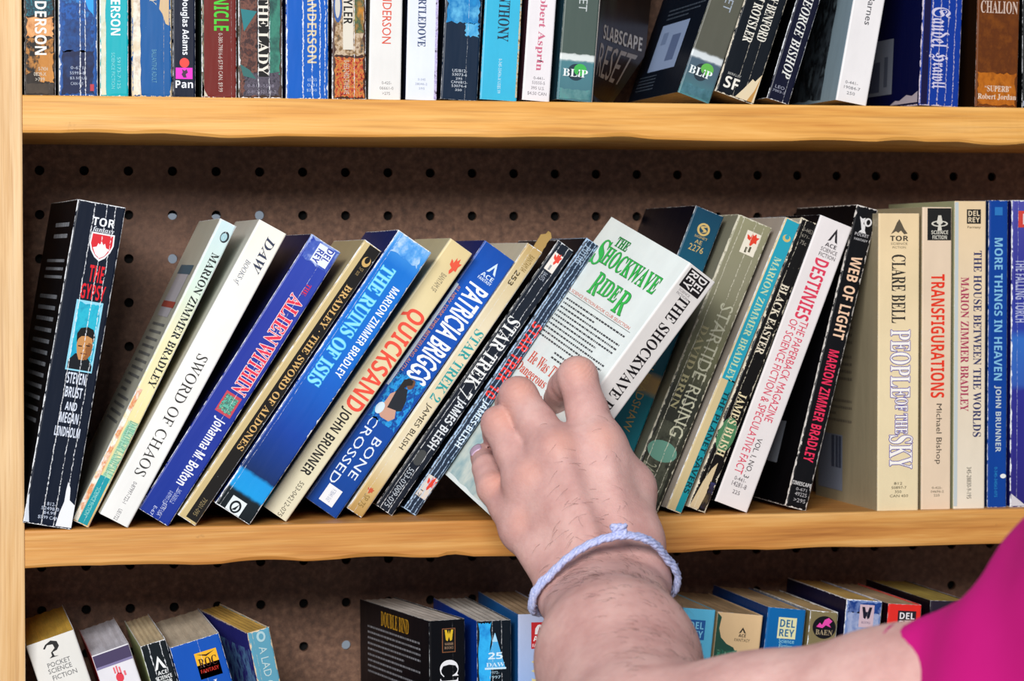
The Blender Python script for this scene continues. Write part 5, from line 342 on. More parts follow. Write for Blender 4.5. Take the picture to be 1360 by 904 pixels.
# letter outlines used on the covers, by style and letter: advance, then closed outlines as x, y pairs
GLYPHS = {'S': {
' ': [139],
'.': [109,[55,56,33,47,25,26,33,4,55,-5,76,4,85,26,76,47]],
'0': [286,[143,-5,87,7,48,44,25,102,18,179,21,232,30,278,46,314,70,341,102,357,143,363,198,350,237,314,260,256,268,179,264,125,255,80,239,44,216,17,184,1],[143,56,166,64,182,87,190,125,193,179,190,232,182,271,166,294,143,302,119,294,104,271,96,232,93,179,96,125,104,87,119,64]],
'1': [286,[131,0,131,207,131,222,132,241,132,260,133,278,129,273,122,267,114,259,107,253,66,220,30,266,145,357,207,357,207,0]],
'2': [286,[20,0,20,53,110,143,134,168,153,189,167,207,177,224,183,240,185,257,182,275,173,289,159,296,141,299,121,297,101,290,81,278,60,263,19,311,35,324,52,336,70,346,92,355,117,360,147,362,179,359,207,349,229,334,246,315,256,292,260,266,257,237,248,212,233,188,214,164,189,138,160,110,114,67,114,64,270,64,270,0]],
'3': [286,[122,-5,67,0,19,15,19,79,43,68,67,61,92,57,114,55,148,59,171,69,183,86,187,109,185,122,180,134,169,143,153,149,131,153,101,155,74,155,74,213,102,213,131,214,152,219,166,226,175,236,180,247,182,261,179,277,170,290,154,298,131,301,107,299,86,292,69,284,55,275,20,327,42,341,69,352,100,360,136,362,185,356,223,340,247,313,256,277,250,244,233,218,208,200,179,188,216,178,244,161,260,136,266,104,262,75,251,48,231,26,204,9,167,-1]],
'5': [286,[121,-5,93,-4,68,0,45,6,25,15,25,80,45,71,69,63,94,58,118,57,148,60,169,70,183,88,187,113,169,154,116,167,101,166,87,164,73,162,62,159,32,175,45,357,239,357,239,293,111,293,105,223,113,225,123,227,134,228,150,228,181,225,208,216,231,200,248,179,259,152,263,120,254,68,227,28,182,3]],
'A': [345,[0,0,126,359,219,359,345,0,264,0,238,85,108,85,82,0],[127,149,220,149,193,232,190,241,187,253,183,266,179,280,175,292,173,303,170,292,166,278,162,264,158,250,154,239,152,232]],
'B': [336,[45,0,45,357,156,357,219,352,264,337,291,309,301,267,297,238,286,215,269,198,246,190,263,182,278,175,291,164,301,149,307,129,310,104,301,60,275,28,233,7,179,0],[121,216,165,216,192,218,210,226,220,239,223,257,219,274,208,286,189,293,161,295,121,295],[121,62,170,62,199,66,218,76,228,91,231,111,228,129,217,143,198,152,168,156,121,156]],
'C': [318,[190,-5,139,1,99,18,68,45,46,82,33,126,29,178,34,229,49,274,72,311,105,339,147,356,197,362,223,360,250,355,276,347,301,337,277,275,256,284,236,292,216,297,197,299,158,291,130,267,113,228,107,178,112,127,128,89,156,66,197,58,218,59,240,63,263,69,288,77,288,14,264,5,241,-1,217,-4]],
'D': [370,[45,0,45,357,157,357,209,352,254,337,291,312,318,278,335,235,341,182,328,103,290,46,228,11,146,0],[121,62,153,62,235,92,263,180,256,232,237,267,205,288,161,295,121,295]],
'E': [280,[45,0,45,357,251,357,251,295,121,295,121,217,242,217,242,155,121,155,121,62,251,62,251,0]],
'F': [275,[45,0,45,357,250,357,250,295,120,295,120,203,241,203,241,141,120,141,120,0]],
'G': [362,[195,-5,124,7,72,42,40,100,29,179,34,231,51,276,77,312,114,340,160,356,216,362,244,361,272,356,298,349,322,340,297,280,279,287,259,294,238,298,215,299,184,295,158,284,136,266,120,242,110,212,107,178,109,145,117,116,129,91,147,73,170,62,200,58,215,58,227,60,238,61,248,63,248,138,181,138,181,201,322,201,322,16,293,7,264,1,231,-4]],
'H': [382,[45,0,45,357,121,357,121,217,262,217,262,357,338,357,338,0,262,0,262,154,121,154,121,0]],
'I': [195,[16,0,16,43,60,63,60,294,16,314,16,357,179,357,179,314,135,294,135,63,179,43,179,0]],
'J': [165,[8,-105,-6,-105,-18,-103,-28,-101,-37,-100,-37,-37,-29,-38,-20,-40,-11,-41,-2,-42,11,-40,22,-37,32,-29,39,-18,44,0,45,23,45,357,121,357,121,23,117,-19,106,-51,89,-76,67,-92,39,-102]],
'K': [332,[45,0,45,357,121,357,121,194,128,204,135,215,143,225,151,236,247,357,331,357,207,199,332,0,246,0,153,151,121,128,121,0]],
'L': [282,[45,0,45,357,121,357,121,62,266,62,266,0]],
'M': [471,[45,0,45,357,148,357,233,84,324,357,427,357,427,0,356,0,356,169,356,187,357,208,358,229,358,250,359,267,360,280,266,0,196,0,110,280,109,268,110,250,111,229,112,207,112,186,113,166,113,0]],
'N': [407,[45,0,45,357,141,357,296,90,296,114,295,139,294,164,294,188,294,357,362,357,362,0,266,0,110,270,110,245,111,219,112,194,113,168,113,0]],
'O': [398,[199,-5,146,1,103,18,70,46,47,83,34,128,29,180,34,231,47,276,70,312,103,340,146,357,200,363,252,357,295,340,328,312,351,276,364,231,369,179,364,127,351,82,328,46,295,18,252,1],[199,59,241,67,269,91,284,129,290,179,284,229,269,268,241,292,200,300,158,292,130,268,114,229,109,179,114,129,130,91,158,67]],
'P': [314,[45,0,45,357,159,357,219,350,260,327,284,292,292,246,288,215,279,187,261,163,235,144,200,131,153,127,121,127,121,0],[121,189,146,189,174,192,196,202,210,218,215,243,200,282,155,295,121,295]],
'Q': [398,[270,-85,205,-5,199,-5,146,1,103,18,70,46,47,83,34,128,29,180,34,231,47,276,70,312,103,340,146,357,200,363,252,357,295,340,328,312,351,276,364,231,369,179,364,123,348,75,320,37,281,11,367,-85],[199,59,241,67,269,91,284,129,290,179,284,229,269,268,241,292,200,300,158,292,130,268,114,229,109,179,114,129,130,91,158,67]],
'R': [330,[45,0,45,357,149,357,212,350,257,331,283,297,292,250,289,227,282,207,272,190,258,176,242,165,225,156,330,0,246,0,161,137,121,137,121,0],[121,199,145,199,177,202,199,211,211,227,215,248,211,270,198,284,176,292,144,295,121,295]],
'S': [275,[124,-5,71,0,23,16,23,87,49,76,76,67,103,60,130,58,154,60,170,68,179,80,182,96,177,114,162,128,139,141,112,154,99,160,85,168,71,177,57,189,45,202,36,219,29,238,27,261,35,303,60,335,98,355,148,362,175,360,201,356,227,348,254,337,230,278,206,287,186,294,166,298,146,299,127,297,113,289,104,278,101,263,105,246,118,233,139,221,169,206,194,193,215,179,232,164,245,146,253,125,256,99,247,56,221,23,180,2]],
'T': [290,[107,0,107,294,10,294,10,357,280,357,280,294,183,294,183,0]],
'U': [378,[188,-5,125,4,80,31,52,73,43,127,43,357,118,357,118,139,123,101,136,77,158,63,190,59,221,63,243,78,256,103,260,139,260,357,336,357,336,126,331,91,319,59,299,33,270,12,233,-1]],
'V': [325,[121,0,0,357,77,357,144,145,146,137,149,124,153,109,157,93,160,78,163,66,165,78,168,93,172,109,176,124,179,137,181,145,249,357,325,357,204,0]],
'W': [484,[91,0,0,357,75,357,120,162,123,149,127,133,130,116,133,98,136,82,138,69,139,82,142,98,145,115,149,132,152,146,154,157,206,357,278,357,330,157,332,147,335,132,338,115,342,98,344,82,346,69,348,82,351,98,354,116,357,133,361,149,364,162,409,357,484,357,393,0,307,0,258,188,256,194,254,204,252,215,249,228,247,241,245,253,243,263,242,271,241,263,239,253,236,241,234,228,232,216,229,204,227,194,225,187,177,0]],
'Y': [312,[119,0,119,137,0,357,82,357,156,210,231,357,312,357,194,139,194,0]],
'Z': [290,[12,0,12,49,183,295,16,295,16,357,273,357,273,308,102,62,278,62,278,0]],
'a': [302,[106,-5,72,0,45,16,27,43,21,82,29,119,52,146,90,162,143,169,191,170,191,182,188,201,179,214,166,221,148,224,128,222,109,218,90,211,71,204,47,254,70,264,95,272,123,277,151,279,200,273,235,255,257,225,265,182,265,0,213,0,198,37,178,18,159,5,136,-3],[134,50,156,53,174,64,186,81,191,104,191,127,162,126,131,122,112,113,101,99,98,81,100,66,108,57,119,51]],
'd': [317,[126,-5,84,4,51,31,30,75,23,136,30,198,52,242,85,269,128,278,154,275,176,267,193,254,206,238,207,248,205,261,204,277,203,293,203,380,278,380,278,0,221,0,206,36,203,36,190,20,174,7,152,-2],[152,55,178,59,195,73,205,96,208,128,208,136,205,171,196,197,178,212,151,218,129,212,112,196,102,170,98,135,102,100,112,75,129,60]],
'e': [295,[163,-5,124,-1,90,10,62,29,41,57,27,91,23,135,27,178,39,214,58,242,84,262,115,274,152,278,202,270,241,246,266,207,274,154,274,118,98,118,103,90,117,69,138,55,166,51,191,52,214,56,236,62,259,72,259,15,238,6,216,0,192,-4],[100,168,204,168,201,190,191,209,175,221,152,225,132,222,116,211,105,193]],
'g': [317,[141,-120,113,-119,87,-117,63,-112,39,-104,39,-45,91,-60,146,-66,189,-50,203,-4,203,2,203,11,204,20,204,28,205,36,188,17,170,5,149,-3,126,-5,82,4,50,32,29,77,23,136,30,196,51,241,84,269,128,278,173,268,207,238,215,273,278,273,278,-1,269,-52,243,-90,200,-112],[152,54,177,58,194,70,205,92,208,127,208,136,205,173,195,199,177,213,151,218,112,197,99,135,112,74]],
'h': [328,[39,0,39,380,114,380,114,303,113,283,112,264,111,248,110,238,114,238,129,256,148,269,169,276,193,278,233,272,264,254,284,223,291,178,291,0,217,0,217,160,206,204,173,219,144,213,126,195,117,167,114,128,114,0]],
'l': [152,[39,0,39,380,114,380,114,0]],
'm': [491,[39,0,39,273,96,273,106,238,110,238,125,256,144,269,166,276,190,278,217,276,241,268,259,256,273,238,279,238,294,256,314,269,336,276,360,278,400,272,430,254,448,223,454,178,454,0,379,0,379,160,369,204,338,219,313,213,296,198,287,172,284,137,284,0,209,0,209,160,199,204,168,219,142,213,125,195,116,167,114,128,114,0]],
'n': [328,[39,0,39,273,96,273,106,238,110,238,125,256,146,269,169,276,194,278,234,272,265,254,284,223,291,178,291,0,217,0,217,160,214,185,206,204,192,215,173,219,144,213,126,195,117,167,114,128,114,0]],
'o': [310,[154,-5,118,-1,86,12,60,32,40,60,27,95,23,137,31,197,58,242,100,269,156,278,192,274,224,262,250,241,270,214,283,179,287,137,278,77,251,32,209,4],[155,55,180,60,198,76,208,101,211,137,208,172,198,198,180,213,155,218,129,213,112,198,102,172,99,137,102,101,112,76,129,60]],
'r': [227,[39,0,39,273,96,273,107,227,110,227,124,247,143,263,166,274,192,278,198,278,205,278,211,277,217,276,211,206,207,207,201,208,194,208,189,209,170,207,153,202,137,193,124,180,116,162,114,139,114,0]],
's': [249,[113,-5,87,-4,64,-1,44,4,23,11,23,73,46,63,71,56,94,51,116,50,134,51,147,56,154,64,156,73,155,80,152,86,146,91,136,98,120,106,97,116,74,127,55,138,41,150,31,164,25,181,23,202,30,235,52,259,86,273,131,278,155,277,179,273,202,266,227,257,204,203,185,211,166,217,148,222,130,223,105,219,97,205,98,199,101,193,107,188,117,182,132,175,154,166,175,156,194,146,209,135,220,121,227,103,230,81,222,44,200,17,164,1]],
't': [217,[133,-5,109,-3,89,3,72,14,58,31,50,54,47,86,47,217,12,217,12,249,53,274,74,331,122,331,122,273,198,273,198,217,122,217,122,86,124,72,131,62,141,56,154,55,166,55,178,57,190,60,201,63,201,8,188,3,171,-1,153,-4]],
'u': [328,[135,-5,95,1,64,19,44,50,38,95,38,273,112,273,112,114,115,88,123,70,136,58,156,55,185,60,203,78,212,106,215,145,215,273,290,273,290,0,233,0,223,35,219,35,203,17,183,5,159,-3]],
'·': [130,[65,203,44,194,35,173,44,151,65,143,86,151,95,173,86,194]]},
'I': {
' ': [139],
'A': [313,[-51,0,-51,13,-29,18,-10,36,241,344,255,344,243,66,243,59,255,25,289,13,289,0,133,0,133,13,155,18,168,29,174,45,177,65,178,105,72,105,37,60,30,50,25,42,22,35,21,30,29,18,53,13,53,0],[89,125,179,125,184,244]],
'B': [321,[-25,0,-25,12,-11,12,0,15,9,21,16,30,23,44,29,64,86,275,87,281,89,288,89,294,90,301,87,311,81,317,70,321,55,324,55,336,165,336,231,331,275,318,300,295,308,263,285,210,215,179,265,149,282,104,278,78,267,53,248,32,220,15,180,4,128,0],[150,185,186,191,213,208,229,236,235,271,223,307,188,319,173,315,166,302,135,186,140,185,143,185,146,185],[124,16,157,23,183,43,200,73,206,111,189,155,140,169,131,169,100,56,97,43,96,33,103,21]],
'D': [360,[-25,0,-25,12,-11,12,0,15,9,21,16,30,23,44,29,64,86,275,89,288,90,299,88,310,82,317,71,321,55,324,55,336,188,336,306,301,346,196,341,156,329,119,309,84,282,53,260,36,238,22,214,12,186,5,154,1,116,0],[126,16,157,20,186,32,211,52,232,78,249,109,262,144,270,182,273,222,253,296,195,321,181,319,172,314,166,306,162,293,99,58,98,53,97,46,96,40,96,37,97,27,102,20,112,17]],
'E': [328,[-25,0,-25,12,-11,12,0,15,9,21,16,30,23,44,29,64,86,275,87,282,89,288,89,294,90,299,88,310,82,317,71,321,55,324,55,336,322,336,303,242,289,242,289,246,284,280,268,303,240,315,201,320,189,319,180,318,174,315,170,311,167,305,164,296,135,187,149,187,173,188,192,192,206,198,218,208,229,222,238,240,251,240,215,102,204,102,204,106,205,111,205,116,205,121,201,144,191,159,172,167,145,170,141,170,138,170,134,169,131,169,100,55,98,49,97,42,95,36,95,33,97,26,102,21,112,18,128,17,162,19,191,25,215,35,237,51,258,73,277,102,290,102,261,0]],
'G': [372,[165,-9,102,1,55,29,25,73,16,131,19,167,28,202,44,235,65,266,91,293,122,315,147,327,173,337,200,343,228,345,243,344,260,342,278,338,298,333,305,331,312,331,321,334,328,345,341,345,319,236,305,236,300,275,285,304,261,321,230,327,197,319,165,298,137,262,112,214,95,159,90,108,95,66,113,36,140,17,177,11,199,13,214,21,225,35,232,55,246,108,249,123,250,133,248,143,242,150,230,153,213,154,213,166,354,166,354,154,350,154,336,151,328,143,322,129,317,112,294,23,232,-1]],
'H': [378,[-25,0,-25,12,-11,12,0,15,9,21,16,30,23,44,29,64,86,275,87,281,89,288,89,294,90,301,87,311,81,318,70,322,55,324,55,336,211,336,211,324,197,323,185,320,176,314,170,305,164,291,158,272,135,188,254,188,278,275,281,289,282,301,279,311,273,318,262,322,246,324,246,336,403,336,403,324,389,323,378,320,369,315,362,307,356,293,350,275,293,61,290,46,289,36,291,25,297,18,308,14,324,12,324,0,167,0,167,12,181,12,192,15,201,21,209,30,215,44,221,64,248,165,128,165,101,61,98,46,97,35,105,18,132,12,132,0]],
'I': [185,[-25,0,-25,12,-11,12,0,15,9,21,16,30,23,44,29,64,86,275,87,281,89,288,89,294,90,301,81,317,54,324,54,336,211,336,211,324,196,322,184,319,176,313,169,305,164,292,157,272,101,61,97,46,96,35,105,18,132,12,132,0]],
'O': [356,[133,-9,84,0,46,24,22,63,14,115,18,151,28,188,45,224,67,258,94,287,123,312,171,336,223,345,273,336,311,312,335,274,343,224,340,186,330,149,313,112,292,79,265,49,235,24,185,0],[137,10,169,18,199,45,225,88,249,147,265,208,270,261,267,289,257,310,240,323,219,327,200,324,182,313,164,297,148,275,131,247,116,214,103,178,94,143,88,108,86,77,89,48,99,27,115,14]],
'P': [305,[-25,0,-25,12,-11,12,0,15,9,21,16,30,23,44,29,64,86,275,87,281,89,288,89,294,90,301,87,310,81,317,70,321,55,324,55,336,193,336,277,316,305,258,301,231,288,207,267,187,241,172,202,163,146,160,128,160,101,61,98,46,97,35,99,25,105,18,116,14,132,12,132,0],[148,177,184,183,211,202,227,231,232,270,221,306,188,319,177,317,171,313,167,305,163,292,133,178,137,178,141,177,144,177]],
'R': [320,[-25,0,-25,12,-11,12,0,15,9,21,16,30,23,44,29,64,86,275,87,282,89,288,89,294,90,299,88,310,82,317,71,321,55,324,55,336,189,336,243,331,280,317,302,294,309,261,303,231,285,206,254,185,213,172,255,46,262,30,271,21,283,15,298,13,298,0,198,0,145,166,129,166,101,61,98,46,97,35,99,25,105,18,116,14,132,12,132,0],[147,183,183,189,210,207,227,235,233,271,222,307,189,320,179,319,173,316,169,309,165,297,134,183,137,183,140,183,144,183]],
'S': [275,[115,-9,83,-5,43,8,35,10,29,11,23,10,18,7,13,2,7,-6,-7,-6,20,108,34,108,34,104,38,63,53,33,76,15,108,10,124,12,139,19,152,29,161,42,167,57,170,73,168,87,163,100,154,113,141,127,125,142,106,160,87,177,73,192,63,206,57,220,53,234,52,251,55,276,66,299,81,318,102,332,127,341,155,345,169,344,185,341,202,337,220,332,227,330,233,329,244,333,255,343,268,343,244,240,230,240,230,243,230,248,228,272,222,291,212,306,199,317,184,325,167,327,147,323,130,312,118,295,114,274,116,260,123,246,134,233,147,220,155,212,163,204,172,197,181,189,202,168,218,145,229,121,232,94,224,51,201,19,164,-2]],
'W': [409,[59,-9,61,268,59,293,53,309,41,319,23,322,23,336,159,336,159,323,144,319,135,311,131,297,130,275,128,119,221,273,221,291,219,306,213,316,202,321,186,323,186,336,321,336,321,324,306,321,297,315,292,305,290,290,289,273,288,239,287,189,285,121,383,286,386,291,388,297,389,302,390,306,383,319,363,324,360,336,453,336,453,324,437,319,424,310,413,296,401,278,229,-9,214,-9,220,235,73,-9]],
'a': [250,[40,-7,18,-2,1,10,-10,30,-14,55,-11,82,-4,110,8,137,24,164,42,187,62,206,94,224,123,231,147,222,160,198,168,226,221,226,180,81,176,66,173,55,171,47,170,42,172,33,178,30,193,39,212,65,223,58,185,10,147,-7,123,1,116,26,116,32,117,39,118,47,121,56,102,29,83,9,62,-3],[69,31,81,33,92,42,103,54,114,71,123,89,131,110,138,130,143,150,146,169,148,185,143,203,128,209,117,206,105,196,93,182,81,163,71,142,62,119,56,101,52,86,49,72,49,60,54,38]],
'f': [144,[-49,-104,-67,-101,-81,-92,-90,-79,-93,-63,-91,-52,-86,-43,-78,-37,-68,-36,-58,-37,-51,-42,-46,-49,-45,-59,-46,-66,-49,-73,-52,-77,-53,-80,-50,-85,-44,-87,-34,-84,-25,-76,-18,-64,-11,-49,-4,-26,3,2,11,37,19,78,45,205,10,205,14,226,49,226,68,280,94,319,124,342,158,350,180,347,196,339,207,327,210,311,204,291,184,284,175,286,167,291,161,299,160,308,161,314,164,320,167,325,168,329,166,333,160,335,145,328,133,309,120,275,108,226,150,226,147,205,105,205,79,84,64,26,48,-21,30,-58,8,-83,-18,-98]],
'n': [266,[159,-7,133,2,125,31,126,44,131,62,137,86,147,114,164,165,167,176,168,184,166,191,159,194,131,181,102,142,87,113,73,80,60,42,49,0,-11,0,32,157,35,169,37,179,38,185,39,189,33,200,18,203,14,203,13,216,59,222,113,231,87,144,114,183,139,210,164,225,191,231,219,221,228,193,227,183,224,168,219,149,212,127,192,65,185,43,187,35,194,32,201,34,208,41,216,52,227,67,238,60,217,31,198,10,179,-3]],
's': [188,[68,-7,47,-4,21,4,16,5,11,6,2,3,-5,-5,-18,-3,-5,81,10,79,25,27,61,11,82,18,89,39,88,48,85,57,79,68,71,79,51,103,38,121,29,138,23,154,21,170,26,194,40,213,61,226,86,230,108,228,134,222,136,221,139,220,143,220,152,222,158,229,171,229,160,153,147,154,130,199,100,215,89,213,80,207,74,199,72,190,77,172,92,151,100,141,109,131,116,121,123,111,131,99,137,86,140,74,142,61,139,43,132,27,121,13,106,2,88,-5]],
't': [137,[23,-7,-3,2,-12,29,-11,34,-11,39,-10,45,-8,52,34,204,10,204,10,221,59,249,100,296,121,296,100,224,139,224,134,204,94,204,57,77,54,66,52,57,51,49,50,42,52,33,58,31,73,41,96,71,107,63,86,33,66,11,45,-3]],
'y': [210,[-22,-105,-38,-102,-50,-96,-57,-86,-60,-74,-57,-63,-51,-54,-42,-48,-31,-46,-20,-48,-6,-55,7,-61,15,-64,21,-62,28,-58,36,-51,44,-42,50,-32,56,-23,60,-13,62,-5,61,6,59,22,56,43,52,67,48,92,43,117,38,139,33,159,28,174,24,187,21,195,18,200,10,205,-1,206,-7,206,-7,219,5,220,17,222,27,224,36,226,51,229,63,231,74,220,84,189,89,165,95,135,102,98,110,56,142,119,153,157,149,168,139,177,129,187,125,200,127,212,134,222,143,228,156,231,169,228,179,222,185,211,187,197,185,183,179,163,171,140,159,113,146,84,130,55,112,25,94,-4,75,-31,55,-55,35,-75,15,-91,-4,-101]]},
's': {
' ': [139],
'#': [292,[98,309,78,211,1,211,1,177,71,177,53,92,1,92,1,57,46,57,25,-41,61,-41,82,57,179,57,158,-41,194,-41,215,57,292,57,292,92,222,92,240,177,292,177,292,211,247,211,267,309,231,309,211,211,114,211,134,309],[107,177,204,177,186,92,89,92]],
'$': [271,[235,298,199,318,161,328,161,346,120,346,120,328,51,297,26,236,49,186,120,149,120,41,68,59,26,91,26,31,72,7,120,-5,120,-59,161,-59,161,-5,229,30,251,88,227,147,161,185,161,284,201,268,235,244],[120,198,86,217,75,243,88,269,120,284],[161,131,193,111,203,84,192,57,161,41]],
'&': [313,[248,170,232,141,211,115,163,170,211,214,226,261,203,313,144,335,80,313,56,256,68,214,95,177,36,132,14,77,40,19,100,-5,150,7,208,47,247,0,310,0,241,80,275,125,297,170],[178,81,142,52,105,41,76,51,63,77,79,111,123,145],[104,261,115,284,141,293,169,283,180,258,171,232,136,203,114,229]],
',': [109,[30,-59,74,-30,88,13,78,48,53,62,31,53,23,33,30,13,48,5,46,-25,30,-50]],
'-': [162,[142,134,20,134,20,87,142,87]],
'.': [109,[55,56,33,47,25,26,33,4,55,-5,76,4,85,26,76,47]],
'/': [141,[4,-5,39,-5,137,346,102,346]],
'0': [250,[235,171,205,297,125,346,45,297,15,171,45,44,125,-5,205,44],[186,171,170,76,125,42,80,76,64,171,80,265,125,299,170,265]],
'1': [250,[150,341,101,341,101,0,150,0]],
'2': [250,[233,47,103,47,184,156,209,239,180,316,105,346,64,338,24,313,24,252,64,288,101,298,143,280,160,234,154,197,136,161,79,81,17,4,17,0,233,0]],
'3': [250,[41,285,71,296,99,299,142,285,158,248,141,212,90,199,90,154,145,139,163,97,148,57,108,42,70,48,32,68,32,15,69,1,105,-5,182,24,212,99,200,149,163,180,196,210,207,257,179,321,106,346,71,342,41,331]],
'4': [250,[199,346,178,346,6,135,6,112,150,112,150,0,199,0,199,112,236,112,236,156,199,156],[149,253,150,156,71,156]],
'5': [250,[202,341,51,341,51,164,138,157,170,104,149,60,100,42,62,48,25,67,25,16,66,0,108,-5,187,26,219,105,186,183,95,212,95,297,202,297]],
'6': [250,[159,346,57,241,22,117,52,29,132,-5,203,26,233,98,205,168,137,197,107,193,84,183,123,253,188,308],[73,133,100,147,127,151,167,136,184,98,168,57,129,42,83,66]],
'7': [250,[245,341,25,341,25,295,172,295,47,15,91,-5]],
'8': [250,[234,92,222,140,187,174,219,208,229,247,200,317,128,346,54,318,24,248,35,207,65,174,28,140,16,93,48,24,126,-5,203,23],[180,248,164,212,127,197,89,212,73,249,88,285,128,299,165,284],[185,96,170,58,125,42,82,57,65,96,82,135,126,150,168,135]],
'9': [250,[94,-5,192,96,231,221,200,310,122,346,46,314,18,245,46,174,115,145,142,149,168,160,134,93,64,32],[67,245,83,284,123,299,163,281,180,238,180,225,178,210,150,196,125,192,84,207]],
'>': [292,[265,157,265,198,28,299,28,255,216,177,28,99,28,56]],
'A': [334,[181,343,147,343,0,0,50,0,93,101,238,101,284,0,334,0],[163,268,218,145,112,145]],
'B': [282,[38,0,155,0,245,30,272,91,250,149,190,180,229,210,242,254,217,314,137,341,38,341],[87,297,132,297,178,283,191,250,173,209,119,195,87,195],[87,151,146,151,203,136,221,98,206,61,148,44,87,44]],
'C': [354,[328,318,265,339,211,346,77,295,24,166,68,54,208,-5,277,4,332,26,332,79,272,50,213,41,113,77,75,170,113,263,211,301,268,292,328,265]],
'D': [375,[38,0,171,0,304,52,352,171,309,286,171,341,38,341],[87,297,163,297,268,259,302,171,275,91,165,44,87,44]],
'E': [250,[231,341,38,341,38,0,236,0,236,44,87,44,87,150,226,150,226,194,87,194,87,297,231,297]],
'F': [234,[220,341,38,341,38,0,87,0,87,159,220,159,220,203,87,203,87,297,220,297]],
'G': [370,[337,168,222,168,222,124,288,124,288,54,252,44,214,41,114,77,76,170,113,263,207,301,269,292,330,267,330,317,264,339,208,346,78,295,25,169,77,44,207,-5,272,2,337,24]],
'H': [364,[327,341,278,341,278,193,87,193,87,341,38,341,38,0,87,0,87,149,278,149,278,0,327,0]],
'I': [125,[87,341,38,341,38,0,87,0]],
'J': [125,[87,341,38,341,38,11,29,-49,-19,-69,-31,-69,-22,-114,-15,-115,-7,-115,66,-83,87,-4]],
'K': [328,[143,180,291,341,230,341,87,185,87,341,38,341,38,0,87,0,87,169,260,0,328,0]],
'L': [245,[86,341,37,341,37,0,240,0,240,44,86,44]],
'M': [391,[355,341,309,341,196,201,83,341,37,341,37,0,86,0,86,266,192,134,200,134,305,266,306,0,355,0]],
'N': [391,[353,341,307,341,307,77,76,341,37,341,37,0,83,0,83,263,311,0,353,0]],
'O': [412,[23,171,72,48,205,-5,340,49,389,171,339,294,206,346,73,293],[73,171,111,264,206,301,301,264,339,171,301,78,206,41,111,78]],
'P': [255,[35,341,35,0,84,0,84,148,135,148,222,175,250,243,224,312,142,341],[84,297,142,297,187,280,200,245,183,206,140,192,84,192]],
'R': [302,[39,341,39,0,88,0,88,148,108,148,146,135,199,70,244,0,302,0,275,37,256,68,219,123,180,162,222,194,237,246,206,315,125,341],[88,299,119,299,170,285,186,248,172,209,119,192,88,192]],
'S': [229,[200,322,162,340,124,346,48,321,20,255,94,160,168,83,154,54,112,40,64,52,22,89,22,27,67,3,118,-5,186,22,213,88,139,191,66,261,81,290,120,302,157,294,200,266]],
'T': [302,[294,341,9,341,9,297,127,297,127,0,176,0,176,297,294,297]],
'U': [354,[324,341,275,341,275,143,271,100,254,68,222,48,174,41,133,48,100,70,84,96,80,140,80,341,31,341,31,129,75,27,173,-5,286,33,324,134]],
'V': [302,[302,341,254,341,152,102,49,341,0,341,148,-3,158,-3]],
'W': [521,[521,341,472,341,379,106,284,341,238,341,143,106,49,341,0,341,138,-3,148,-3,261,276,373,-3,382,-3]],
'X': [354,[344,341,285,341,178,211,71,341,12,341,148,177,1,0,61,0,178,141,294,0,353,0,208,177]],
'Y': [302,[151,224,59,341,0,341,127,181,127,0,176,0,176,180,302,341,243,341]],
'Z': [323,[225,297,8,0,316,0,316,44,99,44,316,341,22,341,22,297]],
'a': [213,[206,40,192,31,182,28,176,31,174,40,174,155,150,211,92,229,49,221,18,199,18,150,52,178,89,187,119,178,129,148,129,136,90,122,38,98,13,51,28,12,68,-5,99,1,128,19,140,1,163,-5,182,-1,206,13],[129,46,110,32,90,27,67,36,58,59,79,90,129,111]],
'c': [219,[197,214,166,225,132,229,51,196,21,108,52,27,135,-5,171,-1,202,9,202,53,170,41,142,38,87,57,66,112,85,167,135,188,163,183,197,166]],
'e': [239,[219,65,180,45,141,38,89,55,65,106,223,106,197,198,126,229,50,198,21,115,49,32,130,-5,178,2,219,22],[66,135,86,176,127,191,164,176,179,135]],
'h': [250,[75,341,31,341,31,0,75,0,75,161,104,186,131,194,163,179,175,139,175,0,220,0,220,138,198,206,143,229,107,220,76,195]],
'i': [109,[77,225,33,225,33,0,77,0],[82,293,74,311,55,319,36,311,29,293,36,274,55,266,74,274]],
'l': [109,[77,341,33,341,33,0,77,0]],
'n': [250,[75,225,31,225,31,0,75,0,75,161,104,186,131,194,163,179,175,139,175,0,220,0,220,139,197,207,143,229,107,220,76,195]],
'o': [276,[137,229,52,196,18,115,51,29,137,-5,224,28,258,115,224,197],[136,189,191,168,213,114,192,57,136,36,84,57,64,115,84,168]],
'p': [250,[73,6,96,-2,118,-5,200,28,232,111,200,195,106,225,29,225,29,-115,73,-115],[73,185,114,185,168,165,187,111,166,57,115,36,94,38,73,46]],
'r': [198,[35,225,35,0,79,0,79,118,95,166,134,187,153,180,175,165,199,203,172,223,145,229,113,216,80,173,79,225]],
's': [193,[162,211,128,224,96,229,42,213,22,168,75,103,127,60,117,42,94,35,61,42,21,64,21,16,60,0,99,-5,151,14,173,62,161,92,122,125,80,152,68,170,76,184,97,190,126,184,162,167]],
't': [167,[84,271,0,190,0,185,39,185,39,66,57,16,112,-5,139,0,166,11,166,52,140,40,116,36,95,43,84,70,84,185,155,185,155,225,84,225]],
'y': [219,[219,225,169,225,111,98,51,225,0,225,87,48,11,-115,60,-115]],
'·': [130,[65,203,44,194,35,173,44,151,65,143,86,151,95,173,86,194]]},
'b': {
' ': [139],
'!': [136,[40,272,40,242,43,218,55,132,60,108,68,101,75,108,80,132,93,218,95,242,96,272,89,327,68,346,46,327],[68,56,47,47,38,26,47,4,68,-5,89,4,98,26,89,47]],
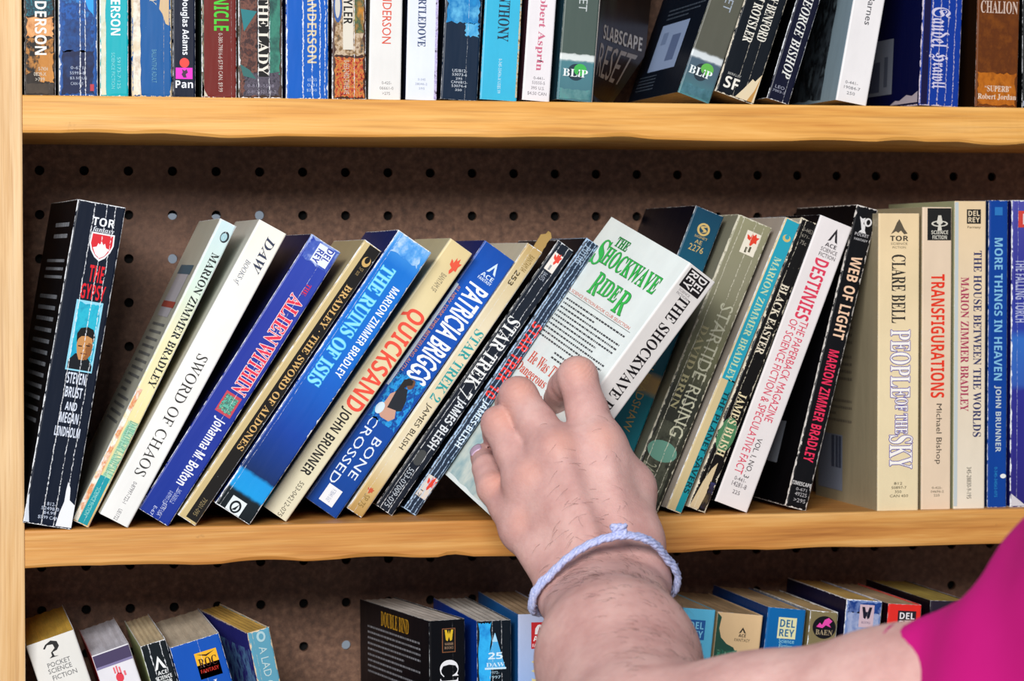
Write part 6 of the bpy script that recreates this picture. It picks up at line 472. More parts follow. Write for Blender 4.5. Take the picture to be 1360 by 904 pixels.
'2': [280,[18,0,18,52,92,127,119,157,139,183,153,206,162,229,167,252,169,277,166,301,158,318,146,328,130,332,108,326,94,310,86,283,84,245,58,248,37,256,24,271,20,295,23,312,32,328,47,342,69,353,96,360,130,362,179,356,215,340,237,313,244,279,242,262,238,245,229,228,217,209,200,188,178,164,149,136,115,103,65,55,182,55,196,57,208,64,217,75,223,90,227,105,257,105,254,0]],
'7': [280,[83,0,216,303,84,303,64,296,55,277,52,252,22,252,25,357,263,357,263,333,125,0]],
'A': [325,[-7,0,-7,14,7,16,18,23,27,35,37,56,154,347,167,347,286,65,297,41,306,26,316,16,330,14,330,0,171,0,171,14,201,19,211,34,209,44,203,61,188,99,77,99,59,53,57,49,56,44,56,39,56,36,65,19,92,14,95,0],[85,120,180,120,132,238]],
'B': [330,[12,0,12,13,33,16,47,24,53,38,56,61,56,275,55,293,52,307,46,316,38,322,27,325,12,327,12,339,164,339,262,320,295,261,275,211,214,184,287,153,312,98,303,57,276,26,234,6,177,0],[136,188,140,188,174,191,196,203,208,224,212,257,209,287,201,307,185,319,161,323,147,321,140,316,137,307,136,291],[165,18,193,23,211,37,221,61,224,96,220,131,206,155,183,168,147,172,136,172,136,49,137,34,142,25,151,20]],
'C': [349,[191,-8,144,-2,102,15,68,42,42,78,25,121,20,170,25,219,42,261,68,297,103,324,145,341,193,347,230,342,274,328,281,325,289,324,304,330,312,347,325,347,325,230,312,230,292,271,265,303,233,323,198,330,130,290,107,169,132,55,207,18,237,21,267,33,294,53,319,79,333,66,272,10]],
'D': [369,[15,0,15,13,35,16,47,22,53,34,55,56,55,279,53,303,45,317,32,324,11,327,11,339,165,339,244,328,302,295,337,242,349,170,304,42,170,0],[166,18,208,27,238,56,255,103,261,171,237,285,166,323,150,321,141,315,137,304,136,287,136,54,137,36,141,25,150,20]],
'E': [329,[11,0,11,13,33,15,47,22,54,36,56,58,56,275,54,301,46,317,33,324,12,327,12,339,297,339,297,238,286,238,274,277,253,303,220,316,173,321,159,320,149,319,142,316,139,310,137,302,136,289,136,183,144,183,173,187,193,200,206,223,215,257,227,257,227,88,214,88,210,115,203,135,193,149,179,159,161,164,138,166,136,50,138,35,143,26,154,22,172,21,205,23,233,29,257,40,276,56,292,78,306,107,320,107,300,0]],
'F': [301,[12,0,12,13,33,17,47,25,53,39,56,62,56,279,53,302,46,315,32,322,11,327,11,339,293,339,293,238,281,238,274,266,265,287,250,303,231,313,205,319,171,321,158,321,149,320,142,318,138,314,136,307,136,297,136,184,142,184,170,188,191,201,204,224,212,258,225,258,225,88,212,88,204,125,191,149,170,162,141,167,136,167,136,60,137,44,140,32,146,23,156,18,171,14,191,13,191,0]],
'G': [378,[200,-8,149,-2,105,15,69,41,43,77,26,120,21,171,26,219,43,262,69,297,104,324,145,341,192,347,232,342,275,328,282,325,289,325,296,326,302,330,307,337,312,347,326,347,326,229,312,229,300,257,285,282,266,302,245,317,223,327,199,330,131,290,109,170,115,100,134,50,165,20,205,10,229,12,244,20,252,34,255,53,255,95,253,115,245,127,230,133,205,136,205,148,373,148,373,136,352,133,340,127,334,115,332,96,332,22,266,0]],
'H': [390,[12,0,12,13,33,16,47,24,53,37,56,60,56,282,53,302,46,316,33,323,12,327,12,339,180,339,180,327,164,325,152,322,144,317,139,309,136,298,136,282,136,187,255,187,255,282,254,298,251,309,246,317,239,322,227,325,210,327,210,339,378,339,378,327,356,323,343,316,337,303,335,282,335,60,337,39,343,25,356,16,378,13,378,0,210,0,210,13,231,16,245,23,252,36,255,60,255,165,136,165,136,60,138,37,145,24,158,16,180,13,180,0]],
'I': [194,[10,0,10,13,31,17,46,24,53,36,56,56,56,288,54,307,47,318,33,324,10,327,10,339,182,339,182,327,160,324,146,318,138,307,136,288,136,58,137,44,140,33,145,25,153,20,166,16,183,13,183,0]],
'J': [246,[81,-49,58,-46,38,-40,21,-30,9,-16,0,-1,-3,17,0,33,8,45,20,53,33,56,48,53,59,46,67,35,69,21,68,10,63,-1,58,-10,57,-15,62,-26,78,-30,94,-27,103,-19,108,-4,110,16,110,273,109,291,106,305,100,314,91,320,78,324,59,327,59,339,234,339,234,327,218,324,206,321,198,315,193,306,191,292,190,273,190,66,163,-20]],
'K': [380,[12,0,12,13,34,16,47,24,54,37,56,60,56,282,54,302,47,316,34,323,13,327,13,339,181,339,181,327,164,325,153,322,145,317,140,309,137,298,136,282,136,174,239,278,254,297,260,312,249,323,217,327,217,339,362,339,362,327,355,327,309,312,257,269,202,212,345,35,354,25,363,19,373,15,387,13,387,0,209,0,209,13,219,13,228,14,235,14,240,16,246,20,249,26,245,35,236,49,149,159,136,148,136,60,138,37,145,24,158,16,181,13,181,0]],
'L': [318,[12,0,12,13,33,16,47,24,53,37,56,60,56,282,53,303,46,316,33,323,12,327,12,339,186,339,186,327,168,326,155,323,146,318,140,310,137,298,136,282,136,62,136,46,138,35,142,28,149,23,159,21,174,21,207,23,234,30,257,41,275,59,291,84,305,115,318,115,299,0]],
'M': [472,[11,0,11,13,32,16,46,24,53,37,56,59,56,285,55,299,53,310,47,317,39,322,27,325,11,327,11,339,138,339,236,106,335,339,460,339,460,327,439,323,426,315,419,302,417,282,417,64,418,45,421,32,425,23,433,17,444,14,459,13,459,0,295,0,295,13,310,15,322,19,330,24,335,33,338,45,339,62,339,297,215,0,201,0,79,290,79,60,81,36,89,22,104,15,126,13,126,0]],
'N': [368,[300,-8,80,261,80,59,82,36,88,23,102,16,124,13,124,0,14,0,14,13,29,14,40,17,48,23,53,31,56,43,57,59,57,289,36,313,27,323,21,325,14,327,14,339,117,339,291,126,291,281,290,297,288,308,282,316,275,321,263,324,247,327,247,339,357,339,357,327,335,323,323,316,316,303,314,281,314,-8]],
'O': [391,[194,-8,158,-5,126,6,96,22,70,43,49,69,34,100,24,133,21,170,24,206,34,239,49,270,71,296,97,317,127,334,161,344,198,347,233,344,266,334,296,318,321,297,342,271,358,241,368,207,371,170,368,133,358,100,342,69,321,43,294,22,264,6,231,-5],[197,9,261,49,282,170,277,239,259,289,231,320,194,330,129,290,108,170,114,100,132,50,160,19]],
'P': [311,[12,0,12,13,33,16,47,24,53,37,56,60,56,282,53,302,46,316,33,323,12,327,12,339,159,339,214,336,250,328,273,314,290,296,301,273,305,247,297,209,273,179,234,159,180,153,136,153,136,60,138,37,145,24,158,16,180,13,180,0],[136,171,150,171,182,175,202,188,214,211,218,245,214,279,205,303,187,316,161,321,148,320,141,316,137,308,136,297]],
'R': [352,[12,0,12,13,33,16,47,24,53,37,56,60,56,282,53,302,46,316,33,323,12,327,12,339,162,339,227,334,274,317,301,289,311,249,292,197,235,167,322,38,330,27,337,19,345,15,356,13,358,0,252,0,150,158,136,158,136,60,138,37,145,24,158,16,180,13,180,0],[136,174,152,174,185,179,208,192,222,216,226,250,211,303,167,321,151,319,141,315,137,304,136,287]],
'S': [290,[32,-8,32,118,47,118,62,70,83,37,111,18,147,11,172,15,191,27,203,45,208,67,198,96,168,119,121,142,83,164,57,188,42,215,37,247,40,275,50,300,65,320,86,335,110,344,138,347,153,346,171,344,190,339,210,334,214,333,217,332,220,331,223,331,233,335,239,347,252,347,252,238,240,238,231,264,219,287,203,305,185,319,165,328,145,331,122,328,104,318,93,302,89,283,92,265,102,251,118,238,141,226,189,203,216,189,236,174,251,157,261,140,266,121,268,99,264,69,252,43,234,22,209,6,179,-4,143,-8,131,-7,118,-6,106,-3,94,1,82,4,73,7,67,9,63,9,56,8,52,5,48,0,46,-8]],
'T': [315,[69,0,69,13,91,16,106,23,113,37,116,60,116,323,111,323,76,317,49,300,30,273,22,237,8,237,8,339,306,339,306,236,293,236,266,301,200,323,196,323,196,60,198,37,206,23,220,15,244,13,244,0]],
'U': [367,[185,-10,125,-2,85,21,62,60,55,116,55,282,52,302,45,316,32,323,11,327,11,339,179,339,179,327,163,325,151,322,143,317,138,309,135,298,135,282,135,104,139,66,151,38,173,22,205,16,270,42,292,119,292,282,290,302,282,315,268,323,245,327,245,339,353,339,353,327,334,322,322,314,316,301,315,282,315,135,307,69,283,24,242,-1]],
'V': [318,[158,-10,33,284,25,300,17,313,6,322,-11,327,-11,339,157,339,157,327,137,325,124,322,116,315,114,305,115,295,120,282,193,107,259,281,263,294,264,305,262,315,254,322,241,325,223,327,223,339,329,339,329,327,315,324,304,318,294,306,285,285,171,-10]],
'W': [455,[127,-8,24,293,18,308,11,318,2,324,-12,327,-12,339,135,339,135,327,121,325,112,322,106,315,105,306,106,293,110,278,166,114,224,263,213,297,207,311,199,320,188,324,171,327,171,339,327,339,327,327,301,322,293,307,294,299,297,288,353,124,403,275,407,291,409,303,407,314,401,321,390,325,375,327,375,339,465,339,465,327,452,322,443,314,435,301,428,282,332,-8,319,-8,235,230,142,-8]],
'Y': [317,[76,0,76,13,97,16,111,24,117,37,120,60,120,133,35,288,22,308,11,320,6,322,1,324,-5,325,-10,326,-10,339,154,339,154,326,146,326,133,325,124,322,118,317,116,310,118,302,122,292,185,168,248,273,257,290,260,304,250,320,222,326,220,339,327,339,327,326,315,323,305,316,295,306,285,292,200,152,200,60,202,37,209,24,222,16,244,13,244,0]],
'Z': [329,[15,0,15,8,206,320,160,320,129,318,105,313,86,303,70,287,57,265,46,236,33,236,43,339,303,339,303,330,114,22,178,22,225,28,260,46,286,77,303,122,316,122,303,0]],
'a': [256,[190,-8,161,1,149,26,113,2,71,-7,48,-3,30,9,19,26,15,47,23,77,47,101,89,122,148,142,148,180,146,198,139,210,127,218,110,220,86,216,78,204,79,199,85,191,90,181,92,172,89,160,82,150,71,144,58,142,44,144,33,151,27,162,25,176,28,193,37,207,51,220,71,229,94,235,121,237,166,232,196,218,213,193,218,157,218,47,218,36,220,30,222,27,227,26,232,27,239,31,245,21,219,-1],[113,25,120,26,130,31,139,37,148,47,148,126,103,103,88,62,94,34]],
'b': [269,[32,-9,32,289,31,308,27,319,20,324,6,327,6,339,103,339,103,208,131,230,165,237,189,233,211,223,229,205,243,183,252,155,255,124,251,88,240,56,223,30,201,10,174,-3,143,-8,110,0,78,21,40,-9],[136,11,158,17,173,37,180,71,183,119,180,159,172,187,158,203,137,209,126,207,116,201,107,192,103,180,103,51,111,21]],
'd': [275,[104,-8,79,-4,58,8,40,26,26,50,17,78,15,110,18,146,27,177,41,202,61,221,83,233,109,237,140,230,166,209,166,299,164,312,158,320,147,325,131,327,131,339,238,339,238,56,239,40,242,30,249,24,263,21,263,8,219,4,166,-8,166,29,140,2],[128,21,139,23,150,31,160,42,166,57,166,180,162,191,154,201,142,207,130,209,110,203,97,186,90,156,88,114,90,73,97,44,109,27]],
'e': [224,[115,-8,87,-4,63,8,43,26,28,51,18,82,15,117,18,150,28,179,44,203,65,222,89,233,117,237,156,230,185,209,204,174,211,129,211,124,87,124,103,54,149,32,176,40,201,64,212,54,169,8],[87,143,150,143,150,160,148,187,144,206,135,217,120,221,95,204,87,152]],
'g': [244,[109,-105,66,-101,36,-91,17,-75,11,-56,21,-34,51,-19,26,-1,18,23,21,40,32,55,50,69,76,82,31,112,16,158,20,180,30,199,45,215,65,227,90,235,117,237,146,234,174,227,236,227,236,200,200,200,213,177,217,152,214,131,206,113,192,97,174,86,153,79,128,77,122,77,117,77,111,77,106,78,94,76,84,70,77,62,75,53,83,41,105,37,131,37,166,35,193,30,212,22,225,10,233,-7,235,-28,227,-60,203,-84,163,-99],[117,93,132,97,142,109,147,129,149,157,147,186,142,206,132,217,117,221,102,217,92,206,87,186,85,157,87,129,92,109,102,97],[120,-87,177,-77,196,-49,193,-38,186,-31,172,-27,153,-26,72,-26,59,-38,55,-54,59,-66,71,-77,90,-84]],
'h': [284,[14,0,14,12,26,14,34,19,38,28,39,42,39,297,38,310,34,320,27,325,14,328,14,339,110,339,110,199,142,227,181,237,230,217,246,158,246,42,247,28,251,19,258,14,271,12,271,0,151,0,151,12,154,12,170,19,175,42,175,162,174,179,171,192,163,200,151,202,129,195,110,175,110,42,111,28,115,19,122,14,134,12,134,0]],
'i': [147,[75,270,60,272,48,280,40,292,38,307,40,322,48,334,60,342,75,345,90,342,102,334,110,322,113,307,110,292,102,280,89,272],[14,0,14,12,26,14,34,19,38,28,39,42,39,188,38,203,35,212,28,217,15,219,16,231,111,231,111,42,112,28,115,20,122,14,134,12,134,0]],
'l': [149,[14,0,14,12,26,14,34,19,38,28,39,42,39,296,38,310,35,320,28,325,15,327,15,339,111,339,111,42,112,28,115,20,122,14,134,12,134,0]],
'n': [284,[14,0,14,12,26,14,34,19,38,28,39,42,39,189,38,202,34,211,27,217,14,219,14,231,110,231,110,199,142,228,181,237,230,217,246,158,246,42,247,28,251,19,258,14,271,12,271,0,151,0,151,12,154,12,170,19,175,42,175,162,174,179,171,192,163,200,151,202,129,195,110,175,110,42,111,28,115,19,122,14,134,12,134,0]],
'o': [251,[126,-8,94,-4,67,9,45,27,28,52,18,82,14,115,18,148,28,178,45,203,67,221,94,233,125,237,156,233,183,222,205,203,222,179,232,149,236,115,232,81,222,51,205,27,183,8,156,-4],[126,9,144,14,156,29,159,42,162,61,163,85,164,115,161,169,155,202,143,217,126,223,107,217,96,202,89,169,87,115,88,85,89,61,92,42,96,29,108,14]],
'p': [277,[13,-104,13,-92,23,-91,30,-87,35,-82,38,-75,39,-64,39,-48,39,181,38,200,35,211,27,216,15,220,15,231,107,231,107,196,134,227,172,238,196,234,218,222,236,204,249,180,258,151,261,119,258,84,249,54,235,28,217,9,194,-3,169,-8,136,0,110,24,110,-43,111,-61,113,-73,117,-82,124,-88,134,-90,147,-92,147,-104],[146,21,165,27,178,44,186,74,188,115,186,155,180,185,168,201,148,207,127,199,110,175,110,51,125,29]],
'r': [214,[14,0,14,12,26,14,34,19,38,28,39,42,39,188,38,203,35,212,27,217,15,219,16,231,109,231,109,188,123,209,139,224,157,234,174,237,192,234,205,226,213,214,216,198,213,185,207,175,197,168,185,166,173,167,165,172,159,178,154,186,148,192,141,194,130,190,121,180,113,164,111,143,111,42,113,27,118,19,129,14,147,12,147,0]],
's': [215,[113,-8,90,-5,65,5,60,6,55,7,44,3,38,-7,27,-7,27,79,40,79,49,50,65,29,84,16,105,11,121,13,133,20,141,30,143,44,136,63,116,78,80,97,57,110,41,126,31,144,28,164,33,193,48,217,73,232,105,238,114,237,124,235,135,233,148,229,151,228,154,228,156,227,166,230,172,238,182,238,182,165,170,165,160,189,146,206,130,217,111,221,97,219,87,213,80,204,78,193,80,182,86,173,95,165,109,158,143,141,165,128,180,113,189,94,192,71,186,38,170,14,145,-2]],
't': [170,[92,-7,66,-3,49,8,39,26,36,53,36,208,15,208,15,223,43,250,66,275,83,297,96,316,108,316,108,231,155,231,155,208,108,208,108,61,108,47,111,38,117,32,125,30,141,36,154,56,166,49,136,7]],
'u': [279,[98,-8,68,-2,49,13,38,38,34,72,34,185,33,200,29,210,22,217,9,219,9,231,106,231,106,55,107,43,112,34,120,28,132,27,153,32,170,49,170,185,169,201,165,211,156,217,141,219,141,231,241,231,241,52,242,38,247,29,255,24,268,22,268,10,223,5,170,-8,170,30,156,14,139,3,119,-5]],
'v': [228,[106,-8,29,185,22,199,16,209,9,216,-2,219,-2,231,122,231,122,219,116,219,101,216,96,206,96,203,97,200,138,91,176,188,178,197,180,203,172,215,152,219,152,231,227,231,227,220,215,215,207,208,200,196,194,181,119,-8]],
'x': [238,[4,0,4,11,25,22,46,42,92,102,32,196,18,212,3,219,3,231,126,231,126,219,110,216,105,209,106,203,111,194,137,153,167,191,172,200,175,208,173,213,169,216,162,218,150,219,150,231,232,231,232,221,210,210,189,189,148,137,217,27,221,21,226,16,231,13,238,12,238,0,116,0,116,12,125,13,133,15,137,18,138,23,136,32,129,44,103,85,73,46,65,34,63,26,69,15,85,11,88,0]],
'·': [130,[65,203,44,194,35,173,44,151,65,143,86,151,95,173,86,194]],
'“': [213,[187,346,144,317,130,269,139,236,163,223,184,230,193,253,186,273,167,282,168,310,187,336],[78,346,35,317,21,269,30,236,54,223,75,230,84,253,77,273,58,282,59,310,78,336]],
'”': [213,[136,223,178,251,193,299,184,332,160,346,138,338,130,315,137,295,156,286,154,258,136,232],[27,223,69,251,84,299,75,332,51,346,29,338,21,315,28,295,47,286,45,258,27,232]]},
'i': {
' ': [139],
'&': [313,[248,170,232,141,211,115,163,170,211,214,226,261,203,313,144,335,80,313,56,256,68,214,95,177,36,132,14,77,40,19,100,-5,150,7,208,47,247,0,310,0,241,80,275,125,297,170],[178,81,142,52,105,41,76,51,63,77,79,111,123,145],[104,261,115,284,141,293,169,283,180,258,171,232,136,203,114,229]],
'A': [345,[-63,0,-61,10,-29,18,0,42,27,73,80,135,159,229,265,354,275,354,263,43,265,28,272,18,286,12,306,10,305,0,165,0,167,10,171,10,191,12,203,20,210,34,213,58,215,118,99,118,92,116,86,112,49,67,30,42,24,27,26,18,32,13,43,10,59,10,56,0],[107,136,216,136,222,273]],
'B': [326,[-25,0,-23,10,0,12,14,20,24,33,32,54,94,287,97,301,98,312,96,323,89,330,78,334,61,336,63,346,191,346,277,327,306,272,284,220,221,187,265,157,280,108,275,77,261,51,238,29,208,13,171,3,128,0],[144,193,191,198,226,214,246,240,253,275,237,315,190,329,176,329,166,327,160,325,156,321,153,314,150,306,146,293,140,272,132,241,122,201,123,196,127,194,133,193],[114,16,161,22,196,42,217,72,224,113,219,142,204,161,179,173,145,177,131,176,122,175,115,172,112,166,82,54,80,49,79,43,78,38,78,33,80,24,87,19,98,16]],
'H': [387,[-25,0,-23,10,-7,11,5,14,13,19,20,27,26,38,31,54,94,287,97,302,98,312,96,323,89,330,78,334,61,336,63,346,201,346,199,336,177,334,163,327,153,313,145,290,124,213,122,207,122,202,123,197,126,195,131,193,138,193,266,193,273,194,278,195,281,198,284,204,306,287,309,301,310,312,308,323,301,330,289,334,272,336,275,346,413,346,410,336,406,336,387,334,374,327,364,313,357,292,295,60,293,52,291,45,290,39,290,34,292,23,299,16,310,12,328,10,325,0,187,0,190,10,206,11,217,14,226,19,233,27,238,38,243,54,271,158,272,162,272,166,271,170,268,173,263,174,256,174,128,174,121,174,116,172,113,169,111,164,83,60,81,52,79,45,78,39,78,34,80,23,87,16,98,12,116,10,113,0]],
'K': [338,[-25,0,-23,10,-7,11,5,14,13,19,20,27,26,38,31,54,94,287,97,302,98,312,96,323,89,330,78,334,61,336,63,346,200,346,197,336,193,336,176,334,163,329,154,316,146,295,120,198,119,194,119,191,119,187,122,186,125,187,128,189,251,287,272,308,279,323,272,333,252,336,252,346,373,346,370,337,346,332,321,318,290,294,251,264,166,197,265,52,279,33,293,20,308,12,326,10,324,0,176,0,179,10,182,10,196,11,206,14,212,19,214,28,213,34,210,41,206,50,200,59,125,170,122,172,119,174,114,172,112,167,82,56,79,43,78,35,80,22,88,15,101,12,121,10,118,0]],
'L': [334,[-18,0,-16,10,7,12,21,19,31,32,39,54,101,287,103,295,104,302,105,307,106,312,103,323,97,330,85,334,68,336,70,346,208,346,204,337,185,334,171,327,161,314,153,293,93,69,90,57,88,48,86,41,86,38,88,28,94,22,105,19,123,18,158,18,193,19,222,24,244,34,263,49,280,70,297,98,307,98,274,0]],
'M': [439,[-27,0,-24,10,-9,11,3,14,11,19,19,27,24,38,30,54,95,287,98,301,100,312,97,323,91,330,79,334,62,336,65,346,158,346,194,81,370,346,465,346,462,336,458,336,439,334,426,327,416,313,408,292,346,60,344,52,343,45,341,39,341,34,343,23,350,16,362,12,379,10,377,0,240,0,242,9,256,10,268,14,276,19,284,29,290,43,296,62,358,292,163,0,156,0,117,293,57,77,51,53,50,36,52,23,58,16,70,12,88,10,85,0]],
'N': [373,[252,-8,115,278,56,62,53,53,52,45,51,38,51,32,53,21,60,15,72,12,91,10,88,0,-25,0,-23,10,-2,12,13,19,23,32,31,54,97,293,97,295,98,298,98,301,96,315,89,326,78,333,64,336,61,336,63,346,136,346,263,81,318,284,321,293,322,302,323,308,324,314,321,325,314,331,302,334,283,336,286,346,399,346,396,336,382,335,371,333,361,328,354,320,348,308,343,292,261,-8]],
'O': [385,[149,-8,111,-4,78,8,52,27,32,52,20,84,16,121,19,154,29,188,43,221,63,252,86,280,113,304,142,325,173,340,205,350,238,354,275,350,308,338,333,318,352,293,364,261,368,225,366,197,359,169,348,140,334,113,317,87,298,63,276,42,253,24,204,0],[150,8,175,11,199,22,222,38,244,60,263,85,279,114,293,146,303,179,309,213,312,247,307,286,293,315,270,333,239,339,212,335,185,323,159,304,136,279,115,248,97,213,86,185,79,157,74,130,73,102,78,62,93,32,117,14]],
'P': [300,[-25,0,-23,10,0,12,14,19,23,32,31,54,94,287,97,301,98,312,96,323,89,330,78,334,61,336,63,346,199,346,278,327,304,269,300,240,287,215,266,194,238,179,204,169,165,166,119,166,113,164,110,160,80,48,79,45,79,41,78,37,78,34,81,22,89,15,102,12,123,10,120,0],[144,181,189,187,221,205,241,233,248,271,244,298,232,317,211,327,182,331,169,330,160,326,154,317,148,302,120,196,119,192,119,188,120,184,123,182,130,181]],
'R': [336,[-25,0,-23,10,0,12,14,20,24,33,32,54,94,287,97,301,98,312,96,323,89,330,78,334,61,336,63,346,210,346,256,341,289,326,308,303,315,271,290,212,216,175,262,64,273,40,284,23,296,13,312,10,311,0,234,0,165,170,154,170,142,170,131,171,122,171,114,172,85,66,81,47,79,34,81,22,88,15,99,11,115,10,121,10,118,0],[151,186,196,192,230,209,251,236,258,271,240,315,187,330,176,329,167,327,160,324,155,318,151,309,147,297,118,188,125,187,133,187,142,186]],
'S': [275,[114,-7,81,-3,43,8,40,9,37,10,34,10,19,6,11,-6,2,-6,19,109,29,109,35,66,51,34,76,15,109,8,127,10,143,17,156,28,167,42,173,59,176,78,174,91,170,104,163,117,154,130,146,140,137,150,126,161,115,173,91,199,76,221,68,242,66,263,69,288,78,310,93,328,113,342,137,351,165,354,177,353,188,352,199,350,209,347,218,344,225,342,230,340,233,340,244,343,252,352,262,352,246,251,238,251,233,288,220,316,200,332,173,338,149,334,131,322,119,304,115,280,117,265,125,249,136,233,150,217,161,205,172,193,184,180,196,167,217,133,224,94,220,67,210,42,193,22,171,6,144,-4]],
'T': [313,[37,0,39,10,43,10,59,11,72,14,82,21,90,31,97,46,104,67,170,311,171,315,172,320,168,326,158,328,145,328,116,326,94,322,76,313,63,301,52,284,44,262,33,263,55,346,343,346,327,261,318,261,318,265,318,269,318,273,318,277,315,300,306,316,287,325,258,328,237,328,231,327,227,325,224,321,222,315,155,69,149,47,148,32,150,21,158,15,171,11,192,10,197,10,194,0]],
'U': [366,[149,-8,103,-1,68,18,46,47,39,84,41,106,48,135,89,289,92,303,93,312,91,324,84,331,71,335,51,337,53,346,199,346,197,337,192,337,171,334,157,325,146,308,138,284,101,144,91,106,89,82,93,54,108,34,130,21,161,17,188,20,212,28,231,41,247,59,261,88,275,135,310,264,316,288,318,307,315,321,309,330,297,335,278,337,280,346,396,346,395,337,388,337,364,331,348,313,345,306,341,295,337,282,333,266,295,122,280,79,263,46,242,21,217,5,186,-4]],
'Y': [307,[36,0,39,9,57,11,71,14,81,18,88,26,93,36,97,49,124,150,79,273,70,295,61,311,51,323,40,331,26,335,10,336,13,346,163,346,159,336,141,334,128,331,121,325,119,315,119,310,121,305,122,299,124,293,167,175,248,267,262,284,273,298,279,309,281,318,279,326,271,332,265,333,258,335,250,335,240,336,243,346,362,346,359,335,345,332,330,323,312,307,292,285,175,153,147,49,146,45,145,40,144,34,144,30,146,19,155,13,169,10,192,9,189,0]],
'f': [148,[-36,-114,-49,-112,-59,-106,-66,-97,-68,-87,-63,-70,-50,-65,-37,-69,-33,-81,-33,-85,-35,-89,-36,-92,-37,-95,-35,-99,-31,-100,-18,-95,-8,-81,-3,-69,2,-55,6,-38,10,-19,53,211,5,211,9,227,56,227,62,254,77,300,100,334,129,355,161,363,179,360,193,352,202,341,205,327,199,310,181,304,167,309,163,324,163,329,164,331,166,336,167,339,166,343,163,346,158,348,153,349,128,333,111,286,98,227,157,227,154,211,95,211,75,112,62,54,50,6,37,-34,25,-64,-3,-101]],
's': [185,[58,-6,39,-5,24,-1,13,3,5,5,-3,3,-7,-3,-16,-3,-6,79,3,79,7,48,18,26,33,12,53,8,69,11,82,20,91,33,94,51,90,69,78,89,70,99,62,109,55,120,47,130,40,142,34,154,31,165,30,177,34,200,47,219,67,231,92,236,110,234,124,231,135,226,144,225,152,227,156,234,164,234,154,160,146,160,130,207,97,223,86,220,76,214,70,205,68,194,72,176,86,155,94,145,102,135,109,125,116,115,123,103,128,91,132,78,134,66,131,47,124,30,112,15,97,4,79,-4]]},
'r': {
' ': [139],
'A': [345,[-63,0,-61,10,-29,18,0,42,27,73,80,135,159,229,265,354,275,354,263,43,265,28,272,18,286,12,306,10,305,0,165,0,167,10,171,10,191,12,203,20,210,34,213,58,215,118,99,118,92,116,86,112,49,67,30,42,24,27,26,18,32,13,43,10,59,10,56,0],[107,136,216,136,222,273]],
'C': [351,[163,-8,122,-3,87,10,58,30,37,58,23,93,19,133,23,169,34,205,52,240,76,272,104,300,135,323,186,346,239,354,270,350,307,341,314,338,321,338,330,341,338,350,348,350,327,248,317,248,317,252,317,256,317,259,317,263,312,294,298,318,275,332,244,337,213,333,183,321,155,301,130,275,108,244,92,209,82,171,78,130,85,81,105,45,136,22,176,14,240,30,297,77,307,68,275,35,241,11,204,-3]],
'D': [377,[-27,0,-24,10,-1,12,13,19,23,32,31,54,94,287,97,302,98,312,96,323,89,330,77,334,60,336,63,346,196,346,242,342,282,329,313,308,337,279,352,244,357,203,352,163,340,126,320,91,293,61,259,36,219,16,174,4,124,0],[127,16,166,21,201,33,230,52,255,77,274,107,288,141,296,177,299,214,292,264,271,300,236,322,189,330,175,329,165,327,158,322,153,315,148,304,144,288,84,67,80,48,78,37,81,27,90,21,96,19,105,18,115,17]],
'F': [302,[-23,0,-20,10,-4,11,7,14,16,19,23,27,28,39,34,55,96,287,99,302,101,312,98,323,92,330,80,334,62,336,66,346,314,346,298,264,288,264,289,269,289,274,285,300,275,317,256,326,229,329,189,329,172,327,163,324,157,319,154,312,151,301,145,278,136,242,123,192,151,192,174,193,192,196,206,202,218,212,227,225,236,242,246,242,213,117,202,117,203,123,204,129,204,135,204,142,201,158,195,168,182,173,158,175,119,175,87,52,86,47,85,42,84,37,84,33,86,21,93,15,106,11,126,9,125,0]],
'H': [387,[-25,0,-23,10,-7,11,5,14,13,19,20,27,26,38,31,54,94,287,97,302,98,312,96,323,89,330,78,334,61,336,63,346,201,346,199,336,177,334,163,327,153,313,145,290,124,213,122,207,122,202,123,197,126,195,131,193,138,193,266,193,273,194,278,195,281,198,284,204,306,287,309,301,310,312,308,323,301,330,289,334,272,336,275,346,413,346,410,336,406,336,387,334,374,327,364,313,357,292,295,60,293,52,291,45,290,39,290,34,292,23,299,16,310,12,328,10,325,0,187,0,190,10,206,11,217,14,226,19,233,27,238,38,243,54,271,158,272,162,272,166,271,170,268,173,263,174,256,174,128,174,121,174,116,172,113,169,111,164,83,60,81,52,79,45,78,39,78,34,80,23,87,16,98,12,116,10,113,0]],
'O': [385,[149,-8,111,-4,78,8,52,27,32,52,20,84,16,121,19,154,29,188,43,221,63,252,86,280,113,304,142,325,173,340,205,350,238,354,275,350,308,338,333,318,352,293,364,261,368,225,366,197,359,169,348,140,334,113,317,87,298,63,276,42,253,24,204,0],[150,8,175,11,199,22,222,38,244,60,263,85,279,114,293,146,303,179,309,213,312,247,307,286,293,315,270,333,239,339,212,335,185,323,159,304,136,279,115,248,97,213,86,185,79,157,74,130,73,102,78,62,93,32,117,14]],
'R': [336,[-25,0,-23,10,0,12,14,20,24,33,32,54,94,287,97,301,98,312,96,323,89,330,78,334,61,336,63,346,210,346,256,341,289,326,308,303,315,271,290,212,216,175,262,64,273,40,284,23,296,13,312,10,311,0,234,0,165,170,154,170,142,170,131,171,122,171,114,172,85,66,81,47,79,34,81,22,88,15,99,11,115,10,121,10,118,0],[151,186,196,192,230,209,251,236,258,271,240,315,187,330,176,329,167,327,160,324,155,318,151,309,147,297,118,188,125,187,133,187,142,186]],
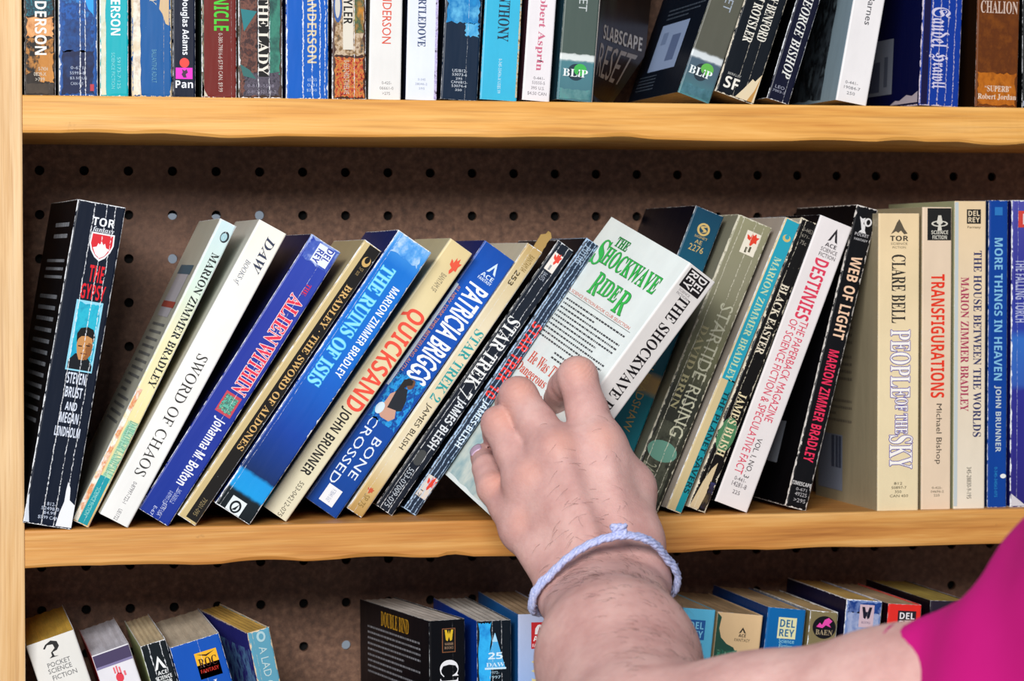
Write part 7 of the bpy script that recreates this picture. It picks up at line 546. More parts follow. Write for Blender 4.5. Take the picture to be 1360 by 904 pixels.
'S': [275,[114,-7,81,-3,43,8,40,9,37,10,34,10,19,6,11,-6,2,-6,19,109,29,109,35,66,51,34,76,15,109,8,127,10,143,17,156,28,167,42,173,59,176,78,174,91,170,104,163,117,154,130,146,140,137,150,126,161,115,173,91,199,76,221,68,242,66,263,69,288,78,310,93,328,113,342,137,351,165,354,177,353,188,352,199,350,209,347,218,344,225,342,230,340,233,340,244,343,252,352,262,352,246,251,238,251,233,288,220,316,200,332,173,338,149,334,131,322,119,304,115,280,117,265,125,249,136,233,150,217,161,205,172,193,184,180,196,167,217,133,224,94,220,67,210,42,193,22,171,6,144,-4]],
'W': [441,[62,-8,73,294,72,314,65,327,51,334,30,337,32,346,171,346,168,337,164,337,144,335,132,327,125,312,123,288,114,86,239,264,241,295,239,314,233,327,221,334,203,337,199,337,201,346,334,346,331,337,316,336,305,333,298,327,293,317,290,302,289,282,281,90,406,277,420,303,425,321,416,332,389,337,392,346,497,346,495,337,479,333,465,323,450,307,434,284,238,-8,228,-8,238,231,71,-8]]},
'f': {
'H': [382,[138,-104,119,-102,101,-95,87,-85,76,-71,69,-55,67,-38,71,-14,81,6,100,23,128,35,155,45,169,57,183,51,181,47,180,44,181,41,183,37,194,27,223,5,245,15,263,37,275,71,279,114,277,136,272,158,264,177,254,195,243,209,230,220,217,227,204,229,187,225,168,215,178,195,188,176,195,159,199,145,201,132,198,120,191,108,180,96,166,85,150,76,134,69,116,64,100,62,60,68,27,86,22,89,16,90,13,90,10,88,6,86,4,85,-9,100,54,144,58,130,65,116,75,104,85,94,96,87,107,85,116,86,123,92,128,100,130,108,122,134,97,173,72,212,64,237,66,248,72,260,82,275,97,292,117,315,160,358,184,373,195,371,213,364,232,357,245,355,253,359,265,370,280,358,237,311,225,301,214,298,211,299,206,301,198,303,188,308,177,312,168,315,161,316,156,317,146,314,137,306,130,295,128,282,130,271,137,259,146,245,156,232,177,245,209,257,237,270,249,282,264,282,266,277,268,275,271,273,280,268,312,246,335,216,350,180,355,138,352,113,346,88,336,65,323,43,307,24,289,8,268,-4,246,-12,202,-23,179,-29,167,-35,155,-26,157,-22,157,-18,154,-9,147,-3,138,1,128,3,112,0,100,-9,91,-21,89,-38,92,-55,103,-70,119,-79,138,-83,167,-74,186,-50,205,-59,195,-79,179,-93,160,-101]],
'S': [420,[220,-11,164,-5,116,12,77,40,47,77,29,123,23,176,26,209,36,242,51,273,73,302,99,327,131,348,182,367,233,374,248,372,263,367,278,360,295,350,303,345,312,340,319,334,327,329,341,321,352,318,358,319,365,322,370,327,372,335,370,342,365,348,360,353,359,359,360,364,363,369,369,372,377,374,385,371,392,365,395,356,397,348,394,335,388,323,379,312,367,302,354,293,340,286,326,280,314,275,304,273,297,272,282,276,261,289,238,304,217,316,196,324,174,327,143,323,117,312,96,295,80,272,70,244,67,211,70,179,80,150,97,122,122,95,151,72,183,57,215,48,246,45,268,46,289,52,309,60,327,71,342,84,354,100,361,117,364,135,360,160,349,179,332,191,310,195,297,193,282,188,263,180,241,168,204,148,183,142,174,144,165,150,157,157,147,166,136,177,125,189,116,201,110,212,105,227,104,244,106,260,113,274,123,286,136,295,152,301,168,303,188,300,205,293,218,280,231,262,213,251,192,273,168,281,151,278,138,270,129,258,126,244,128,230,137,219,151,212,168,210,192,216,225,233,257,249,282,255,299,253,316,246,333,236,350,222,364,204,376,184,383,161,386,137,380,97,364,61,338,31,305,8,265,-6]],
'a': [235,[52,-12,42,0,49,6,48,8,47,11,46,13,43,16,19,60,12,108,16,136,28,162,48,188,76,216,115,249,130,249,130,244,152,234,172,226,191,220,208,217,208,202,201,198,196,194,194,186,193,175,193,71,196,54,203,49,212,52,223,62,234,52,179,-12,167,-3,172,3,144,21,135,43,135,51],[98,47,109,54,135,73,135,185,126,189,110,197,102,201,97,203,94,205,91,207,80,193,73,177,70,157,69,132,72,103,79,75,89,54]],
'd': [239,[108,-12,103,-6,91,1,75,9,57,17,37,24,19,30,19,45,25,49,29,57,30,67,30,78,30,159,30,171,30,182,29,191,28,200,90,236,52,259,30,277,19,293,16,310,22,332,40,349,68,361,105,365,105,350,90,348,80,344,73,337,71,328,75,315,86,303,96,296,109,288,127,277,148,264,176,246,196,229,211,212,220,195,225,178,227,160,224,133,214,107,200,82,184,58,174,45,160,29,143,10,123,-12],[135,36,147,44,160,67,170,99,174,136,172,155,168,172,160,185,148,198,131,211,110,224,89,213,89,62,99,57,109,52,116,47,122,43,130,38]],
'e': [208,[116,-12,102,-5,104,2,68,18,45,38,33,62,29,91,29,162,30,175,32,184,37,191,45,198,130,255,141,255,189,183,191,178,192,175,191,171,186,167,88,93,90,82,96,72,104,64,114,58,124,54,135,53,148,54,158,57,168,63,181,73,191,62],[88,116,138,153,140,155,104,216,98,211,93,207,90,202,89,196,88,188,88,176]],
'l': [141,[91,-12,78,-5,81,-1,83,3,67,14,19,32,19,47,25,51,29,59,30,69,31,82,31,299,30,310,29,318,26,327,20,337,33,347,46,330,56,302,67,328,85,348,107,360,134,365,134,350,112,345,99,334,91,317,89,291,89,80,91,69,95,64,116,53,128,50,136,52,146,61,157,51]],
'r': [186,[98,-12,85,-4,89,1,90,5,75,15,30,32,30,47,38,55,41,73,41,162,38,186,31,198,22,188,11,198,62,255,73,245,71,242,72,239,75,237,93,220,100,194,100,189,120,220,129,236,131,239,132,244,134,249,136,255,150,255,161,231,179,217,179,198,172,192,165,183,159,172,155,160,140,160,134,181,123,196,100,160,100,80,100,72,102,67,108,63,118,57,129,52,136,51,140,51,144,54,150,59,158,66,169,56]],
'u': [269,[81,-12,68,-5,70,0,66,3,55,9,26,20,26,35,39,42,44,60,44,167,41,188,34,198,22,186,11,196,64,255,76,245,74,242,74,239,78,237,96,220,102,193,102,70,103,60,105,52,109,46,118,44,132,52,157,74,157,186,152,201,140,209,140,224,151,227,163,234,172,243,178,255,193,255,199,243,209,234,220,227,232,224,232,209,219,201,215,183,215,67,216,58,217,52,220,49,226,48,233,52,247,64,258,54,200,-12,187,-4,190,2,174,10,164,18,158,27,157,42,157,54]],
'w': [350,[62,-12,56,0,47,9,35,16,24,20,24,35,36,41,40,57,40,164,39,171,37,178,33,185,29,192,21,203,18,210,30,231,66,270,79,262,73,251,71,244,74,233,85,220,91,213,95,207,98,202,99,196,166,255,181,255,181,250,183,244,189,240,197,235,206,227,213,214,216,195,283,255,298,255,298,246,300,237,305,227,312,214,320,199,328,183,333,168,336,152,338,133,334,109,324,86,306,61,282,34,241,-12,226,-12,205,1,146,20,146,35,154,43,157,62,157,161,157,172,156,181,155,188,153,194,148,200,140,202,133,200,124,194,99,173,99,57,103,41,115,35,115,20,104,16,93,9,83,0,77,-12],[255,36,262,41,272,56,279,76,282,100,280,127,275,151,265,174,249,201,216,173,216,52,244,38,249,36]]}}

# ------------------------------------------------------------------ lettering
GL = {}
def glyph(f, ch):
    """outline of a letter: advance, points, triangles"""
    key = f + ch
    if key in GL: return GL[key]
    s = GLYPHS[f].get(ch) or GLYPHS['s'].get(ch) or GLYPHS['s'][' ']
    adv = s[0] / 500; pts, tris = [], []
    if len(s) > 1:
        loops = [[Vector((q[i] / 500, q[i+1] / 500, 0)) for i in range(0, len(q), 2)] for q in s[1:] if len(q) > 5]
        for L in loops: pts += [(v.x, v.y) for v in L]
        tris = tessellate_polygon(loops)
        if f == 'r': pts = [(x - y * .27, y) for x, y in pts]
    GL[key] = (adv, pts, tris); return GL[key]
def text_flat(s, f):
    P, T, x = [], [], 0
    for ch in s:
        a, pts, tris = glyph(f, ch); b = len(P)
        P += [(px + x, py) for px, py in pts]; T += [(i + b, j + b, k + b) for i, j, k in tris]; x += a
    return P, T
def fit(P, w, h):
    """stretch the lettering to its printed size"""
    xs = [p[0] for p in P]; ys = [p[1] for p in P]; x0, x1, y0, y1 = min(xs), max(xs), min(ys), max(ys)
    return [((x - x0) / (x1 - x0) * w, (y - y0) / (y1 - y0) * h) for x, y in P]
def dash_lines(w, h, n, seed):
    """rows of word-like dashes for text too small to read"""
    r = random.Random(seed); P, T = [], []; p = h / n
    for i in range(n):
        x = 0; y = h - (i + .75) * p; end = w if r.random() < .8 else w * r.uniform(.4, .9)
        while x < end:
            l = min(r.uniform(.9, 3.6), end - x)
            if l > .3:
                b = len(P); P += [(x, y), (x + l, y), (x + l, y + p * .36), (x, y + p * .36)]; T += [(b, b + 1, b + 2), (b, b + 2, b + 3)]
            x += l + .85
    return P, T

LAY = .00006
def decal_shapes(kind, w, h, ex, seed):
    """flat figures filling a box w x h (mm)"""
    if kind == 'A':   # printed patch with an uneven outline
        r = random.Random(seed); j = min(1.3, .14 * min(w, h)); pts = []; N = 12
        for (ax, ay), (bx, by), (nx, ny) in (((0, 0), (w, 0), (0, 1)), ((w, 0), (w, h), (-1, 0)), ((w, h), (0, h), (0, -1)), ((0, h), (0, 0), (1, 0))):
            for i in range(N):
                q = i / N; d = r.uniform(0, j) * (1 if 0 < i else .1); pts.append((ax + (bx - ax) * q + nx * d, ay + (by - ay) * q + ny * d))
        pts = [(min(max(x, 0), w), min(max(y, 0), h)) for x, y in pts]
        return pts, [tuple(t) for t in tessellate_polygon([[Vector((x, y, 0)) for x, y in pts]])]
    if kind == 'R': return [(0, 0), (w, 0), (w, h), (0, h)], [(0, 1, 2), (0, 2, 3)]
    if kind == 'E':
        K = 28; return [(w / 2 + w / 2 * math.cos(2 * math.pi * i / K), h / 2 + h / 2 * math.sin(2 * math.pi * i / K)) for i in range(K)], [(0, i, i + 1) for i in range(1, K - 1)]
    if kind == 'P':
        pts = [(x * w, y * h) for x, y in ex['pts']]; return pts, [tuple(t) for t in tessellate_polygon([[Vector((x, y, 0)) for x, y in pts]])]
    if kind == 'L': return dash_lines(w, h, ex['n'], seed)

def print_on(b, bi, root, place=None):
    """all printed matter of a book: one mesh per named part"""
    W = b['W']; parts = {}
    for di, (part, kind, face, x0, x1, z0, z1, col, ly, ex) in enumerate(b['dec']):
        items = []
        if kind in 'TH':
            P, T = text_flat(ex['s'], ex['f'])
            if not P: continue
            if kind == 'T': P = [(y, -x) for x, y in fit(P, z1 - z0, x1 - x0)]; P = [(x, y + (z1 - z0)) for x, y in P]
            else: P = fit(P, x1 - x0, z1 - z0)
            if 'o' in ex:
                ow = ex.get('ow', .38)
                for k in range(8):
                    a = k * math.pi / 4; items.append(([(x + ow * math.cos(a), y + ow * math.sin(a)) for x, y in P], T, ex['o'], ly + .22 * k))
                items.append((P, T, col, ly + 2))
            else: items.append((P, T, col, ly))
        else:
            P, T = decal_shapes(kind, x1 - x0, z1 - z0, ex, bi * 31 + di); items.append((P, T, col, ly))
        d = parts.setdefault(part, dict(v=[], f=[], uv=[], mi=[], mats=[]))
        for P, T, c, l in items:
            m = art(b, c, bi, ex.get('sc', .13)) if kind == 'A' else ink(b, c, bi)
            if m not in d['mats']: d['mats'].append(m)
            k = d['mats'].index(m); base = len(d['v']); off = (l + 2) * LAY
            for x, y in P:
                X, Z = x0 + x, z0 + y
                if face == 'S': d['v'].append((X / 1e3, -off, Z / 1e3)); d['uv'].append((X, Z))
                else: d['v'].append((-W / 2e3 - off, (b['D'] - X) / 1e3, Z / 1e3)); d['uv'].append((-W / 2 - (b['D'] - X), Z))
            for t in T: d['f'].append(tuple(i + base for i in t)); d['mi'].append(k)
    for part, d in parts.items():
        me = bpy.data.meshes.new(part); me.from_pydata(d['v'], [], d['f'])
        me.polygons.foreach_set('material_index', d['mi'])
        uvl = me.uv_layers.new(name='UVMap'); li = np.empty(len(me.loops), dtype=np.int32); me.loops.foreach_get('vertex_index', li)
        uvl.data.foreach_set('uv', np.array(d['uv'], dtype=np.float32)[li].ravel())
        o = link(part, me, root, d['mats'])
        if part in ('back_blurb', 'cover_wear'): tag(o, kind='stuff')

def cover_mesh(b, rnd, flap=False):
    W, D, H = b['W'] / 1e3, b['D'] / 1e3, b['H'] / 1e3; r = min(.0011, W * .12); t = .00038
    outer = [(-W / 2, D), (-W / 2, D * .5), (-W / 2, .004), (-W / 2, r)] + [(-W / 2 + r - r * math.cos(a), r - r * math.sin(a)) for a in (math.radians(30), math.radians(60))] + [(-W / 2 + r, 0), (0, 0), (W / 2 - r, 0)] + [(W / 2 - r + r * math.sin(a), r - r * math.cos(a)) for a in (math.radians(30), math.radians(60))] + [(W / 2, r)]
    if not flap: outer += [(W / 2, .004), (W / 2, D * .5), (W / 2, D)]
    inner = [(-W / 2 + t, D), (-W / 2 + t, t * 1.6), (W / 2 - t, t * 1.6), (W / 2 - t, D if not flap else r)]
    ring = outer + inner[::-1]
    # arc length coordinate, zero at the middle of the spine
    mid = outer.index((0, 0)); us = [0] * len(outer)
    for i in range(mid + 1, len(outer)): us[i] = us[i-1] + math.dist(outer[i], outer[i-1])
    for i in range(mid - 1, -1, -1): us[i] = us[i+1] - math.dist(outer[i], outer[i+1])
    k = (W / 2) / (us[outer.index((W / 2, r))] or 1)
    us = [u for u in us] + [W / 2 + .02, W / 2 - .001, -W / 2 + .001, -W / 2 - .02]
    zs = [0, .0015, .006, H * .3, H * .7, H - .006, H - .0015, H]
    bm = bmesh.new(); uvl = bm.loops.layers.uv.new('UVMap'); rows = []
    for zi, z in enumerate(zs):
        e = b['edge'] * .0004 * (1 if zi in (0, len(zs) - 1) else .25); rows.append([])
        for (x, y) in ring:
            jx, jy, jz = rnd.uniform(-e, e), abs(rnd.uniform(0, e)), rnd.uniform(-e, e) * (zi in (0, len(zs) - 1))
            rows[-1].append(bm.verts.new((x + (jx if y < .002 else 0), y + (jy if y < .001 else 0), z + jz)))
    n = len(ring)
    def face(vs, uv):
        f = bm.faces.new(vs)
        for l, q in zip(f.loops, uv): l[uvl].uv = q
        f.smooth = False
    for zi in range(len(zs) - 1):
        for i in range(n):
            j = (i + 1) % n
            ua, ub = us[i] * 1e3, us[j] * 1e3
            if abs(ua - ub) > 300: ub = ua
            face((rows[zi][i], rows[zi][j], rows[zi+1][j], rows[zi+1][i]), ((ua, zs[zi] * 1e3), (ub, zs[zi] * 1e3), (ub, zs[zi+1] * 1e3), (ua, zs[zi+1] * 1e3)))
    for row, z in ((rows[0], 0), (rows[-1], H)):
        f = bm.faces.new(row)
        for l, u in zip(f.loops, us): l[uvl].uv = (u * 1e3, z * 1e3)
    bmesh.ops.recalc_face_normals(bm, faces=bm.faces[:])
    me = bpy.data.meshes.new('cover'); bm.to_mesh(me); bm.free(); return me

def pages_mesh(b, rnd):
    """block of leaves; the top is slightly uneven, in a few steps between the signatures"""
    W, D, H = b['W'] / 1e3 - .0010, b['D'] / 1e3 - .0006, b['H'] / 1e3
    N = 10; bm = bmesh.new(); rows = []
    for i in range(N + 1):
        x = -W / 2 + W * i / N; dz = .00035 * (i % 2) + rnd.uniform(0, .00025); dy = .0009 - .0006 * math.cos((i / N - .5) * 3.0)
        rows.append([bm.verts.new((x, y, z)) for y, z in ((dy, .0005 + dz * .5), (D - dz, .0005 + dz * .5), (D - dz, H - .0004 - dz), (dy, H - .0004 - dz))])
    for a, c in zip(rows, rows[1:]):
        for j in range(4): bm.faces.new((a[j], a[(j+1) % 4], c[(j+1) % 4], c[j]))
    bm.faces.new(rows[0]); bm.faces.new(rows[-1][::-1]); bmesh.ops.recalc_face_normals(bm, faces=bm.faces[:])
    me = bpy.data.meshes.new('pages'); bm.to_mesh(me); bm.free(); return me

ROW_GROUP = dict(top='paperbacks on the top shelf', mid='paperbacks on the middle shelf', bot='paperbacks on the bottom shelf')
def build_book(b, bi):
    rnd = random.Random(bi * 13 + 5)
    root = empty('paperback'); a, y = math.radians(b['lean']), math.radians(b['yaw'])
    M = Matrix(b['mat']).to_4x4() if 'mat' in b else Matrix.Rotation(y, 4, 'Z') @ Matrix.Rotation(a, 4, 'Y')
    root.matrix_world = Matrix.Translation(Vector(b['pos'])) @ M
    tag(root, b['label'], 'book', ROW_GROUP[b['row']])
    cm = cover_mat(b, bi)
    link('cover', cover_mesh(b, rnd, 'flap' in b), root, [cm])
    link('pages', pages_mesh(b, rnd), root, [page_mat(b['pages'])])
    print_on(b, bi, root)
    return root, cm

FLAPBOOK = None
for bi, b in enumerate(BOOKS):
    root, cm = build_book(b, bi)
    if b['name'] == 'slab1': FLAPBOOK = (root, cm, b, bi)

# the teal book's front cover, sprung open: a curved sheet from the spine's right edge
def flap_cover():
    root, cm, b, bi = FLAPBOOK; W = b['W'] / 1e3
    def dx(z):
        for (z0, a), (z1, c) in zip(FLAP, FLAP[1:]):
            if z0 <= z * 1e3 <= z1: return (a + (c - a) * (z * 1e3 - z0) / (z1 - z0)) / 1e3
        return FLAP[-1][1] / 1e3
    def P(u, z, off=0):
        d = max(.004, dx(z)); x = W / 2 + d * (u ** 1.25); y = .001 + math.sqrt(max(.104 ** 2 - d * d, 1e-5)) * u * (.8 if z < .06 else .8)
        return (x + off, y - off * .3, z)
    NU, NV = 12, 30; vs, fs = [], []
    for t in (0, .0004):
        for j in range(NV + 1):
            for i in range(NU + 1): vs.append(P(i / NU, b['H'] / 1e3 * j / NV, t))
    S = (NU + 1) * (NV + 1); q = lambda i, j, s: s * S + j * (NU + 1) + i
    for j in range(NV):
        for i in range(NU):
            fs += [(q(i, j, 0), q(i+1, j, 0), q(i+1, j+1, 0), q(i, j+1, 0)), (q(i, j, 1), q(i, j+1, 1), q(i+1, j+1, 1), q(i+1, j, 1))]
        fs += [(q(0, j, 0), q(0, j+1, 0), q(0, j+1, 1), q(0, j, 1)), (q(NU, j, 0), q(NU, j, 1), q(NU, j+1, 1), q(NU, j+1, 0))]
    for i in range(NU): fs += [(q(i, 0, 0), q(i, 0, 1), q(i+1, 0, 1), q(i+1, 0, 0)), (q(i, NV, 0), q(i+1, NV, 0), q(i+1, NV, 1), q(i, NV, 1))]
    me = bpy.data.meshes.new('front_cover'); me.from_pydata(vs, [], fs)
    m, n, p = new_mat('dark_cover_art'); tc = n.n.new('ShaderNodeTexCoord').outputs['Object']
    c = n.ramp(n.noise(n.mapped(tc, (20, 10, 14)), 1, 3), [(.35, '#2a1d14'), (.5, '#3a281a'), (.62, '#4a4a3a'), (.75, '#3f5a5c')])
    n.put(p.inputs['Base Color'], c); p.inputs['Roughness'].default_value = .35
    fc = tag(link('front_cover', me, root, [m]), 'dark brown front cover sprung open')
    for name, s, f, u0, u1, za, zb, col in (('title_lettering', 'SLABSCAPE', 'S', .22, .93, .0375, .0455, '#c9bfb4'), ('title_lettering', 'RESET', 's', .18, .9, .0165, .035, '#b4aaa0')):
        Q, T = text_flat(s, f); Q = fit(Q, u1 - u0, zb - za)
        me = bpy.data.meshes.new(name); me.from_pydata([P(u0 + x, za + y, .0006) for x, y in Q], [], T); link(name, me, fc, [plain('printing_ink', col, .42)])
    Q = [(u / 12, za) for u in range(13) for za in (0,)]
flap_cover()

# ------------------------------------------------------------------ the reaching arm: one continuous skin surface grown from a distance field
J = {k: np.array(v) for k, v in J.items()}
def smin(a, b, k):
    h = np.clip(.5 + .5 * (b - a) / k, 0, 1); return b * (1 - h) + a * h - k * h * (1 - h)
def cone(P, a, b, ra=None, rb=None):
    A, B = a[:3], b[:3]; ra = a[3] if ra is None else ra; rb = b[3] if rb is None else rb
    d = B - A; L2 = float(d @ d); t = np.clip(((P - A) @ d) / L2, 0, 1)
    return np.linalg.norm(P - A - t[:, None] * d, axis=1) - (ra + (rb - ra) * t)
def off(p, v, r=None): q = p.copy(); q[:3] = q[:3] + np.array(v); q[3] = r if r is not None else q[3]; return q
def lerp(a, b, t): return a + (b - a) * t
def sdf(P):
    j = J; k = .011
    d = cone(P, j['w_m'], j['f_mid'])
    d = smin(d, cone(P, j['f_mid'], j['elbow']), .02)
    d = smin(d, cone(P, j['elbow'], j['u_mid']), .012)
    d = smin(d, cone(P, j['u_mid'], j['u_hem']), .02); d = smin(d, cone(P, j['u_hem'], j['u_sh']), .02)
    fl, fr = off(j['f_mid'], (-.008, 0, 0), .027), off(j['f_mid'], (.008, 0, 0), .027)
    d = smin(d, cone(P, j['w_l'], fl), .008); d = smin(d, cone(P, j['w_r'], fr), .008)
    d = smin(d, cone(P, j['w_l'], j['w_r']), .008)
    # palm
    d = smin(d, cone(P, j['i_mcp'], j['w_r'], .0125, .0135), k)
    d = smin(d, cone(P, j['m_mcp'], j['w_m'], .0125, .0145), k)
    d = smin(d, cone(P, j['r_mcp'], j['w_m'], .0115, .013), k)
    d = smin(d, cone(P, j['p_mcp'], j['w_l'], .0105, .0125), k)
    d = smin(d, cone(P, j['i_mcp'], j['m_mcp'], .0115, .0115), .008)
    d = smin(d, cone(P, j['m_mcp'], j['r_mcp'], .0108, .0105), .008)
    d = smin(d, cone(P, j['r_mcp'], j['p_mcp'], .0102, .0098), .008)
    d = smin(d, cone(P, j['palm'], j['palm2']), k)
    # thumb side
    d = smin(d, cone(P, j['w_r'], j['t_mc'], .0145, .0135), .010)
    d = smin(d, cone(P, j['t_mc'], j['t_mcp']), .010)
    d = smin(d, cone(P, j['t_mcp'], j['i_mcp'], .0122, .0115), .012)
    th = cone(P, j['t_mcp'], j['t_mcp2']); th = smin(th, cone(P, j['t_mcp2'], j['t_ip']), .004); th = smin(th, cone(P, j['t_ip'], j['t_tip']), .004)
    res = smin(d, th, .006)
    for f in 'imrp':
        a, b, c, e = (j[f + s] for s in ('_mcp', '_pip', '_dip', '_tip'))
        mid = lerp(a, b, .5); mid[3] *= .93
        q = smin(cone(P, a, mid), cone(P, mid, b), .004)
        m2 = lerp(b, c, .5); m2[3] *= .97
        q = smin(q, smin(cone(P, b, m2), cone(P, m2, c), .003), .003)
        q = smin(q, cone(P, c, e), .003)
        # knuckle wrinkle pads
        kn = off(b, (0, -.0018, .0006), b[3] * .86); q = smin(q, np.linalg.norm(P - kn[:3], axis=1) - kn[3], .003)
        res = np.minimum(res, smin(d, q, .0055))
    # knuckles and tendons on the back of the hand
    up = np.array([-.05, -.9, .42])
    for f, r, w in (('i', .0088, 'w_r'), ('m', .0086, 'w_m'), ('r', .008, 'w_m'), ('p', .0072, 'w_l')):
        a = j[f + '_mcp']; kp = a[:3] + up * (a[3] - r + .0021); res = smin(res, np.linalg.norm(P - kp, axis=1) - r, .006)
        w_ = j[w]; A_ = a.copy(); A_[:3] = a[:3] + up * (a[3] - .0030); B_ = w_.copy(); B_[:3] = lerp(a[:3], w_[:3], .75) + np.array([-.1, -.85, .5]) * (w_[3] - .0042)
        if f != 'p': res = smin(res, cone(P, A_, B_, .0034, .0024), .006)
    # ulna head at the wrist
    return res
HV = .00145
lo = np.array([J['p_pip'][0] - .03, -.56, -.34]); hi = np.array([.80, .03, .115])
dims = np.ceil((hi - lo) / HV).astype(int) + 1
BL = 8; nb = np.ceil(dims / BL).astype(int); dims = nb * BL
gc = np.stack(np.meshgrid(*[np.arange(n) for n in nb], indexing='ij'), -1).reshape(-1, 3)
cen = lo + (gc * BL + (BL - 1) / 2) * HV
dc = sdf(cen); act = gc[np.abs(dc) < BL * HV * 1.15]
F = np.repeat(np.repeat(np.repeat(dc.reshape(nb).astype(np.float32), BL, 0), BL, 1), BL, 2)
loc = np.stack(np.meshgrid(*[np.arange(BL)] * 3, indexing='ij'), -1).reshape(-1, 3)
for s in range(0, len(act), 400):
    A_ = act[s:s+400]; idx = (A_[:, None, :] * BL + loc[None]).reshape(-1, 3)
    F[idx[:, 0], idx[:, 1], idx[:, 2]] = sdf(lo + idx * HV)
def surface_nets(F, lo, h):
    S = F < 0
    c = [S[i:S.shape[0]-1+i, j:S.shape[1]-1+j, k:S.shape[2]-1+k] for i in (0, 1) for j in (0, 1) for k in (0, 1)]
    anyv = np.logical_or.reduce(c); allv = np.logical_and.reduce(c); cell = np.argwhere(anyv & ~allv)
    ids = -np.ones(anyv.shape, dtype=np.int32); ids[cell[:, 0], cell[:, 1], cell[:, 2]] = np.arange(len(cell))
    corners = np.array([(i, j, k) for i in (0, 1) for j in (0, 1) for k in (0, 1)])
    val = np.stack([F[cell[:, 0]+i, cell[:, 1]+j, cell[:, 2]+k] for i, j, k in corners], 1)
    acc = np.zeros((len(cell), 3)); cnt = np.zeros(len(cell))
    for a in range(8):
        for b_ in range(a + 1, 8):
            if np.abs(corners[a] - corners[b_]).sum() != 1: continue
            m = (val[:, a] < 0) != (val[:, b_] < 0); t = val[:, a] / np.where(m, val[:, a] - val[:, b_], 1)
            p = corners[a] + t[:, None] * (corners[b_] - corners[a]); acc[m] += p[m]; cnt[m] += 1
    V = lo + (cell + acc / cnt[:, None]) * h
    quads = []
    for ax in range(3):
        sl0 = [slice(None)] * 3; sl1 = [slice(None)] * 3; sl0[ax] = slice(0, -1); sl1[ax] = slice(1, None)
        A, B = S[tuple(sl0)], S[tuple(sl1)]; e = np.argwhere(A != B); u, v = [(1, 2), (2, 0), (0, 1)][ax]
        e = e[(e[:, u] > 0) & (e[:, v] > 0) & (e[:, u] < ids.shape[u]) & (e[:, v] < ids.shape[v])]
        def at(du, dv): q = e.copy(); q[:, u] -= du; q[:, v] -= dv; return ids[q[:, 0], q[:, 1], q[:, 2]]
        q = np.stack([at(1, 1), at(0, 1), at(0, 0), at(1, 0)], 1); inside = A[e[:, 0], e[:, 1], e[:, 2]]
        q = np.where(inside[:, None], q, q[:, ::-1]); quads.append(q[(q >= 0).all(1)])
    return V, np.concatenate(quads)
V_, Q_ = surface_nets(F, lo, HV); del F
me = bpy.data.meshes.new('arm_skin'); me.vertices.add(len(V_)); me.vertices.foreach_set('co', V_.astype(np.float32).ravel())
me.loops.add(Q_.size); me.loops.foreach_set('vertex_index', Q_.astype(np.int32).ravel())
me.polygons.add(len(Q_)); me.polygons.foreach_set('loop_start', np.arange(0, Q_.size, 4, dtype=np.int32))
me.polygons.foreach_set('use_smooth', np.ones(len(Q_), dtype=bool)); me.update(calc_edges=True); me.validate()
print('skin', len(V_), len(Q_))

skin, n, p = new_mat('skin'); tc = n.n.new('ShaderNodeTexCoord').outputs['Object']
c = n.ramp(n.noise(tc, 38, 4, .6), [(.3, '#b98b85'), (.5, '#c99d96'), (.7, '#d5ada5')])
c = n.mix(n.math('MULTIPLY', n.math('SUBTRACT', n.noise(tc, 240, 3, .6), .5, clamp=True), .5), c, lin('#b07468'))
def near(net, co, pt, r):   # soft mask around a point of the body
    v = net.n.new('ShaderNodeVectorMath'); v.operation = 'DISTANCE'; net.l.new(co, v.inputs[0]); v.inputs[1].default_value = tuple(pt)
    return net.math('MULTIPLY', net.math('SUBTRACT', 1.0, net.math('DIVIDE', v.outputs['Value'], r), clamp=True), .8)
ORG = np.array([.42, -.45, -.75])
for f in 'imrp':   # redder knuckles
    for s in ('_mcp', '_pip'):
        q = J[f + s]; c = n.mix(near(n, tc, q[:3] + np.array([0, -.9, .4]) * q[3] - ORG, .011), c, lin('#d29684'))
n.put(p.inputs['Base Color'], c); p.inputs['Roughness'].default_value = .56; p.inputs['Specular IOR Level'].default_value = .35
p.inputs['Subsurface Weight'].default_value = .12; p.inputs['Subsurface Scale'].default_value = .004; p.inputs['Subsurface Radius'].default_value = (1, .35, .2)
sv = n.n.new('ShaderNodeVectorMath'); sv.operation = 'DOT_PRODUCT'; n.l.new(tc, sv.inputs[0]); sv.inputs[1].default_value = (-.45, -.35, .85)
fold = n.math('SINE', n.math('ADD', n.math('MULTIPLY', sv.outputs['Value'], 3300.0), n.math('MULTIPLY', n.noise(tc, 130, 2), 9.0)))
km = 0.0
for f in 'imrp':
    q = J[f + '_pip']; km = n.math('MAXIMUM', km, near(n, tc, q[:3] + np.array([0, -.7, .5]) * q[3] - ORG, .0095))
folds = n.math('MULTIPLY', n.math('MULTIPLY', fold, km), .55)
vor = n.n.new('ShaderNodeTexVoronoi'); n.l.new(tc, vor.inputs['Vector']); vor.inputs['Scale'].default_value = 900
n.put(p.inputs['Normal'], n.bump(n.math('ADD', n.math('ADD', folds, n.math('MULTIPLY', vor.outputs[0], .35)), n.math('ADD', n.noise(n.mapped(tc, (180, 180, 420)), 1, 3), n.noise(tc, 60, 3))), .4, .0006))

person = empty('person', tuple(ORG))
tag(person, 'person in a bright pink shirt, left hand pulling a white book off the shelf', 'person')
def body_part(name, me, mats):
    o = link(name, me, person, mats); o.location = -Vector(ORG); return o
class_off = Vector(ORG)
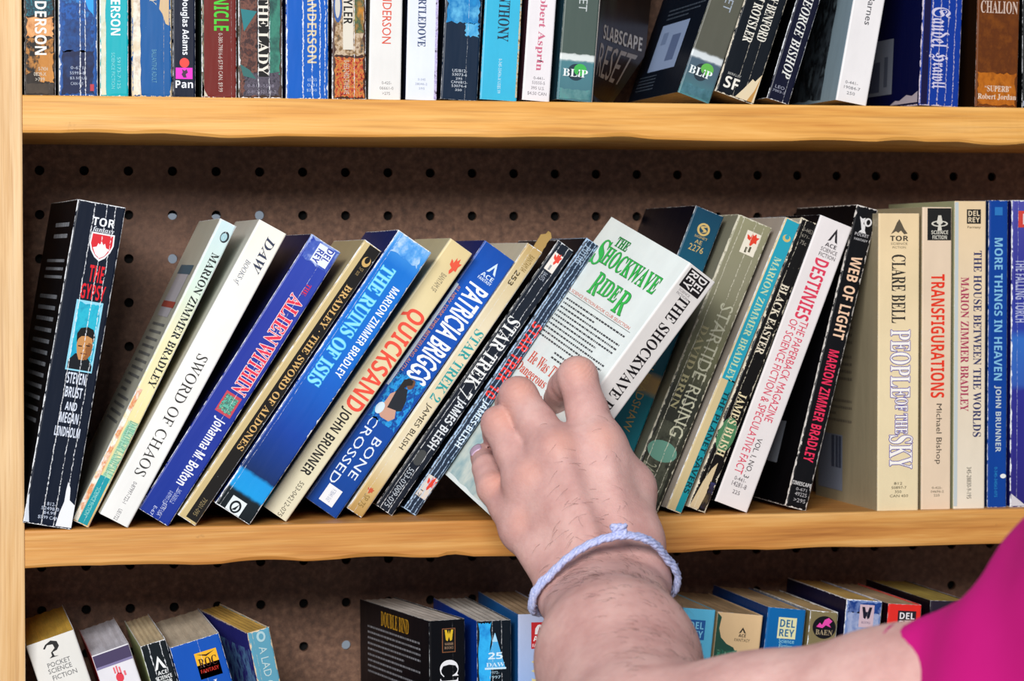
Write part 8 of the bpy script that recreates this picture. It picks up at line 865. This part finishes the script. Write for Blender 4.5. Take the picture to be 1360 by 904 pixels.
# bake the person's origin into the skin so object coordinates match
co = np.empty(len(me.vertices) * 3, dtype=np.float32); me.vertices.foreach_get('co', co); co = co.reshape(-1, 3) - ORG.astype(np.float32); me.vertices.foreach_set('co', co.ravel()); me.update()
arm = link('arm', me, person, [skin])
sm = arm.modifiers.new('relax', 'SMOOTH'); sm.factor = .5; sm.iterations = 3

def grad(P, e=.0006):
    P = np.atleast_2d(P); g_ = np.stack([sdf(P + np.eye(3)[i] * e) - sdf(P - np.eye(3)[i] * e) for i in range(3)], 1)
    return g_ / (np.linalg.norm(g_, axis=1)[:, None] + 1e-9)
def project(P, d=0., it=6):
    P = np.atleast_2d(P).astype(float).copy()
    for _ in range(it): P -= grad(P) * (sdf(P) - d)[:, None]
    return P

# fingernail on the little finger
def make_nail(pt, axis, width, length):
    c0 = project(pt)[0]; nrm = grad(c0)[0]; ax = axis - nrm * (axis @ nrm); ax /= np.linalg.norm(ax); sd = np.cross(nrm, ax)
    N = 9; pts = []
    for i in range(N):
        for k in range(N):
            u, v = (i / (N - 1) - .5) * 2, (k / (N - 1) - .5) * 2
            wv = width / 2 * math.sqrt(max(0, 1 - (abs(v) ** 4) * .55)); pts.append(c0 + sd * u * wv + ax * v * length / 2)
    top = project(np.array(pts), .00045); bot = project(np.array(pts), -.0006)
    vs = [tuple(x) for x in np.concatenate([top, bot])]; fs = []
    for i in range(N - 1):
        for k in range(N - 1): a = i * N + k; fs += [(a, a+1, a+N+1, a+N)]
    rim = [i * N for i in range(N)] + [(N-1) * N + k for k in range(1, N)] + [i * N + N - 1 for i in range(N - 2, -1, -1)] + list(range(N - 2, 0, -1))
    for a, b_ in zip(rim, rim[1:] + rim[:1]): fs.append((a, b_, b_ + N * N, a + N * N))
    m = bpy.data.meshes.new('fingernail'); m.from_pydata(vs, [], fs)
    for f in m.polygons: f.use_smooth = True
    return body_part('fingernail', m, [plain('nail', '#c0a2bc', .3)])
axd = J['p_tip'][:3] - J['p_dip'][:3]; axd /= np.linalg.norm(axd)
make_nail(J['p_tip'][:3] + np.array([-.0045, -.0045, .0035]), axd, .0085, .0095)

# tubes along point lists
def tube_mesh(paths, radii, K=6, closed=False):
    vs, fs = [], []
    for path, rad in zip(paths, radii):
        path = [Vector(p_) for p_ in path]; n_ = len(path); base = len(vs); nv = None
        for i, p_ in enumerate(path):
            t = (path[(i+1) % n_] - path[i-1]) if closed else (path[min(i+1, n_-1)] - path[max(i-1, 0)]); t.normalize()
            if nv is None: nv = t.orthogonal().normalized()
            nv = (nv - t * nv.dot(t)).normalized(); bt = t.cross(nv); r = rad[i] if hasattr(rad, '__len__') else rad
            for k in range(K):
                a = 2 * math.pi * k / K; vs.append(p_ + (nv * math.cos(a) + bt * math.sin(a)) * r)
        for i in range(n_ if closed else n_ - 1):
            for k in range(K): a, b_ = base + i * K, base + ((i + 1) % n_) * K; fs.append((a + k, a + (k+1) % K, b_ + (k+1) % K, b_ + k))
        if not closed: fs.append(tuple(base + k for k in range(K))[::-1]); fs.append(tuple(base + (n_-1) * K + k for k in range(K)))
    m = bpy.data.meshes.new('tubes'); m.from_pydata([tuple(v) for v in vs], [], fs)
    for f in m.polygons: f.use_smooth = True
    return m

# woven cord round the wrist
C0 = (J['band_l'][:3] + J['band_r'][:3]) / 2; XA = (J['band_r'][:3] - J['band_l'][:3]) / 2
BA = J['band_t'][:3] - C0; BA[1] -= .024
ring = []
for i in range(140):
    a = 2 * math.pi * i / 140; s = math.sin(a); q = C0 + XA * math.cos(a) * 1.0 + (BA * s if s > 0 else -np.array([0, -.022, .006]) * abs(s) * 1.0 )
    ring.append(q)
ring = np.array(ring)
for _ in range(8):
    d_ = sdf(ring); push = np.clip(.0026 - d_, 0, .004); ring = ring + grad(ring) * push[:, None]
    ring = .5 * ring + .25 * (np.roll(ring, 1, 0) + np.roll(ring, -1, 0))
d_ = sdf(ring); ring = ring + grad(ring) * np.clip(.0022 - d_, 0, .006)[:, None]
cord, n, p = new_mat('lavender_cotton'); tc = n.n.new('ShaderNodeTexCoord').outputs['Object']
n.put(p.inputs['Base Color'], n.ramp(n.noise(tc, 900, 3, .7), [(.3, '#8f9cd0'), (.5, '#b4bce4'), (.7, '#d2d2f0')])); p.inputs['Roughness'].default_value = .9
paths, radii = [], []
rnd = random.Random(3)
tang = np.roll(ring, -1, 0) - np.roll(ring, 1, 0); tang /= np.linalg.norm(tang, axis=1)[:, None]
nrm = grad(ring); nrm -= tang * (nrm * tang).sum(1)[:, None]; nrm /= np.linalg.norm(nrm, axis=1)[:, None]; bit = np.cross(tang, nrm)
for s in range(6):
    pts = []
    for i in range(140):
        a = i * 2 * math.pi * 10 / 140 + s * 2 * math.pi / 6
        pts.append(ring[i] + nrm[i] * (math.sin(a) * .0009 + .0004) + bit[i] * (math.cos(a) * .0023 + .0002 * math.sin(i * 2.3 + s)))
    paths.append(pts); radii.append([.00105 + .00025 * math.sin(i * 1.9 + s) for i in range(140)])
band = body_part('wristband', tube_mesh(paths, radii, 6, True), [cord]); tag(band, 'lavender cord wristband')
fz, fr = [], []
for _ in range(900):   # loose cotton fibres
    i = rnd.randrange(140); q = Vector(ring[i] + bit[i] * rnd.uniform(-.002, .002)); d_ = Vector([rnd.gauss(0, 1) for _ in range(3)]).normalized() * rnd.uniform(.001, .0024)
    d_ += Vector(nrm[i]) * .0008; fz.append([q, q + d_ * .6, q + d_ + Vector((0, 0, rnd.uniform(-.0005, .0005)))]); fr.append([.00012, .0001, .00005])
f_ = tube_mesh(fz, fr, 3); o = link('cord_fuzz', f_, band, [cord]); tag(o, kind='stuff')
ti = int(140 * .243); kq = ring[ti] + nrm[ti] * .0008 + np.array([0, 0, .0022])
kn_p = []
for s in range(3):
    kn_p.append([kq + np.array([.0028 * math.cos(t / 14 * 2 * math.pi) * (1 + .2 * s), .0012 * math.sin(t / 14 * 4 * math.pi + s), .0026 * math.sin(t / 14 * 2 * math.pi + s * 2)]) for t in range(14)])
link('knot', tube_mesh(kn_p, [.0012] * 3, 6, True), band, [cord])

# fine dark hairs on forearm, wrist and back of hand
rs = np.random.RandomState(4)
cand = V_[rs.randint(0, len(V_), 26000)]; nn = grad(cand)
toward = np.array([-.3, -.9, .3]); face_ok = (nn @ (toward / np.linalg.norm(toward))) > -.15
zone = (cand[:, 1] < -.075) & (cand[:, 1] > -.30) & (cand[:, 0] < J['u_mid'][0]) & (cand[:, 0] > J['p_mcp'][0])
dens = np.where(cand[:, 1] < -.108, 1.0, .10); ok = face_ok & zone & (rs.rand(len(cand)) < dens * .20)
cand, nn = cand[ok][:1500], nn[ok][:1500]
hp, hr = [], []
axis_arm = J['w_m'][:3] - J['f_mid'][:3]; axis_arm /= np.linalg.norm(axis_arm)
for q, nv in zip(cand, nn):
    side = np.cross(nv, axis_arm); dr = axis_arm * -.3 + side * (.75 + .5 * rs.randn()) + np.array([0, 0, .25]) * rs.randn(); dr -= nv * (dr @ nv); dr /= np.linalg.norm(dr) + 1e-9
    Lh = .0035 + .005 * rs.rand(); cv = rs.randn() * .35
    hp.append([q - nv * .0003, q + nv * Lh * .16 + dr * Lh * .33, q + nv * Lh * .22 + dr * Lh * .66 + side * cv * Lh * .15, q + nv * Lh * .2 + dr * Lh + side * cv * Lh * .35]); hr.append([.00006, .00005, .00004, .00002])
o = body_part('arm_hair', tube_mesh(hp, hr, 3), [plain('hair', '#4a3028', .5)]); tag(o, kind='stuff')

# pink short sleeve, hanging open round the upper arm and widening to the shoulder
def sleeve():
    keys = [J[k] for k in ('s0', 's1', 's2', 's3', 's4')]; N, K = 44, 64; vs, fs = [], []
    def at(t):
        x = t * (len(keys) - 1); i = min(int(x), len(keys) - 2); f = x - i
        p0, p1, p2, p3 = keys[max(i-1, 0)], keys[i], keys[i+1], keys[min(i+2, len(keys)-1)]
        return .5 * ((2 * p1) + (-p0 + p2) * f + (2*p0 - 5*p1 + 4*p2 - p3) * f * f + (-p0 + 3*p1 - 3*p2 + p3) * f ** 3)
    rings = []
    for i in range(N + 1):
        t = i / N; q = at(t); dq = at(min(1, t + .01)) - at(max(0, t - .01)); ax = Vector(dq[:3]).normalized()
        up_ = (Vector((0, 0, 1)) - ax * ax.z).normalized(); sd = ax.cross(up_); rr = []
        for k in range(K):
            a = 2 * math.pi * k / K; fold = .0022 * math.sin(3 * a + 5 * t) * (1 - t * .5) + .0012 * math.sin(7 * a - 9 * t) + .0018 * math.sin(a * 2 + 14 * t)
            r = q[3] + fold + (.004 * math.exp(-((t - .02) / .02) ** 2))
            rr.append(Vector(q[:3]) + (up_ * math.cos(a) * r + sd * math.sin(a) * r))
        rings.append(rr)
    inner = [[Vector(at(i / N * .5)[:3]) + (v - Vector(at(i / N * .5)[:3])) * .97 for v in rings[int(i * .5)]] for i in (0, 12, 24)]
    allr = inner[::-1] + rings
    for rr in allr: vs += [tuple(v) for v in rr]
    for i in range(len(allr) - 1):
        for k in range(K): fs.append((i * K + k, i * K + (k+1) % K, (i+1) * K + (k+1) % K, (i+1) * K + k))
    fs.append(tuple((len(allr) - 1) * K + k for k in range(K)))
    m = bpy.data.meshes.new('shirt_sleeve'); m.from_pydata(vs, [], fs)
    for f in m.polygons: f.use_smooth = True
    return m
pk, n, p = new_mat('pink_jersey'); tc = n.n.new('ShaderNodeTexCoord').outputs['Object']
n.put(p.inputs['Base Color'], n.mix(n.noise(tc, 30, 3), lin('#b80f70'), lin('#c6187c'))); p.inputs['Roughness'].default_value = .85
p.inputs['Specular IOR Level'].default_value = .15; n.put(p.inputs['Normal'], n.bump(n.noise(n.mapped(tc, (1500, 1500, 3000)), 1, 2), .3, .0004))
o = body_part('shirt_sleeve', sleeve(), [pk]); tag(o, 'bright pink short sleeve')
bpy.context.view_layer.update()

# torn strip standing up at the top of the thin cream book
tb = next(b for b in BOOKS if b['name'] == 'trek2'); tr = [o for o in bpy.data.objects if o.get('label') == tb['label']][0]
bm = bmesh.new(); r_ = random.Random(2); W2, H2 = tb['W'] / 2e3, tb['H'] / 1e3; rows = []
for i in range(9):
    z = H2 - .004 + .0165 * i / 8; a_, c_ = W2 - .0062 + r_.uniform(-.0005, .0005) + (.002 if i > 6 else 0), W2 - .0003 + r_.uniform(-.0004, .0004) - (.0016 if i > 7 else 0)
    rows.append([bm.verts.new(q) for q in ((a_, .0012 + .0002 * i, z), (c_, .0010 + .0003 * i, z), (c_, .0022 + .0003 * i, z), (a_, .0024 + .0002 * i, z))])
for a_, c_ in zip(rows, rows[1:]):
    for k in range(4): bm.faces.new((a_[k], a_[(k+1) % 4], c_[(k+1) % 4], c_[k]))
bm.faces.new(rows[0]); bm.faces.new(rows[-1][::-1]); me = bpy.data.meshes.new('torn_strip'); bm.to_mesh(me); bm.free()
link('torn_strip', me, tr, [plain('old_paper', '#a8874c', .8)])
